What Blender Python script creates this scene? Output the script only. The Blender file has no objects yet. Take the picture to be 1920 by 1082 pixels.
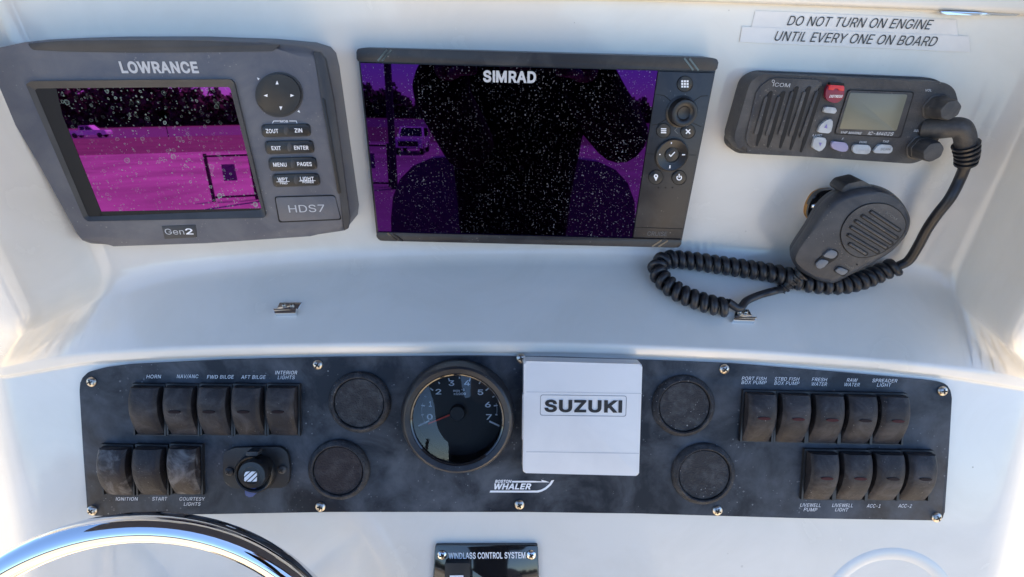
import bpy, bmesh, math, random
from mathutils import Vector, Matrix
from mathutils.bvhtree import BVHTree
random.seed(7)
S = bpy.context.scene
COL = S.collection
V3 = Vector
R = math.radians

# ------------------------------------------------------------------ camera
FPX, AL, ROLL = 950.0, R(35.6), R(1.1)          # focal length in photo pixels, pitch down, roll
BW, BC = R(8.2), R(31.4)                         # lean of the instrument wall and of the lower dash
CAM = V3((0, 0, 1.45))
FW = V3((0, math.cos(AL), -math.sin(AL)))
U0 = V3((0, math.sin(AL), math.cos(AL)))
RC = V3((1, 0, 0)) * math.cos(ROLL) + U0 * math.sin(ROLL)
UC = V3((-1, 0, 0)) * math.sin(ROLL) + U0 * math.cos(ROLL)
cam = bpy.data.cameras.new('camera')
cam.sensor_width = 36
cam.lens = 36 * FPX / 1920
cam.clip_start = 0.01
cam.clip_end = 3000
camo = bpy.data.objects.new('camera', cam)
COL.objects.link(camo)
m = Matrix((RC, UC, -FW)).transposed().to_4x4()
m.translation = CAM
camo.matrix_world = m
S.camera = camo

# ------------------------------------------------------------------ world, sun, exposure
SUN_EL, SUN_AZ = R(70), R(130)                   # azimuth from +Y towards +X: the sun stands behind the helmsman, right
w = bpy.data.worlds.new('World')
S.world = w
w.use_nodes = True
nt = w.node_tree
sky = nt.nodes.new('ShaderNodeTexSky')
sky.sky_type = 'NISHITA'
sky.sun_disc = False
sky.sun_elevation = SUN_EL
sky.sun_rotation = SUN_AZ
sky.air_density = 1.0
sky.dust_density = 0.2
sky.ozone_density = 6.0
bg = nt.nodes['Background']
nt.links.new(sky.outputs[0], bg.inputs[0])
bg.inputs[1].default_value = 0.12
sun = bpy.data.lights.new('sun', 'SUN')
sun.energy = 4.8
sun.angle = R(0.53)
sun.color = (1.0, 0.87, 0.68)
suno = bpy.data.objects.new('sun', sun)
COL.objects.link(suno)
sdir = V3((math.sin(SUN_AZ) * math.cos(SUN_EL), math.cos(SUN_AZ) * math.cos(SUN_EL), math.sin(SUN_EL)))
suno.rotation_euler = sdir.to_track_quat('Z', 'Y').to_euler()
suno.location = (2, -3, 6)
S.view_settings.view_transform = 'Standard'
S.view_settings.look = 'None'
S.view_settings.exposure = 1.55
S.view_settings.gamma = 1
S.view_settings.use_curve_mapping = False

# ------------------------------------------------------------------ materials
def M(name, col, rough=0.5, metal=0.0, col2=None, nscale=30, nlo=0.4, nhi=0.7, bump=0.0, bscale=300,
      coat=0.0, spec=0.5, rough2=None, detail=6, dist=0.4):
    mt = bpy.data.materials.new(name)
    mt.use_nodes = True
    t = mt.node_tree
    b = t.nodes['Principled BSDF']
    b.inputs['Base Color'].default_value = (*col, 1)
    b.inputs['Roughness'].default_value = rough
    b.inputs['Metallic'].default_value = metal
    b.inputs['Specular IOR Level'].default_value = spec
    b.inputs['Coat Weight'].default_value = coat
    b.inputs['Coat Roughness'].default_value = 0.05
    tc = t.nodes.new('ShaderNodeTexCoord')
    if col2 is not None or rough2 is not None:
        oi = t.nodes.new('ShaderNodeObjectInfo')
        ad = t.nodes.new('ShaderNodeVectorMath'); ad.operation = 'ADD'
        sc = t.nodes.new('ShaderNodeMath'); sc.operation = 'MULTIPLY'; sc.inputs[1].default_value = 40
        t.links.new(oi.outputs['Random'], sc.inputs[0])
        t.links.new(tc.outputs['Object'], ad.inputs[0])
        t.links.new(sc.outputs[0], ad.inputs[1])
        n = t.nodes.new('ShaderNodeTexNoise')
        n.inputs['Scale'].default_value = nscale
        n.inputs['Detail'].default_value = detail
        n.inputs['Roughness'].default_value = 0.62
        n.inputs['Distortion'].default_value = dist
        t.links.new(ad.outputs[0], n.inputs['Vector'])
        mr = t.nodes.new('ShaderNodeMapRange')
        mr.inputs[1].default_value = nlo
        mr.inputs[2].default_value = nhi
        t.links.new(n.outputs[0], mr.inputs[0])
        if col2 is not None:
            mx = t.nodes.new('ShaderNodeMix'); mx.data_type = 'RGBA'
            mx.inputs[6].default_value = (*col, 1)
            mx.inputs[7].default_value = (*col2, 1)
            t.links.new(mr.outputs[0], mx.inputs[0])
            t.links.new(mx.outputs[2], b.inputs['Base Color'])
        if rough2 is not None:
            mq = t.nodes.new('ShaderNodeMapRange')
            mq.inputs[3].default_value = rough
            mq.inputs[4].default_value = rough2
            t.links.new(mr.outputs[0], mq.inputs[0])
            t.links.new(mq.outputs[0], b.inputs['Roughness'])
    if bump > 0:
        n2 = t.nodes.new('ShaderNodeTexNoise')
        n2.inputs['Scale'].default_value = bscale
        n2.inputs['Detail'].default_value = 3
        t.links.new(tc.outputs['Object'], n2.inputs['Vector'])
        bp = t.nodes.new('ShaderNodeBump')
        bp.inputs['Strength'].default_value = bump
        bp.inputs['Distance'].default_value = 0.001
        t.links.new(n2.outputs[0], bp.inputs['Height'])
        t.links.new(bp.outputs[0], b.inputs['Normal'])
    return mt

def specks(mt, scale, thr, rad, col, strength):
    """small specks of dirt or salt scattered over a material"""
    t = mt.node_tree
    b = t.nodes['Principled BSDF']
    tc = t.nodes.new('ShaderNodeTexCoord')
    oi = t.nodes.new('ShaderNodeObjectInfo')
    rs = t.nodes.new('ShaderNodeMath'); rs.operation = 'MULTIPLY'; rs.inputs[1].default_value = 30
    t.links.new(oi.outputs['Random'], rs.inputs[0])
    va_ = t.nodes.new('ShaderNodeVectorMath'); va_.operation = 'ADD'
    t.links.new(tc.outputs['Object'], va_.inputs[0]); t.links.new(rs.outputs[0], va_.inputs[1])
    v = t.nodes.new('ShaderNodeTexVoronoi'); v.inputs['Scale'].default_value = scale
    t.links.new(va_.outputs[0], v.inputs['Vector'])
    sep = t.nodes.new('ShaderNodeSeparateColor')
    t.links.new(v.outputs['Color'], sep.inputs[0])
    cl = t.nodes.new('ShaderNodeTexNoise'); cl.inputs['Scale'].default_value = scale / 26
    t.links.new(va_.outputs[0], cl.inputs['Vector'])
    cm = t.nodes.new('ShaderNodeMapRange'); cm.inputs[1].default_value = 0.40; cm.inputs[2].default_value = 0.62
    cm.inputs[3].default_value = 1.0; cm.inputs[4].default_value = thr
    t.links.new(cl.outputs[0], cm.inputs[0])                      # specks come in clusters
    sb = t.nodes.new('ShaderNodeMath'); sb.operation = 'SUBTRACT'
    t.links.new(sep.outputs[0], sb.inputs[0])
    t.links.new(cm.outputs[0], sb.inputs[1])
    ml = t.nodes.new('ShaderNodeMath'); ml.operation = 'MULTIPLY'; ml.inputs[1].default_value = rad / (1 - thr)
    t.links.new(sb.outputs[0], ml.inputs[0])
    lt = t.nodes.new('ShaderNodeMath'); lt.operation = 'LESS_THAN'
    t.links.new(v.outputs['Distance'], lt.inputs[0]); t.links.new(ml.outputs[0], lt.inputs[1])
    st = t.nodes.new('ShaderNodeMath'); st.operation = 'MULTIPLY'
    t.links.new(lt.outputs[0], st.inputs[0]); t.links.new(sep.outputs[1], st.inputs[1])
    s2 = t.nodes.new('ShaderNodeMath'); s2.operation = 'MULTIPLY'; s2.inputs[1].default_value = strength
    t.links.new(st.outputs[0], s2.inputs[0])
    mx = t.nodes.new('ShaderNodeMix'); mx.data_type = 'RGBA'
    mx.inputs[7].default_value = (*col, 1)
    src = b.inputs['Base Color'].links[0].from_socket
    t.links.new(s2.outputs[0], mx.inputs[0])
    t.links.new(src, mx.inputs[6])
    t.links.new(mx.outputs[2], b.inputs['Base Color'])
    return mt

def glass_screen(name, tint, spots, dirt=(0.42, 0.42, 0.36)):
    """coated glass: a tinted mirror with dried water spots"""
    mt = bpy.data.materials.new(name)
    mt.use_nodes = True
    t = mt.node_tree
    out = t.nodes['Material Output']
    b = t.nodes['Principled BSDF']
    b.inputs['Base Color'].default_value = (*tint, 1)
    b.inputs['Metallic'].default_value = 1.0
    b.inputs['Roughness'].default_value = 0.015
    tc = t.nodes.new('ShaderNodeTexCoord')
    fac = None
    for (scale, thr, rad, ring) in spots:
        v = t.nodes.new('ShaderNodeTexVoronoi')
        v.voronoi_dimensions = '2D'
        v.inputs['Scale'].default_value = scale
        dn = t.nodes.new('ShaderNodeTexNoise'); dn.inputs['Scale'].default_value = scale * 1.7
        mad = t.nodes.new('ShaderNodeVectorMath'); mad.operation = 'MULTIPLY_ADD'
        mad.inputs[1].default_value = (0.35 / scale,) * 3
        t.links.new(dn.outputs['Color'], mad.inputs[0])
        t.links.new(tc.outputs['Object'], dn.inputs['Vector'])
        t.links.new(tc.outputs['Object'], mad.inputs[2])
        t.links.new(mad.outputs[0], v.inputs['Vector'])
        sep = t.nodes.new('ShaderNodeSeparateColor')
        t.links.new(v.outputs['Color'], sep.inputs[0])
        # radius of this cell's spot: (rand - thr) * rad
        sb = t.nodes.new('ShaderNodeMath'); sb.operation = 'SUBTRACT'; sb.inputs[1].default_value = thr
        t.links.new(sep.outputs[0], sb.inputs[0])
        ml = t.nodes.new('ShaderNodeMath'); ml.operation = 'MULTIPLY'; ml.inputs[1].default_value = rad
        t.links.new(sb.outputs[0], ml.inputs[0])
        lt = t.nodes.new('ShaderNodeMath'); lt.operation = 'LESS_THAN'
        t.links.new(v.outputs['Distance'], lt.inputs[0])
        t.links.new(ml.outputs[0], lt.inputs[1])
        cur = lt.outputs[0]
        # strength varies by cell; some spots are rings
        if ring:
            m2 = t.nodes.new('ShaderNodeMath'); m2.operation = 'MULTIPLY'; m2.inputs[1].default_value = 0.62
            t.links.new(ml.outputs[0], m2.inputs[0])
            g = t.nodes.new('ShaderNodeMath'); g.operation = 'GREATER_THAN'
            t.links.new(v.outputs['Distance'], g.inputs[0])
            t.links.new(m2.outputs[0], g.inputs[1])
            mm = t.nodes.new('ShaderNodeMapRange'); mm.inputs[3].default_value = 0.3; mm.inputs[4].default_value = 1
            t.links.new(g.outputs[0], mm.inputs[0])
            m3 = t.nodes.new('ShaderNodeMath'); m3.operation = 'MULTIPLY'
            t.links.new(cur, m3.inputs[0]); t.links.new(mm.outputs[0], m3.inputs[1])
            cur = m3.outputs[0]
        m4 = t.nodes.new('ShaderNodeMath'); m4.operation = 'MULTIPLY'
        t.links.new(cur, m4.inputs[0]); t.links.new(sep.outputs[1], m4.inputs[1])
        cur = m4.outputs[0]
        if fac is None:
            fac = cur
        else:
            mxm = t.nodes.new('ShaderNodeMath'); mxm.operation = 'MAXIMUM'
            t.links.new(fac, mxm.inputs[0]); t.links.new(cur, mxm.inputs[1])
            fac = mxm.outputs[0]
    cl = t.nodes.new('ShaderNodeTexNoise'); cl.inputs['Scale'].default_value = 24; cl.inputs['Detail'].default_value = 5
    t.links.new(tc.outputs['Object'], cl.inputs['Vector'])
    cm = t.nodes.new('ShaderNodeMapRange'); cm.inputs[1].default_value = 0.38; cm.inputs[2].default_value = 0.68
    cm.inputs[3].default_value = 0.15; cm.inputs[4].default_value = 0.85
    t.links.new(cl.outputs[0], cm.inputs[0])
    sc = t.nodes.new('ShaderNodeMath'); sc.operation = 'MULTIPLY'
    t.links.new(fac, sc.inputs[0])
    t.links.new(cm.outputs[0], sc.inputs[1])
    df = t.nodes.new('ShaderNodeBsdfDiffuse')
    df.inputs[0].default_value = (*dirt, 1)
    mx = t.nodes.new('ShaderNodeMixShader')
    t.links.new(sc.outputs[0], mx.inputs[0])
    t.links.new(b.outputs[0], mx.inputs[1])
    t.links.new(df.outputs[0], mx.inputs[2])
    t.links.new(mx.outputs[0], out.inputs[0])
    return mt

def clear_pane(name):
    mt = bpy.data.materials.new(name)
    mt.use_nodes = True
    t = mt.node_tree
    out = t.nodes['Material Output']
    tr = t.nodes.new('ShaderNodeBsdfTransparent')
    gl = t.nodes.new('ShaderNodeBsdfGlossy'); gl.inputs['Roughness'].default_value = 0.02
    fr = t.nodes.new('ShaderNodeFresnel'); fr.inputs[0].default_value = 1.65
    mx = t.nodes.new('ShaderNodeMixShader')
    t.links.new(fr.outputs[0], mx.inputs[0])
    t.links.new(tr.outputs[0], mx.inputs[1])
    t.links.new(gl.outputs[0], mx.inputs[2])
    t.links.new(mx.outputs[0], out.inputs[0])
    return mt

GEL = specks(M('white_gelcoat', (0.81, 0.785, 0.73), 0.18, col2=(0.71, 0.685, 0.62), nscale=11, nlo=0.42, nhi=0.85, coat=0.6, rough2=0.36, detail=10, dist=0.8), 170, 0.95, 0.22, (0.30, 0.27, 0.22), 0.7)
GREY = specks(M('grey_plastic', (0.095, 0.099, 0.120), 0.42, col2=(0.155, 0.155, 0.166), nscale=28, bump=0.15, bscale=1500, rough2=0.58, detail=11, dist=0.6), 1000, 0.9, 0.6, (0.36, 0.35, 0.33), 0.5)
DGREY = M('dark_grey_plastic', (0.035, 0.037, 0.042), 0.5, col2=(0.055, 0.057, 0.062), nscale=30, bump=0.1, bscale=1500)
BLACK = M('black_plastic', (0.012, 0.013, 0.016), 0.42, col2=(0.022, 0.023, 0.026), nscale=40)
PITCH = M('black_recess', (0.004, 0.004, 0.005), 0.7)
KEYS = M('black_rubber_key', (0.012, 0.012, 0.014), 0.33, col2=(0.02, 0.02, 0.022), nscale=60)
SIMB = specks(M('black_satin_bezel', (0.016, 0.018, 0.024), 0.36, col2=(0.046, 0.048, 0.053), nscale=45, nlo=0.46, nhi=0.85, rough2=0.5, detail=11, dist=0.8), 1100, 0.93, 0.6, (0.3, 0.3, 0.3), 0.5)
PANEL = specks(M('dusty_black_panel', (0.011, 0.016, 0.026), 0.42, col2=(0.088, 0.102, 0.124), nscale=24, nlo=0.40, nhi=0.66, rough2=0.66, detail=13, dist=0.35, spec=0.25), 650, 0.86, 0.6, (0.26, 0.28, 0.30), 0.6)
ROCK = specks(M('faded_rocker_plastic', (0.021, 0.020, 0.024), 0.55, col2=(0.088, 0.084, 0.092), nscale=60, nlo=0.44, nhi=0.92, bump=0.3, bscale=500, detail=12, dist=1.0, spec=0.28), 1300, 0.9, 0.6, (0.3, 0.29, 0.28), 0.6)
ROCKW = M('chalky_rocker_plastic', (0.028, 0.024, 0.027), 0.55, col2=(0.20, 0.20, 0.21), nscale=62, nlo=0.48, nhi=0.74, bump=0.3, bscale=500, detail=12, dist=0.9, spec=0.35)
RUB = M('weathered_black_rubber', (0.030, 0.031, 0.036), 0.5, col2=(0.12, 0.115, 0.108), nscale=55, nlo=0.42, nhi=0.82, bump=0.25, bscale=900, detail=10, dist=1.0)
RADIO = specks(M('dusty_radio_plastic', (0.036, 0.037, 0.042), 0.52, col2=(0.120, 0.116, 0.112), nscale=30, nlo=0.38, nhi=0.80, bump=0.3, bscale=1200, detail=12, dist=0.8, spec=0.4), 1300, 0.86, 0.7, (0.3, 0.28, 0.25), 0.5)
MICM = specks(M('dusty_microphone_plastic', (0.030, 0.034, 0.044), 0.44, col2=(0.105, 0.104, 0.106), nscale=26, nlo=0.42, nhi=0.82, bump=0.25, bscale=1200, detail=12, dist=0.8, spec=0.4), 1300, 0.88, 0.7, (0.3, 0.28, 0.25), 0.5)
CORD = M('black_cord_rubber', (0.014, 0.015, 0.020), 0.38, col2=(0.03, 0.03, 0.034), nscale=90)
WHITE = M('white_print', (0.86, 0.88, 0.92), 0.5)
LGREY = M('pale_grey_print', (0.50, 0.52, 0.55), 0.5)
DIM = M('dim_grey_print', (0.14, 0.145, 0.15), 0.5)
INK = M('black_print', (0.02, 0.02, 0.022), 0.4)
VINYL = M('clear_label_tape', (0.86, 0.85, 0.82), 0.32, col2=(0.80, 0.78, 0.74), nscale=14)
BOXW = M('white_satin_plastic', (0.80, 0.805, 0.815), 0.34, col2=(0.74, 0.745, 0.755), nscale=20)
STEEL = M('polished_steel', (0.74, 0.74, 0.74), 0.045, metal=1.0)
SCREWM = M('stainless_screw', (0.62, 0.58, 0.52), 0.3, metal=1.0, col2=(0.34, 0.27, 0.2), nscale=300, nlo=0.45, nhi=0.75)
BRASS = M('tarnished_brass', (0.55, 0.3, 0.1), 0.35, metal=1.0)
REDB = M('red_flap', (0.25, 0.012, 0.04), 0.4, col2=(0.16, 0.010, 0.035), nscale=90)
NEED = M('red_needle', (0.75, 0.05, 0.03), 0.4)
LCD = M('grey_green_lcd', (0.150, 0.155, 0.118), 0.35, col2=(0.165, 0.168, 0.13), nscale=20, coat=0.15)
LBTN = M('pale_rubber_button', (0.46, 0.50, 0.54), 0.5, col2=(0.36, 0.38, 0.40), nscale=120)
PBTN = M('mauve_rubber_button', (0.32, 0.30, 0.46), 0.5)
VBTN = M('violet_print', (0.20, 0.17, 0.42), 0.5)
MBTN = M('slate_rubber_button', (0.13, 0.15, 0.18), 0.5)
LENS = M('red_indicator_lens', (0.055, 0.013, 0.015), 0.5, spec=0.15)
DLENS = M('dark_indicator_lens', (0.014, 0.006, 0.008), 0.5, spec=0.15)
DIAL = M('black_dial', (0.008, 0.009, 0.012), 0.5)
CAPM = specks(M('dusty_cap_rubber', (0.022, 0.025, 0.032), 0.6, col2=(0.075, 0.08, 0.09), nscale=110, nlo=0.46, nhi=0.80, bump=0.9, bscale=700, detail=9, spec=0.3), 900, 0.84, 0.6, (0.34, 0.35, 0.37), 0.7)
CAPB = specks(M('brown_black_cap_rubber', (0.026, 0.021, 0.024), 0.6, col2=(0.075, 0.065, 0.068), nscale=110, nlo=0.46, nhi=0.82, bump=0.9, bscale=700, detail=9, spec=0.3), 700, 0.84, 0.6, (0.36, 0.34, 0.34), 0.7)
GLOSS = M('glossy_black_plate', (0.012, 0.012, 0.014), 0.07, spec=0.7, coat=0.5)
NAVY = M('navy_rubber', (0.05, 0.09, 0.27), 0.5)
SCR1 = glass_screen('coated_screen_glass', (0.165, 0.022, 0.19), ((135, 0.58, 0.62, True), (250, 0.56, 0.75, True), (520, 0.60, 0.9, False)), (0.30, 0.38, 0.34))
SCR2 = glass_screen('coated_dark_screen_glass', (0.030, 0.0050, 0.072), ((240, 0.78, 0.8, True), (420, 0.74, 0.9, False), (800, 0.70, 1.0, False)), (0.24, 0.25, 0.28))
PANE = clear_pane('clear_gauge_pane')
DECK = M('nonskid_deck', (0.74, 0.60, 0.41), 0.6, col2=(0.66, 0.53, 0.36), nscale=5)

# ------------------------------------------------------------------ helpers
def ray(x, y):
    return FW + RC * ((x - 960) / FPX) + UC * ((541 - y) / FPX)

def on_plane(x, y, P, N):
    d = ray(x, y)
    return CAM + d * ((P - CAM).dot(N) / d.dot(N))

class Frame:
    """a flat mounting face: origin P, U right, V up along it, N towards the helm"""
    def __init__(s, P, yaw=0.0, lean=BW, rot=0.0):
        q = Matrix.Rotation(yaw, 3, 'Z')
        U, V, N = q @ V3((1, 0, 0)), q @ V3((0, math.sin(lean), math.cos(lean))), q @ V3((0, -math.cos(lean), math.sin(lean)))
        if rot:
            k = Matrix.Rotation(rot, 3, N)
            U, V = k @ U, k @ V
        s.P, s.U, s.V, s.N = P, U, V, N
        s.mat = Matrix((U, V, N)).transposed().to_4x4()
        s.mat.translation = P
    def at(s, x, y, h=0.0):
        p = on_plane(x, y, s.P + s.N * h, s.N) - s.P
        return V3((p.dot(s.U), p.dot(s.V), h))
    def rad(s, x, y, r, h=0.0):
        return (s.at(x + r, y, h) - s.at(x - r, y, h)).length / 2

def link(name, mesh, mat, parent=None):
    o = bpy.data.objects.new(name, mesh)
    COL.objects.link(o)
    if mat is not None:
        mesh.materials.append(mat)
    if parent is not None:
        o.parent = parent
    return o

def fin(name, bm, mat, parent=None, smooth=35):
    bmesh.ops.recalc_face_normals(bm, faces=bm.faces)
    me = bpy.data.meshes.new(name)
    bm.to_mesh(me)
    bm.free()
    if smooth:
        for p in me.polygons:
            p.use_smooth = True
        me.set_sharp_from_angle(angle=R(smooth))
    return link(name, me, mat, parent)

def thing(name, label, cat, fr=None, group=None, loc=None):
    o = bpy.data.objects.new(name, None)
    COL.objects.link(o)
    o.empty_display_size = 0.02
    if fr is not None:
        o.matrix_world = fr.mat
    elif loc is not None:
        o.location = loc
    tag(o, label, cat, group)
    return o

def tag(o, label=None, cat=None, group=None, kind=None):
    for k, v in (('label', label), ('category', cat), ('group', group), ('kind', kind)):
        if v:
            o[k] = v
    return o

def fillet(pts, r, n=5):
    """round the corners of a closed 2-D polygon"""
    out = []
    N = len(pts)
    for i in range(N):
        a, b, c = V3((*pts[i - 1], 0)), V3((*pts[i], 0)), V3((*pts[(i + 1) % N], 0))
        ri = r[i] if isinstance(r, (list, tuple)) else r
        d1, d2 = (a - b), (c - b)
        l = min(ri, d1.length * 0.49, d2.length * 0.49)
        if l < 1e-6:
            out.append((b.x, b.y)); continue
        p, q = b + d1.normalized() * l, b + d2.normalized() * l
        for k in range(n + 1):
            t = k / n
            e = p * (1 - t) ** 2 + b * 2 * t * (1 - t) + q * t * t
            out.append((e.x, e.y))
    return out

def prism(name, pts, h0, h1, mat, parent=None, bev=0.001, seg=2, draft=0.0, smooth=35, bottom=True):
    """pts: local (u, v) outline at the top"""
    bm = bmesh.new()
    c = sum((V3((p[0], p[1], 0)) for p in pts), V3()) / len(pts)
    top = [bm.verts.new((p[0], p[1], h1)) for p in pts]
    bot = [bm.verts.new((c.x + (p[0] - c.x) * (1 + draft), c.y + (p[1] - c.y) * (1 + draft), h0)) for p in pts]
    ft = bm.faces.new(top)
    if bottom:
        bm.faces.new(bot[::-1])
    n = len(pts)
    for i in range(n):
        j = (i + 1) % n
        bm.faces.new((top[j], top[i], bot[i], bot[j]))
    if bev > 0:
        bmesh.ops.bevel(bm, geom=list(ft.edges), offset=bev, segments=seg, profile=0.5, affect='EDGES', clamp_overlap=True)
    return fin(name, bm, mat, parent, smooth)

def slab(name, fr, px, h0, h1, mat, parent=None, bev=0.001, r=0, hp=None, **k):
    if r:
        px = fillet(px, r)
    h = h1 if hp is None else hp
    return prism(name, [tuple(fr.at(x, y, h)[:2]) for x, y in px], h0, h1, mat, parent, bev, **k)

def ringslab(name, fr, outer, inner, h0, h1, mat, parent=None, hin=None, lip=0.0):
    """a frame between two outlines with the same number of points; the inner edge may lie deeper"""
    hin = h1 if hin is None else hin
    bm = bmesh.new()
    po = [fr.at(x, y, h1) for x, y in outer]
    pi = [fr.at(x, y, hin) for x, y in inner]
    n = len(po)
    a = [bm.verts.new((p.x, p.y, h0)) for p in po]
    b = [bm.verts.new(p) for p in po]
    c = [bm.verts.new((p.x, p.y, hin)) for p in pi]
    d = [bm.verts.new((p.x, p.y, h0)) for p in pi]
    for i in range(n):
        j = (i + 1) % n
        for u, v in ((a, b), (b, c), (c, d)):
            bm.faces.new((u[i], u[j], v[j], v[i]))
    return fin(name, bm, mat, parent, 40)

def lathe(name, c, prof, mat, parent=None, n=56, sx=1.0, sy=1.0, smooth=35, knurl=0, kd=0.0):
    bm = bmesh.new()
    rings = []
    for r, h in prof:
        if r < 1e-7:
            rings.append([bm.verts.new((c[0], c[1], h))])
        else:
            ring = []
            for i in range(n):
                a = 2 * math.pi * i / n
                rr = r * (1 - kd * (0.5 + 0.5 * math.cos(a * knurl))) if knurl else r
                ring.append(bm.verts.new((c[0] + rr * math.cos(a) * sx, c[1] + rr * math.sin(a) * sy, h)))
            rings.append(ring)
    for p, q in zip(rings, rings[1:]):
        for i in range(n):
            j = (i + 1) % n
            if len(p) == 1 and len(q) == 1:
                continue
            if len(p) == 1:
                bm.faces.new((p[0], q[i], q[j]))
            elif len(q) == 1:
                bm.faces.new((p[i], p[j], q[0]))
            else:
                bm.faces.new((p[i], p[j], q[j], q[i]))
    return fin(name, bm, mat, parent, smooth)

def sweep(pts, rad, n=10, closed=False, bm=None, cap=True):
    own = bm or bmesh.new()
    pts = [V3(p) for p in pts]
    N = len(pts)
    rads = rad if isinstance(rad, (list, tuple)) else [rad] * N
    rings = []
    up = None
    for i in range(N):
        if closed:
            t = (pts[(i + 1) % N] - pts[i - 1]).normalized()
        else:
            t = (pts[min(i + 1, N - 1)] - pts[max(i - 1, 0)]).normalized()
        if up is None:
            up = t.orthogonal().normalized()
        up = (up - t * up.dot(t))
        up.normalize()
        bi = t.cross(up)
        rings.append([own.verts.new(pts[i] + (up * math.cos(2 * math.pi * k / n) + bi * math.sin(2 * math.pi * k / n)) * rads[i]) for k in range(n)])
    M_ = N if closed else N - 1
    for i in range(M_):
        a, b = rings[i], rings[(i + 1) % N]
        off = 0
        if closed and i == N - 1:
            off = min(range(n), key=lambda o: sum((a[k].co - b[(k + o) % n].co).length for k in range(n)))
        for k in range(n):
            own.faces.new((a[k], a[(k + 1) % n], b[(k + 1 + off) % n], b[(k + off) % n]))
    if cap and not closed:
        own.faces.new(rings[0][::-1])
        own.faces.new(rings[-1])
    return own

def catmull(P, per=8):
    P = [V3(p) for p in P]
    Q = [P[0] * 2 - P[1]] + P + [P[-1] * 2 - P[-2]]
    out = []
    for i in range(1, len(Q) - 2):
        a, b, c, d = Q[i - 1], Q[i], Q[i + 1], Q[i + 2]
        for k in range(per):
            t = k / per
            out.append(0.5 * (2 * b + (c - a) * t + (2 * a - 5 * b + 4 * c - d) * t * t + (3 * b - a - 3 * c + d) * t ** 3))
    out.append(P[-1])
    return out

def resample(P, n):
    L = [0]
    for a, b in zip(P, P[1:]):
        L.append(L[-1] + (b - a).length)
    out, i = [], 0
    for k in range(n):
        s = L[-1] * k / (n - 1)
        while i < len(P) - 2 and L[i + 1] < s:
            i += 1
        t = (s - L[i]) / max(1e-9, L[i + 1] - L[i])
        out.append(P[i].lerp(P[i + 1], min(1, max(0, t))))
    return out

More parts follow.
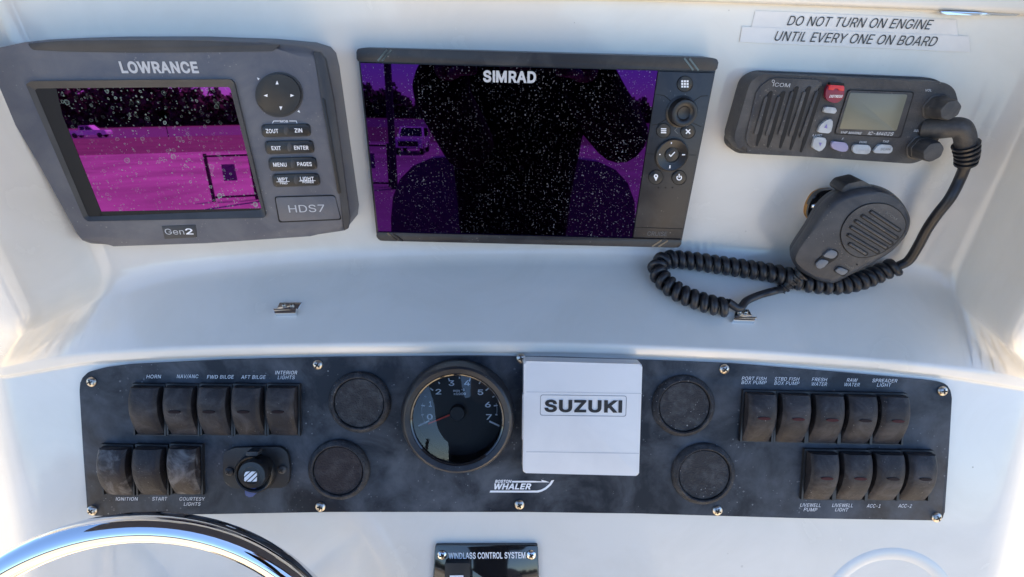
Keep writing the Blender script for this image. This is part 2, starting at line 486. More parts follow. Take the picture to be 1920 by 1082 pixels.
GLYPHS = {
    'regular': {
        'A': (240, (8, 0, 101, 254, 138, 254, 231, 0, 198, 0, 144, 151, 138, 167, 132, 186, 125, 210, 116, 239, 123, 239, 114, 209, 106, 185, 100, 166, 95, 151, 43, 0, 55, 71,
        55, 99, 185, 99, 185, 71, 119, 228, 77, 99, 162, 99, 172, 71, 67, 71), (0, 15, 16, 16, 17, 0, 1, 13, 12, 12, 11, 1, 11, 9, 1, 17, 14, 13, 13, 1, 17, 0, 17, 1, 2, 7, 6, 7,
        2, 8, 10, 8, 2, 4, 3, 19, 3, 18, 19, 5, 18, 6, 2, 6, 18, 18, 3, 2, 24, 21, 16, 9, 11, 20, 9, 20, 10, 1, 9, 10, 10, 2, 1, 22, 23, 19, 8, 10, 20, 21, 24, 22, 14, 17, 21,
        17, 16, 21, 18, 5, 22, 19, 18, 22, 4, 19, 23, 23, 22, 24, 16, 15, 24)),
        'B': (228, (30, 0, 30, 254, 121, 254, 145, 252, 164, 245, 180, 235, 190, 221, 197, 205, 199, 187, 198, 172, 193, 160, 187, 150, 178, 143, 168, 137, 157, 133, 157, 131,
        170, 129, 182, 123, 192, 114, 201, 102, 207, 86, 209, 68, 207, 50, 200, 33, 189, 20, 172, 9, 151, 2, 123, 0, 62, 29, 122, 29, 148, 31, 165, 40, 175, 53, 178, 68, 176, 81,
        171, 92, 163, 102, 153, 109, 140, 114, 124, 115, 62, 115, 62, 143, 119, 143, 132, 144, 144, 148, 154, 155, 162, 163, 166, 174, 168, 186, 165, 202, 156, 214, 141, 223,
        120, 226, 62, 226), (0, 28, 40, 1, 0, 40, 40, 41, 1, 41, 53, 1, 39, 43, 42, 28, 0, 27, 27, 29, 28, 39, 42, 40, 41, 40, 42, 52, 2, 53, 1, 53, 2, 38, 37, 15, 14, 45, 44,
        50, 4, 51, 3, 51, 4, 29, 27, 26, 26, 30, 29, 43, 39, 38, 38, 15, 43, 15, 14, 43, 14, 44, 43, 51, 3, 52, 2, 52, 3, 31, 25, 24, 24, 23, 31, 32, 31, 23, 23, 22, 32, 33, 32,
        22, 22, 21, 33, 21, 20, 33, 34, 33, 20, 20, 19, 34, 35, 34, 19, 19, 18, 35, 11, 10, 47, 10, 9, 47, 48, 47, 9, 9, 8, 48, 8, 7, 48, 49, 48, 7, 7, 6, 49, 30, 26, 25, 25, 31,
        30, 35, 18, 36, 18, 17, 36, 17, 16, 36, 37, 36, 16, 15, 37, 16, 45, 14, 13, 46, 45, 13, 13, 12, 46, 12, 11, 46, 11, 47, 46, 49, 6, 50, 6, 5, 50, 4, 50, 5)),
        'C': (255, (134, -3, 113, -2, 93, 4, 75, 12, 59, 25, 46, 40, 35, 58, 27, 78, 22, 101, 20, 127, 22, 153, 27, 176, 35, 197, 46, 215, 59, 230, 75, 242, 93, 251, 113, 256,
        134, 258, 152, 256, 170, 252, 186, 245, 201, 236, 214, 224, 224, 209, 232, 193, 236, 174, 204, 174, 200, 186, 195, 197, 187, 206, 179, 214, 169, 220, 158, 224, 146, 227,
        134, 228, 111, 225, 92, 216, 75, 202, 62, 182, 54, 157, 52, 127, 54, 97, 63, 72, 75, 53, 92, 38, 112, 29, 134, 26, 146, 27, 158, 30, 169, 34, 179, 40, 187, 48, 195, 57,
        200, 68, 204, 80, 236, 80, 232, 62, 224, 45, 214, 31, 201, 19, 187, 9, 170, 2, 153, -2), (5, 43, 6, 7, 6, 43, 43, 42, 7, 8, 7, 42, 42, 41, 8, 9, 8, 41, 10, 9, 41, 41, 40,
        10, 11, 10, 40, 40, 39, 11, 12, 11, 39, 13, 12, 39, 2, 45, 3, 37, 16, 15, 0, 47, 1, 46, 1, 47, 17, 36, 35, 35, 18, 17, 1, 46, 2, 45, 2, 46, 16, 37, 36, 36, 17, 16, 3, 45,
        4, 45, 44, 4, 5, 4, 44, 43, 5, 44, 13, 39, 38, 14, 13, 38, 38, 37, 14, 37, 15, 14, 48, 63, 49, 19, 34, 33, 49, 63, 62, 50, 49, 62, 62, 61, 50, 61, 51, 50, 31, 21, 32, 21,
        20, 32, 33, 32, 20, 19, 33, 20, 59, 58, 53, 54, 53, 58, 58, 57, 54, 55, 54, 57, 57, 56, 55, 26, 25, 27, 28, 27, 25, 25, 24, 28, 29, 28, 24, 24, 23, 29, 51, 61, 60, 52,
        51, 60, 60, 59, 52, 59, 53, 52, 29, 23, 30, 23, 22, 30, 31, 30, 22, 21, 31, 22, 63, 48, 0, 47, 0, 48, 18, 35, 34, 34, 19, 18)),
        'D': (251, (109, 0, 48, 0, 48, 29, 107, 29, 136, 31, 159, 40, 177, 55, 189, 75, 197, 99, 200, 128, 197, 156, 190, 180, 177, 200, 160, 214, 138, 223, 110, 226, 47, 226,
        47, 254, 113, 254, 136, 253, 157, 248, 176, 239, 200, 221, 217, 196, 225, 175, 229, 153, 231, 128, 229, 102, 224, 80, 217, 59, 206, 42, 192, 27, 175, 15, 156, 7, 134, 2,
        62, 254, 62, 0, 30, 0, 30, 254, 62, 226, 62, 29), (38, 37, 16, 16, 17, 38, 2, 1, 36, 2, 36, 40, 1, 2, 37, 16, 37, 2, 17, 16, 35, 19, 14, 20, 4, 34, 33, 33, 5, 4, 14, 19,
        15, 18, 15, 19, 3, 36, 0, 0, 34, 3, 34, 4, 3, 16, 2, 39, 35, 16, 39, 15, 18, 35, 12, 21, 13, 27, 26, 9, 26, 25, 9, 6, 31, 30, 7, 6, 30, 30, 29, 7, 29, 28, 7, 8, 7, 28,
        28, 27, 8, 27, 9, 8, 9, 25, 10, 25, 24, 10, 11, 10, 24, 24, 23, 11, 12, 11, 23, 23, 22, 12, 21, 12, 22, 5, 33, 32, 32, 31, 5, 31, 6, 5, 20, 14, 13, 13, 21, 20, 15, 35,
        39, 2, 40, 39, 36, 3, 40)),
        'E': (209, (30, 0, 30, 254, 186, 254, 186, 226, 62, 226, 62, 143, 178, 143, 178, 114, 62, 114, 62, 29, 188, 29, 188, 0), (0, 9, 8, 1, 0, 8, 8, 5, 1, 5, 4, 1, 9, 0, 11,
        11, 10, 9, 5, 8, 7, 7, 6, 5, 3, 2, 4, 1, 4, 2)),
        'F': (205, (30, 0, 30, 254, 185, 254, 185, 226, 62, 226, 62, 139, 173, 139, 173, 111, 62, 111, 62, 0), (9, 8, 0, 8, 5, 0, 1, 0, 5, 3, 2, 4, 5, 8, 7, 7, 6, 5, 1, 5, 4, 4,
        2, 1)),
        'G': (260, (134, -3, 113, -2, 93, 4, 75, 13, 59, 25, 45, 40, 35, 58, 27, 78, 22, 102, 20, 127, 22, 153, 27, 176, 35, 197, 45, 215, 59, 230, 74, 242, 92, 251, 112, 256,
        132, 258, 152, 256, 170, 252, 187, 245, 202, 235, 214, 222, 225, 208, 232, 192, 237, 174, 204, 174, 199, 186, 194, 197, 186, 206, 178, 213, 168, 220, 158, 224, 146, 227,
        133, 228, 111, 225, 92, 216, 75, 202, 62, 182, 54, 157, 52, 127, 54, 97, 63, 72, 75, 53, 92, 38, 112, 29, 134, 26, 155, 29, 172, 36, 187, 47, 198, 62, 205, 80, 207, 101,
        217, 100, 141, 100, 141, 128, 239, 128, 239, 100, 236, 71, 225, 45, 209, 25, 188, 9, 163, 0, 207, 100), (5, 43, 6, 7, 6, 43, 43, 42, 7, 8, 7, 42, 42, 41, 8, 9, 8, 41, 10,
        9, 41, 41, 40, 10, 11, 10, 40, 40, 39, 11, 12, 11, 39, 13, 12, 39, 2, 45, 3, 37, 16, 15, 0, 47, 1, 46, 1, 47, 17, 36, 35, 35, 18, 17, 1, 46, 2, 45, 2, 46, 16, 37, 36, 36,
        17, 16, 3, 45, 4, 45, 44, 4, 5, 4, 44, 43, 5, 44, 13, 39, 38, 14, 13, 38, 38, 37, 14, 37, 15, 14, 19, 34, 33, 62, 50, 49, 62, 49, 63, 48, 63, 49, 31, 21, 32, 21, 20, 32,
        33, 32, 20, 19, 33, 20, 59, 58, 54, 58, 57, 54, 60, 59, 51, 52, 51, 59, 59, 54, 52, 53, 64, 54, 54, 57, 53, 26, 25, 27, 28, 27, 25, 25, 24, 28, 50, 62, 61, 61, 60, 50,
        60, 51, 50, 64, 53, 55, 56, 55, 53, 53, 57, 56, 28, 24, 29, 24, 23, 29, 30, 29, 23, 23, 22, 30, 31, 30, 22, 21, 31, 22, 63, 48, 0, 47, 0, 48, 18, 35, 34, 34, 19, 18, 52,
        54, 64)),
        'H': (258, (30, 0, 30, 254, 62, 254, 62, 144, 196, 144, 196, 254, 228, 254, 228, 0, 196, 0, 196, 116, 62, 116, 62, 0), (0, 11, 10, 1, 0, 10, 10, 3, 1, 3, 2, 1, 9, 8, 7,
        7, 6, 9, 4, 9, 6, 6, 5, 4, 3, 10, 9, 9, 4, 3)),
        'I': (150, (16, 0, 16, 29, 59, 29, 59, 226, 16, 226, 16, 254, 135, 254, 135, 226, 91, 226, 91, 29, 135, 29, 135, 0), (1, 0, 2, 3, 5, 4, 9, 11, 10, 7, 6, 8, 2, 0, 11, 11,
        9, 2, 3, 2, 9, 9, 8, 3, 8, 6, 3, 5, 3, 6)),
        'K': (233, (52, 73, 52, 108, 61, 119, 70, 131, 78, 141, 87, 152, 96, 162, 106, 172, 182, 254, 224, 254, 116, 138, 30, 0, 30, 254, 62, 254, 62, 167, 62, 112, 62, 97, 62,
        0, 186, 0, 94, 130, 114, 155, 224, 0, 62, 121, 62, 83, 100, 122, 121, 144), (0, 1, 11, 12, 11, 1, 0, 11, 17, 1, 0, 16, 16, 15, 1, 2, 1, 15, 2, 15, 22, 2, 22, 14, 1, 2,
        14, 12, 1, 14, 14, 13, 12, 5, 4, 19, 18, 21, 10, 10, 21, 25, 20, 10, 25, 8, 20, 9, 10, 20, 19, 6, 5, 20, 7, 6, 20, 20, 8, 7, 16, 0, 23, 15, 16, 19, 3, 15, 19, 19, 4, 3,
        0, 17, 23, 15, 3, 22, 10, 19, 24, 18, 10, 24, 16, 23, 24, 19, 16, 24, 5, 19, 20, 9, 20, 25)),
        'L': (196, (30, 0, 30, 254, 62, 254, 62, 29, 181, 29, 181, 0), (1, 0, 3, 3, 0, 5, 5, 4, 3, 1, 3, 2)),
        'M': (314, (30, 0, 30, 254, 76, 254, 139, 94, 144, 79, 150, 61, 156, 42, 161, 24, 154, 24, 159, 41, 165, 61, 171, 79, 176, 94, 238, 254, 284, 254, 284, 0, 252, 0, 252,
        145, 252, 163, 253, 184, 253, 207, 253, 229, 256, 229, 253, 217, 249, 205, 241, 181, 234, 161, 228, 145, 171, 0, 143, 0, 85, 145, 80, 160, 72, 181, 65, 204, 56, 229, 59,
        229, 60, 208, 60, 186, 61, 164, 61, 145, 61, 0, 157, 36, 253, 219, 60, 218), (36, 34, 1, 40, 39, 0, 1, 0, 39, 39, 38, 1, 38, 37, 1, 36, 1, 37, 35, 34, 43, 5, 8, 6, 8, 5,
        29, 32, 2, 33, 35, 33, 2, 34, 35, 2, 1, 34, 2, 9, 7, 10, 14, 22, 20, 22, 21, 42, 17, 16, 15, 15, 14, 17, 18, 17, 14, 19, 18, 14, 14, 20, 19, 27, 12, 11, 13, 25, 24, 24,
        23, 13, 23, 21, 13, 21, 22, 13, 22, 14, 13, 8, 29, 28, 28, 7, 8, 8, 7, 41, 12, 27, 26, 2, 32, 31, 31, 30, 3, 3, 2, 31, 7, 9, 41, 6, 8, 41, 25, 13, 26, 13, 12, 26, 21, 23,
        42, 20, 22, 42, 7, 28, 10, 28, 27, 11, 11, 10, 28, 3, 30, 4, 30, 29, 4, 5, 4, 29, 34, 36, 43, 33, 35, 43)),
        'N': (262, (30, 0, 30, 254, 68, 254, 172, 91, 176, 84, 181, 75, 187, 65, 194, 53, 200, 41, 207, 27, 202, 27, 201, 41, 200, 54, 200, 67, 200, 79, 199, 97, 199, 254, 232,
        254, 232, 0, 193, 0, 101, 145, 89, 165, 82, 177, 74, 191, 54, 226, 60, 227, 61, 192, 62, 164, 62, 145, 62, 0, 201, 39, 60, 215), (27, 26, 1, 24, 1, 26, 0, 29, 28, 1, 0,
        28, 27, 1, 28, 25, 24, 31, 23, 2, 25, 24, 25, 2, 1, 24, 2, 6, 19, 7, 10, 9, 30, 12, 11, 9, 9, 18, 12, 13, 12, 18, 18, 9, 19, 9, 10, 19, 7, 19, 10, 10, 8, 7, 13, 18, 14,
        15, 14, 18, 18, 17, 15, 16, 15, 17, 6, 5, 19, 23, 22, 2, 21, 20, 3, 3, 2, 21, 22, 21, 2, 9, 11, 30, 8, 10, 30, 3, 20, 19, 4, 3, 19, 5, 4, 19, 24, 26, 31, 23, 25, 31)),
        'O': (267, (133, -3, 112, -2, 93, 4, 75, 12, 59, 25, 46, 40, 35, 58, 27, 78, 22, 101, 20, 127, 22, 153, 27, 176, 35, 197, 46, 215, 59, 230, 75, 242, 93, 251, 112, 256,
        133, 258, 155, 256, 174, 251, 192, 242, 208, 230, 221, 215, 232, 197, 240, 176, 245, 153, 247, 127, 245, 101, 240, 78, 232, 58, 221, 40, 208, 25, 192, 12, 174, 4, 155,
        -2, 133, 26, 155, 29, 175, 38, 191, 52, 204, 72, 212, 97, 215, 127, 212, 157, 204, 182, 191, 202, 175, 216, 155, 225, 133, 228, 112, 225, 92, 216, 75, 202, 63, 182, 54,
        157, 52, 127, 54, 97, 63, 72, 75, 52, 92, 38, 112, 29), (5, 56, 6, 7, 6, 56, 56, 55, 7, 8, 7, 55, 55, 54, 8, 9, 8, 54, 10, 9, 54, 54, 53, 10, 11, 10, 53, 0, 36, 1, 59, 2,
        1, 1, 36, 59, 16, 49, 17, 58, 3, 2, 2, 59, 58, 49, 16, 50, 15, 50, 16, 3, 58, 4, 58, 57, 4, 5, 4, 57, 56, 5, 57, 11, 53, 52, 12, 11, 52, 13, 12, 52, 52, 51, 13, 14, 13,
        51, 51, 50, 14, 50, 15, 14, 34, 37, 35, 47, 19, 48, 18, 48, 19, 20, 46, 21, 33, 38, 34, 37, 34, 38, 46, 20, 47, 19, 47, 20, 29, 28, 41, 42, 41, 28, 28, 27, 42, 27, 26,
        42, 43, 42, 26, 26, 25, 43, 44, 43, 25, 25, 24, 44, 24, 23, 44, 38, 33, 32, 39, 38, 32, 32, 31, 39, 40, 39, 31, 31, 30, 40, 30, 29, 40, 29, 41, 40, 44, 23, 45, 23, 22,
        45, 46, 45, 22, 21, 46, 22, 36, 0, 35, 35, 37, 36, 17, 49, 48, 48, 18, 17)),
        'P': (222, (30, 0, 30, 254, 118, 254, 144, 252, 166, 244, 183, 231, 195, 215, 202, 195, 204, 174, 202, 152, 195, 133, 183, 116, 166, 104, 144, 96, 118, 93, 55, 93, 55,
        121, 116, 121, 134, 123, 149, 128, 159, 136, 167, 147, 171, 160, 172, 174, 171, 188, 167, 201, 159, 211, 148, 219, 134, 224, 116, 226, 62, 226, 62, 0, 62, 121, 62, 93),
        (15, 16, 0, 1, 0, 16, 15, 0, 31, 16, 15, 33, 16, 32, 30, 1, 16, 30, 18, 14, 13, 13, 19, 18, 27, 3, 28, 2, 28, 3, 15, 31, 33, 14, 18, 17, 28, 2, 29, 30, 29, 2, 1, 30, 2,
        20, 12, 11, 21, 20, 11, 11, 10, 21, 10, 9, 21, 22, 21, 9, 9, 8, 22, 8, 23, 22, 23, 8, 24, 8, 7, 24, 25, 24, 7, 7, 6, 25, 6, 5, 25, 26, 25, 5, 4, 26, 5, 19, 13, 12, 12,
        20, 19, 26, 4, 27, 3, 27, 4, 14, 17, 33, 17, 32, 33, 32, 16, 33)),
        'Q': (267, (123, 80, 156, 80, 185, 42, 192, 32, 234, -24, 200, -24, 173, 13, 166, 23, 133, -3, 112, -2, 93, 4, 75, 12, 59, 25, 46, 40, 35, 58, 27, 78, 22, 101, 20, 127,
        22, 153, 27, 176, 35, 197, 46, 215, 59, 230, 75, 242, 93, 251, 112, 256, 133, 258, 155, 256, 174, 251, 192, 242, 208, 230, 221, 215, 232, 197, 240, 176, 245, 153, 247,
        127, 245, 101, 240, 78, 232, 58, 221, 40, 208, 25, 192, 12, 174, 4, 155, -2, 133, 26, 155, 29, 175, 38, 191, 52, 204, 72, 212, 97, 215, 127, 212, 157, 204, 182, 191, 202,
        175, 216, 155, 225, 133, 228, 112, 225, 92, 216, 75, 202, 63, 182, 54, 157, 52, 127, 54, 97, 63, 72, 75, 52, 92, 38, 112, 29, 201, 20, 178, 6, 159, 31, 183, 45), (14, 13,
        64, 15, 14, 64, 64, 63, 15, 16, 15, 63, 63, 62, 16, 17, 16, 62, 18, 17, 62, 62, 61, 18, 19, 18, 61, 61, 60, 19, 20, 19, 60, 60, 21, 20, 10, 67, 66, 58, 24, 23, 44, 8, 43,
        8, 44, 9, 25, 57, 56, 56, 26, 25, 67, 10, 9, 9, 44, 67, 24, 58, 57, 57, 25, 24, 10, 66, 11, 12, 11, 66, 66, 65, 12, 13, 12, 65, 64, 13, 65, 21, 60, 59, 22, 21, 59, 59,
        58, 22, 58, 23, 22, 27, 55, 28, 2, 46, 3, 47, 2, 3, 41, 6, 69, 41, 3, 6, 3, 46, 6, 7, 6, 46, 46, 2, 71, 28, 55, 54, 54, 29, 28, 48, 39, 38, 38, 37, 48, 49, 48, 37, 37,
        36, 49, 50, 49, 36, 36, 35, 50, 35, 34, 50, 51, 50, 34, 34, 33, 51, 52, 51, 33, 33, 32, 52, 32, 31, 52, 41, 5, 4, 40, 39, 3, 47, 3, 39, 39, 48, 47, 52, 31, 53, 31, 30,
        53, 54, 53, 30, 29, 54, 30, 42, 6, 43, 6, 7, 43, 7, 45, 43, 44, 43, 45, 55, 27, 56, 26, 56, 27, 2, 47, 71, 40, 3, 68, 3, 41, 68, 6, 42, 69, 45, 7, 70, 7, 46, 70, 41, 4,
        68, 5, 41, 69, 1, 0, 70, 46, 1, 70, 1, 46, 71)),
        'R': (224, (30, 0, 30, 254, 118, 254, 145, 252, 167, 244, 183, 232, 195, 217, 202, 198, 205, 176, 202, 154, 195, 136, 183, 120, 166, 109, 145, 101, 118, 99, 48, 99, 48,
        128, 117, 128, 135, 129, 149, 133, 160, 141, 167, 150, 171, 162, 173, 176, 171, 190, 167, 202, 159, 212, 149, 220, 134, 224, 116, 226, 62, 226, 62, 0, 177, 0, 115, 115,
        151, 115, 214, 0, 62, 128, 62, 99, 123, 99, 156, 105), (15, 16, 0, 1, 0, 16, 15, 0, 31, 16, 15, 37, 16, 36, 30, 1, 16, 30, 34, 19, 18, 27, 3, 28, 2, 28, 3, 15, 31, 37,
        38, 13, 33, 13, 34, 33, 17, 33, 18, 28, 2, 29, 30, 29, 2, 1, 30, 2, 20, 12, 11, 21, 20, 11, 11, 10, 21, 10, 9, 21, 22, 21, 9, 9, 8, 22, 23, 22, 8, 24, 23, 8, 8, 7, 24, 7,
        6, 24, 25, 24, 6, 6, 5, 25, 26, 25, 5, 4, 26, 5, 13, 38, 32, 13, 32, 39, 34, 13, 39, 12, 20, 34, 19, 34, 20, 26, 4, 27, 3, 27, 4, 14, 33, 37, 33, 17, 36, 36, 37, 33, 36,
        16, 37, 33, 14, 38, 34, 18, 33, 12, 34, 39, 32, 35, 39)),
        'S': (223, (112, -4, 86, -2, 64, 5, 46, 15, 32, 30, 23, 48, 19, 68, 52, 68, 55, 55, 62, 44, 71, 35, 83, 29, 97, 26, 112, 25, 128, 26, 143, 30, 155, 37, 165, 46, 171, 57,
        173, 70, 171, 81, 166, 89, 158, 96, 148, 102, 136, 107, 122, 111, 92, 120, 64, 130, 43, 145, 30, 163, 26, 186, 29, 206, 37, 224, 51, 238, 69, 249, 90, 256, 114, 258, 137,
        256, 158, 249, 175, 238, 189, 224, 197, 208, 200, 189, 169, 189, 163, 206, 151, 219, 134, 227, 112, 229, 97, 228, 84, 224, 73, 218, 64, 209, 59, 199, 58, 188, 60, 176,
        65, 167, 74, 160, 85, 154, 96, 150, 106, 147, 132, 140, 144, 136, 156, 132, 168, 126, 179, 119, 189, 110, 197, 99, 202, 85, 204, 69, 201, 50, 193, 32, 180, 17, 162, 5,
        139, -2), (4, 3, 9, 9, 8, 4, 5, 4, 8, 8, 7, 5, 6, 5, 7, 30, 29, 54, 54, 53, 30, 31, 30, 53, 53, 52, 31, 32, 31, 52, 50, 49, 34, 12, 1, 0, 0, 13, 12, 58, 26, 59, 1, 12,
        11, 26, 58, 57, 48, 35, 49, 34, 49, 35, 1, 11, 2, 11, 10, 2, 3, 2, 10, 9, 3, 10, 26, 57, 27, 57, 56, 27, 28, 27, 56, 56, 55, 28, 29, 28, 55, 54, 29, 55, 32, 52, 51, 33,
        32, 51, 51, 50, 33, 50, 34, 33, 73, 15, 14, 60, 25, 24, 15, 73, 72, 72, 16, 15, 23, 62, 24, 62, 61, 24, 60, 24, 61, 45, 38, 46, 37, 46, 38, 71, 70, 17, 18, 17, 70, 70,
        69, 18, 19, 18, 69, 69, 68, 19, 68, 67, 19, 20, 19, 67, 67, 66, 20, 21, 20, 66, 66, 65, 21, 64, 21, 65, 42, 41, 43, 16, 72, 71, 71, 17, 16, 21, 64, 22, 64, 63, 22, 23,
        22, 63, 62, 23, 63, 43, 41, 44, 41, 40, 44, 40, 39, 44, 45, 44, 39, 38, 45, 39, 73, 14, 0, 13, 0, 14, 59, 26, 25, 25, 60, 59, 46, 37, 47, 37, 36, 47, 48, 47, 36, 35, 48,
        36)),
        'T': (224, (16, 226, 16, 254, 208, 254, 208, 226, 128, 226, 128, 0, 96, 0, 96, 226), (1, 0, 7, 3, 2, 4, 7, 6, 5, 5, 4, 7, 4, 2, 7, 1, 7, 2)),
        'U': (259, (129, -4, 101, -1, 77, 8, 57, 22, 42, 40, 33, 62, 30, 87, 30, 254, 62, 254, 62, 89, 64, 72, 70, 57, 80, 44, 94, 34, 110, 28, 129, 26, 149, 28, 165, 34, 179,
        44, 188, 57, 194, 72, 196, 89, 196, 254, 229, 254, 229, 87, 226, 62, 216, 40, 201, 22, 182, 8, 157, -1), (7, 6, 9, 9, 8, 7, 0, 14, 1, 13, 1, 14, 1, 13, 2, 12, 2, 13, 2,
        12, 3, 12, 11, 3, 4, 3, 11, 5, 4, 11, 11, 10, 5, 6, 5, 10, 9, 6, 10, 18, 17, 28, 28, 17, 29, 16, 29, 17, 25, 24, 20, 21, 20, 24, 24, 23, 21, 22, 21, 23, 18, 28, 27, 19,
        18, 27, 27, 26, 19, 26, 25, 19, 25, 20, 19, 29, 16, 0, 16, 15, 0, 14, 0, 15)),
        'V': (240, (102, 0, 8, 254, 42, 254, 96, 103, 101, 88, 108, 69, 115, 45, 124, 15, 117, 15, 126, 45, 133, 69, 140, 88, 145, 103, 197, 254, 231, 254, 139, 0, 121, 27), (2,
        1, 3, 8, 6, 0, 5, 0, 6, 3, 1, 0, 4, 3, 0, 0, 5, 4, 9, 7, 15, 15, 10, 9, 14, 13, 12, 14, 12, 15, 12, 11, 15, 10, 15, 11, 8, 0, 15, 15, 7, 8, 8, 7, 16, 7, 9, 16, 6, 8,
        16)),
        'W': (343, (78, 0, 8, 254, 41, 254, 82, 98, 85, 85, 88, 73, 93, 47, 96, 33, 98, 20, 95, 20, 97, 33, 100, 47, 103, 60, 106, 73, 112, 98, 153, 254, 190, 254, 231, 98, 234,
        85, 237, 73, 243, 47, 246, 33, 249, 20, 244, 20, 247, 33, 249, 47, 252, 60, 255, 73, 261, 98, 302, 254, 335, 254, 265, 0, 228, 0, 184, 161, 180, 178, 176, 196, 172, 215,
        168, 237, 175, 237, 171, 216, 167, 197, 164, 179, 159, 161, 115, 0, 97, 30, 246, 31, 171, 218), (3, 0, 4, 0, 3, 1, 2, 1, 3, 8, 10, 44, 8, 44, 9, 9, 7, 0, 7, 6, 0, 6, 5,
        0, 4, 0, 5, 12, 11, 43, 40, 39, 15, 39, 37, 15, 9, 0, 43, 8, 9, 43, 10, 8, 43, 43, 11, 10, 41, 40, 15, 36, 35, 16, 38, 36, 16, 23, 22, 45, 27, 26, 31, 28, 27, 31, 31, 30,
        28, 30, 29, 28, 24, 22, 31, 25, 24, 31, 31, 26, 25, 31, 22, 32, 22, 23, 32, 23, 21, 32, 20, 32, 21, 35, 34, 16, 20, 19, 32, 38, 37, 46, 15, 37, 38, 38, 16, 15, 7, 9, 44,
        14, 42, 15, 42, 41, 15, 33, 17, 16, 34, 33, 16, 22, 24, 45, 21, 23, 45, 12, 43, 13, 18, 17, 33, 33, 32, 18, 19, 18, 32, 37, 39, 46, 36, 38, 46, 42, 14, 43, 14, 13, 43)),
        'X': (237, (9, 0, 109, 142, 109, 118, 15, 254, 52, 254, 89, 200, 96, 190, 102, 181, 107, 172, 112, 164, 116, 156, 122, 146, 116, 146, 126, 164, 131, 172, 136, 181, 149,
        200, 187, 254, 223, 254, 129, 119, 129, 143, 228, 0, 191, 0, 146, 65, 134, 83, 129, 90, 125, 98, 120, 106, 115, 116, 122, 116, 117, 106, 113, 98, 108, 91, 103, 83, 91,
        65, 46, 0, 100, 130, 119, 151, 138, 131, 119, 109), (0, 35, 34, 4, 3, 5, 2, 32, 31, 1, 2, 28, 12, 10, 1, 10, 9, 1, 8, 1, 9, 32, 2, 33, 34, 33, 2, 2, 1, 36, 5, 3, 1, 6, 5,
        1, 7, 6, 1, 1, 8, 7, 29, 28, 39, 25, 19, 26, 26, 19, 27, 29, 27, 19, 19, 20, 11, 20, 13, 11, 17, 16, 18, 22, 21, 23, 19, 25, 24, 24, 23, 19, 19, 23, 38, 20, 19, 38, 16,
        15, 20, 15, 14, 20, 13, 20, 14, 2, 31, 30, 28, 2, 30, 29, 19, 28, 1, 28, 19, 19, 11, 1, 12, 1, 11, 12, 11, 37, 11, 13, 37, 1, 3, 36, 0, 34, 36, 34, 2, 36, 10, 12, 37, 18,
        16, 38, 16, 20, 38, 23, 21, 38, 28, 30, 39, 27, 29, 39)),
        'Y': (236, (102, 0, 102, 104, 8, 254, 46, 254, 96, 172, 104, 159, 111, 146, 118, 132, 125, 115, 112, 115, 119, 132, 126, 146, 133, 159, 140, 172, 191, 254, 228, 254, 134,
        104, 134, 0, 118, 131), (3, 2, 4, 6, 9, 7, 9, 6, 1, 5, 1, 6, 4, 2, 1, 1, 5, 4, 10, 8, 11, 14, 13, 15, 15, 13, 16, 11, 8, 16, 12, 11, 16, 16, 13, 12, 1, 0, 17, 17, 16, 1,
        9, 1, 16, 16, 8, 9, 9, 8, 18, 8, 10, 18, 7, 9, 18)),
        'Z': (219, (21, 0, 21, 23, 137, 193, 145, 204, 153, 215, 162, 227, 170, 238, 174, 227, 158, 227, 143, 226, 127, 226, 111, 226, 20, 226, 20, 254, 198, 254, 198, 231, 84,
        64, 76, 52, 67, 40, 49, 17, 45, 27, 61, 28, 76, 28, 92, 28, 107, 29, 200, 29, 200, 0, 162, 227, 57, 28), (20, 1, 19, 19, 1, 0, 19, 0, 24, 24, 23, 19, 23, 22, 19, 22, 21,
        19, 20, 19, 28, 18, 17, 20, 1, 20, 17, 17, 16, 1, 1, 16, 2, 6, 27, 7, 6, 7, 15, 15, 14, 6, 15, 2, 16, 3, 2, 15, 15, 7, 3, 4, 3, 7, 7, 5, 4, 27, 6, 8, 9, 8, 6, 10, 9, 6,
        11, 10, 6, 6, 14, 11, 24, 0, 26, 26, 25, 24, 13, 12, 11, 11, 14, 13, 5, 7, 27, 19, 21, 28, 18, 20, 28)),
        '0': (227, (113, -3, 87, 0, 65, 12, 47, 31, 34, 57, 29, 77, 25, 101, 24, 127, 25, 153, 29, 177, 35, 197, 48, 223, 65, 242, 87, 254, 113, 258, 139, 254, 161, 242, 179,
        223, 192, 197, 198, 177, 201, 153, 203, 127, 201, 101, 198, 77, 192, 57, 179, 31, 162, 12, 140, 0, 113, 25, 131, 28, 145, 37, 157, 52, 165, 72, 170, 97, 172, 127, 170,
        157, 165, 182, 157, 203, 145, 218, 131, 227, 113, 230, 96, 227, 82, 218, 70, 203, 62, 182, 56, 157, 55, 127, 56, 97, 62, 72, 70, 52, 82, 37, 96, 28), (5, 4, 48, 48, 47,
        5, 6, 5, 47, 47, 46, 6, 7, 6, 46, 8, 7, 46, 46, 45, 8, 9, 8, 45, 0, 28, 1, 28, 51, 1, 1, 51, 2, 50, 2, 51, 42, 41, 12, 41, 13, 12, 2, 50, 3, 50, 49, 3, 4, 3, 49, 48, 4,
        49, 9, 45, 44, 10, 9, 44, 44, 43, 10, 11, 10, 43, 43, 42, 11, 42, 12, 11, 39, 15, 40, 14, 40, 15, 29, 27, 26, 26, 30, 29, 38, 16, 39, 15, 39, 16, 23, 22, 33, 34, 33, 22,
        22, 21, 34, 21, 20, 34, 35, 34, 20, 20, 19, 35, 36, 35, 19, 19, 18, 36, 30, 26, 25, 31, 30, 25, 25, 24, 31, 32, 31, 24, 24, 23, 32, 23, 33, 32, 36, 18, 37, 18, 17, 37,
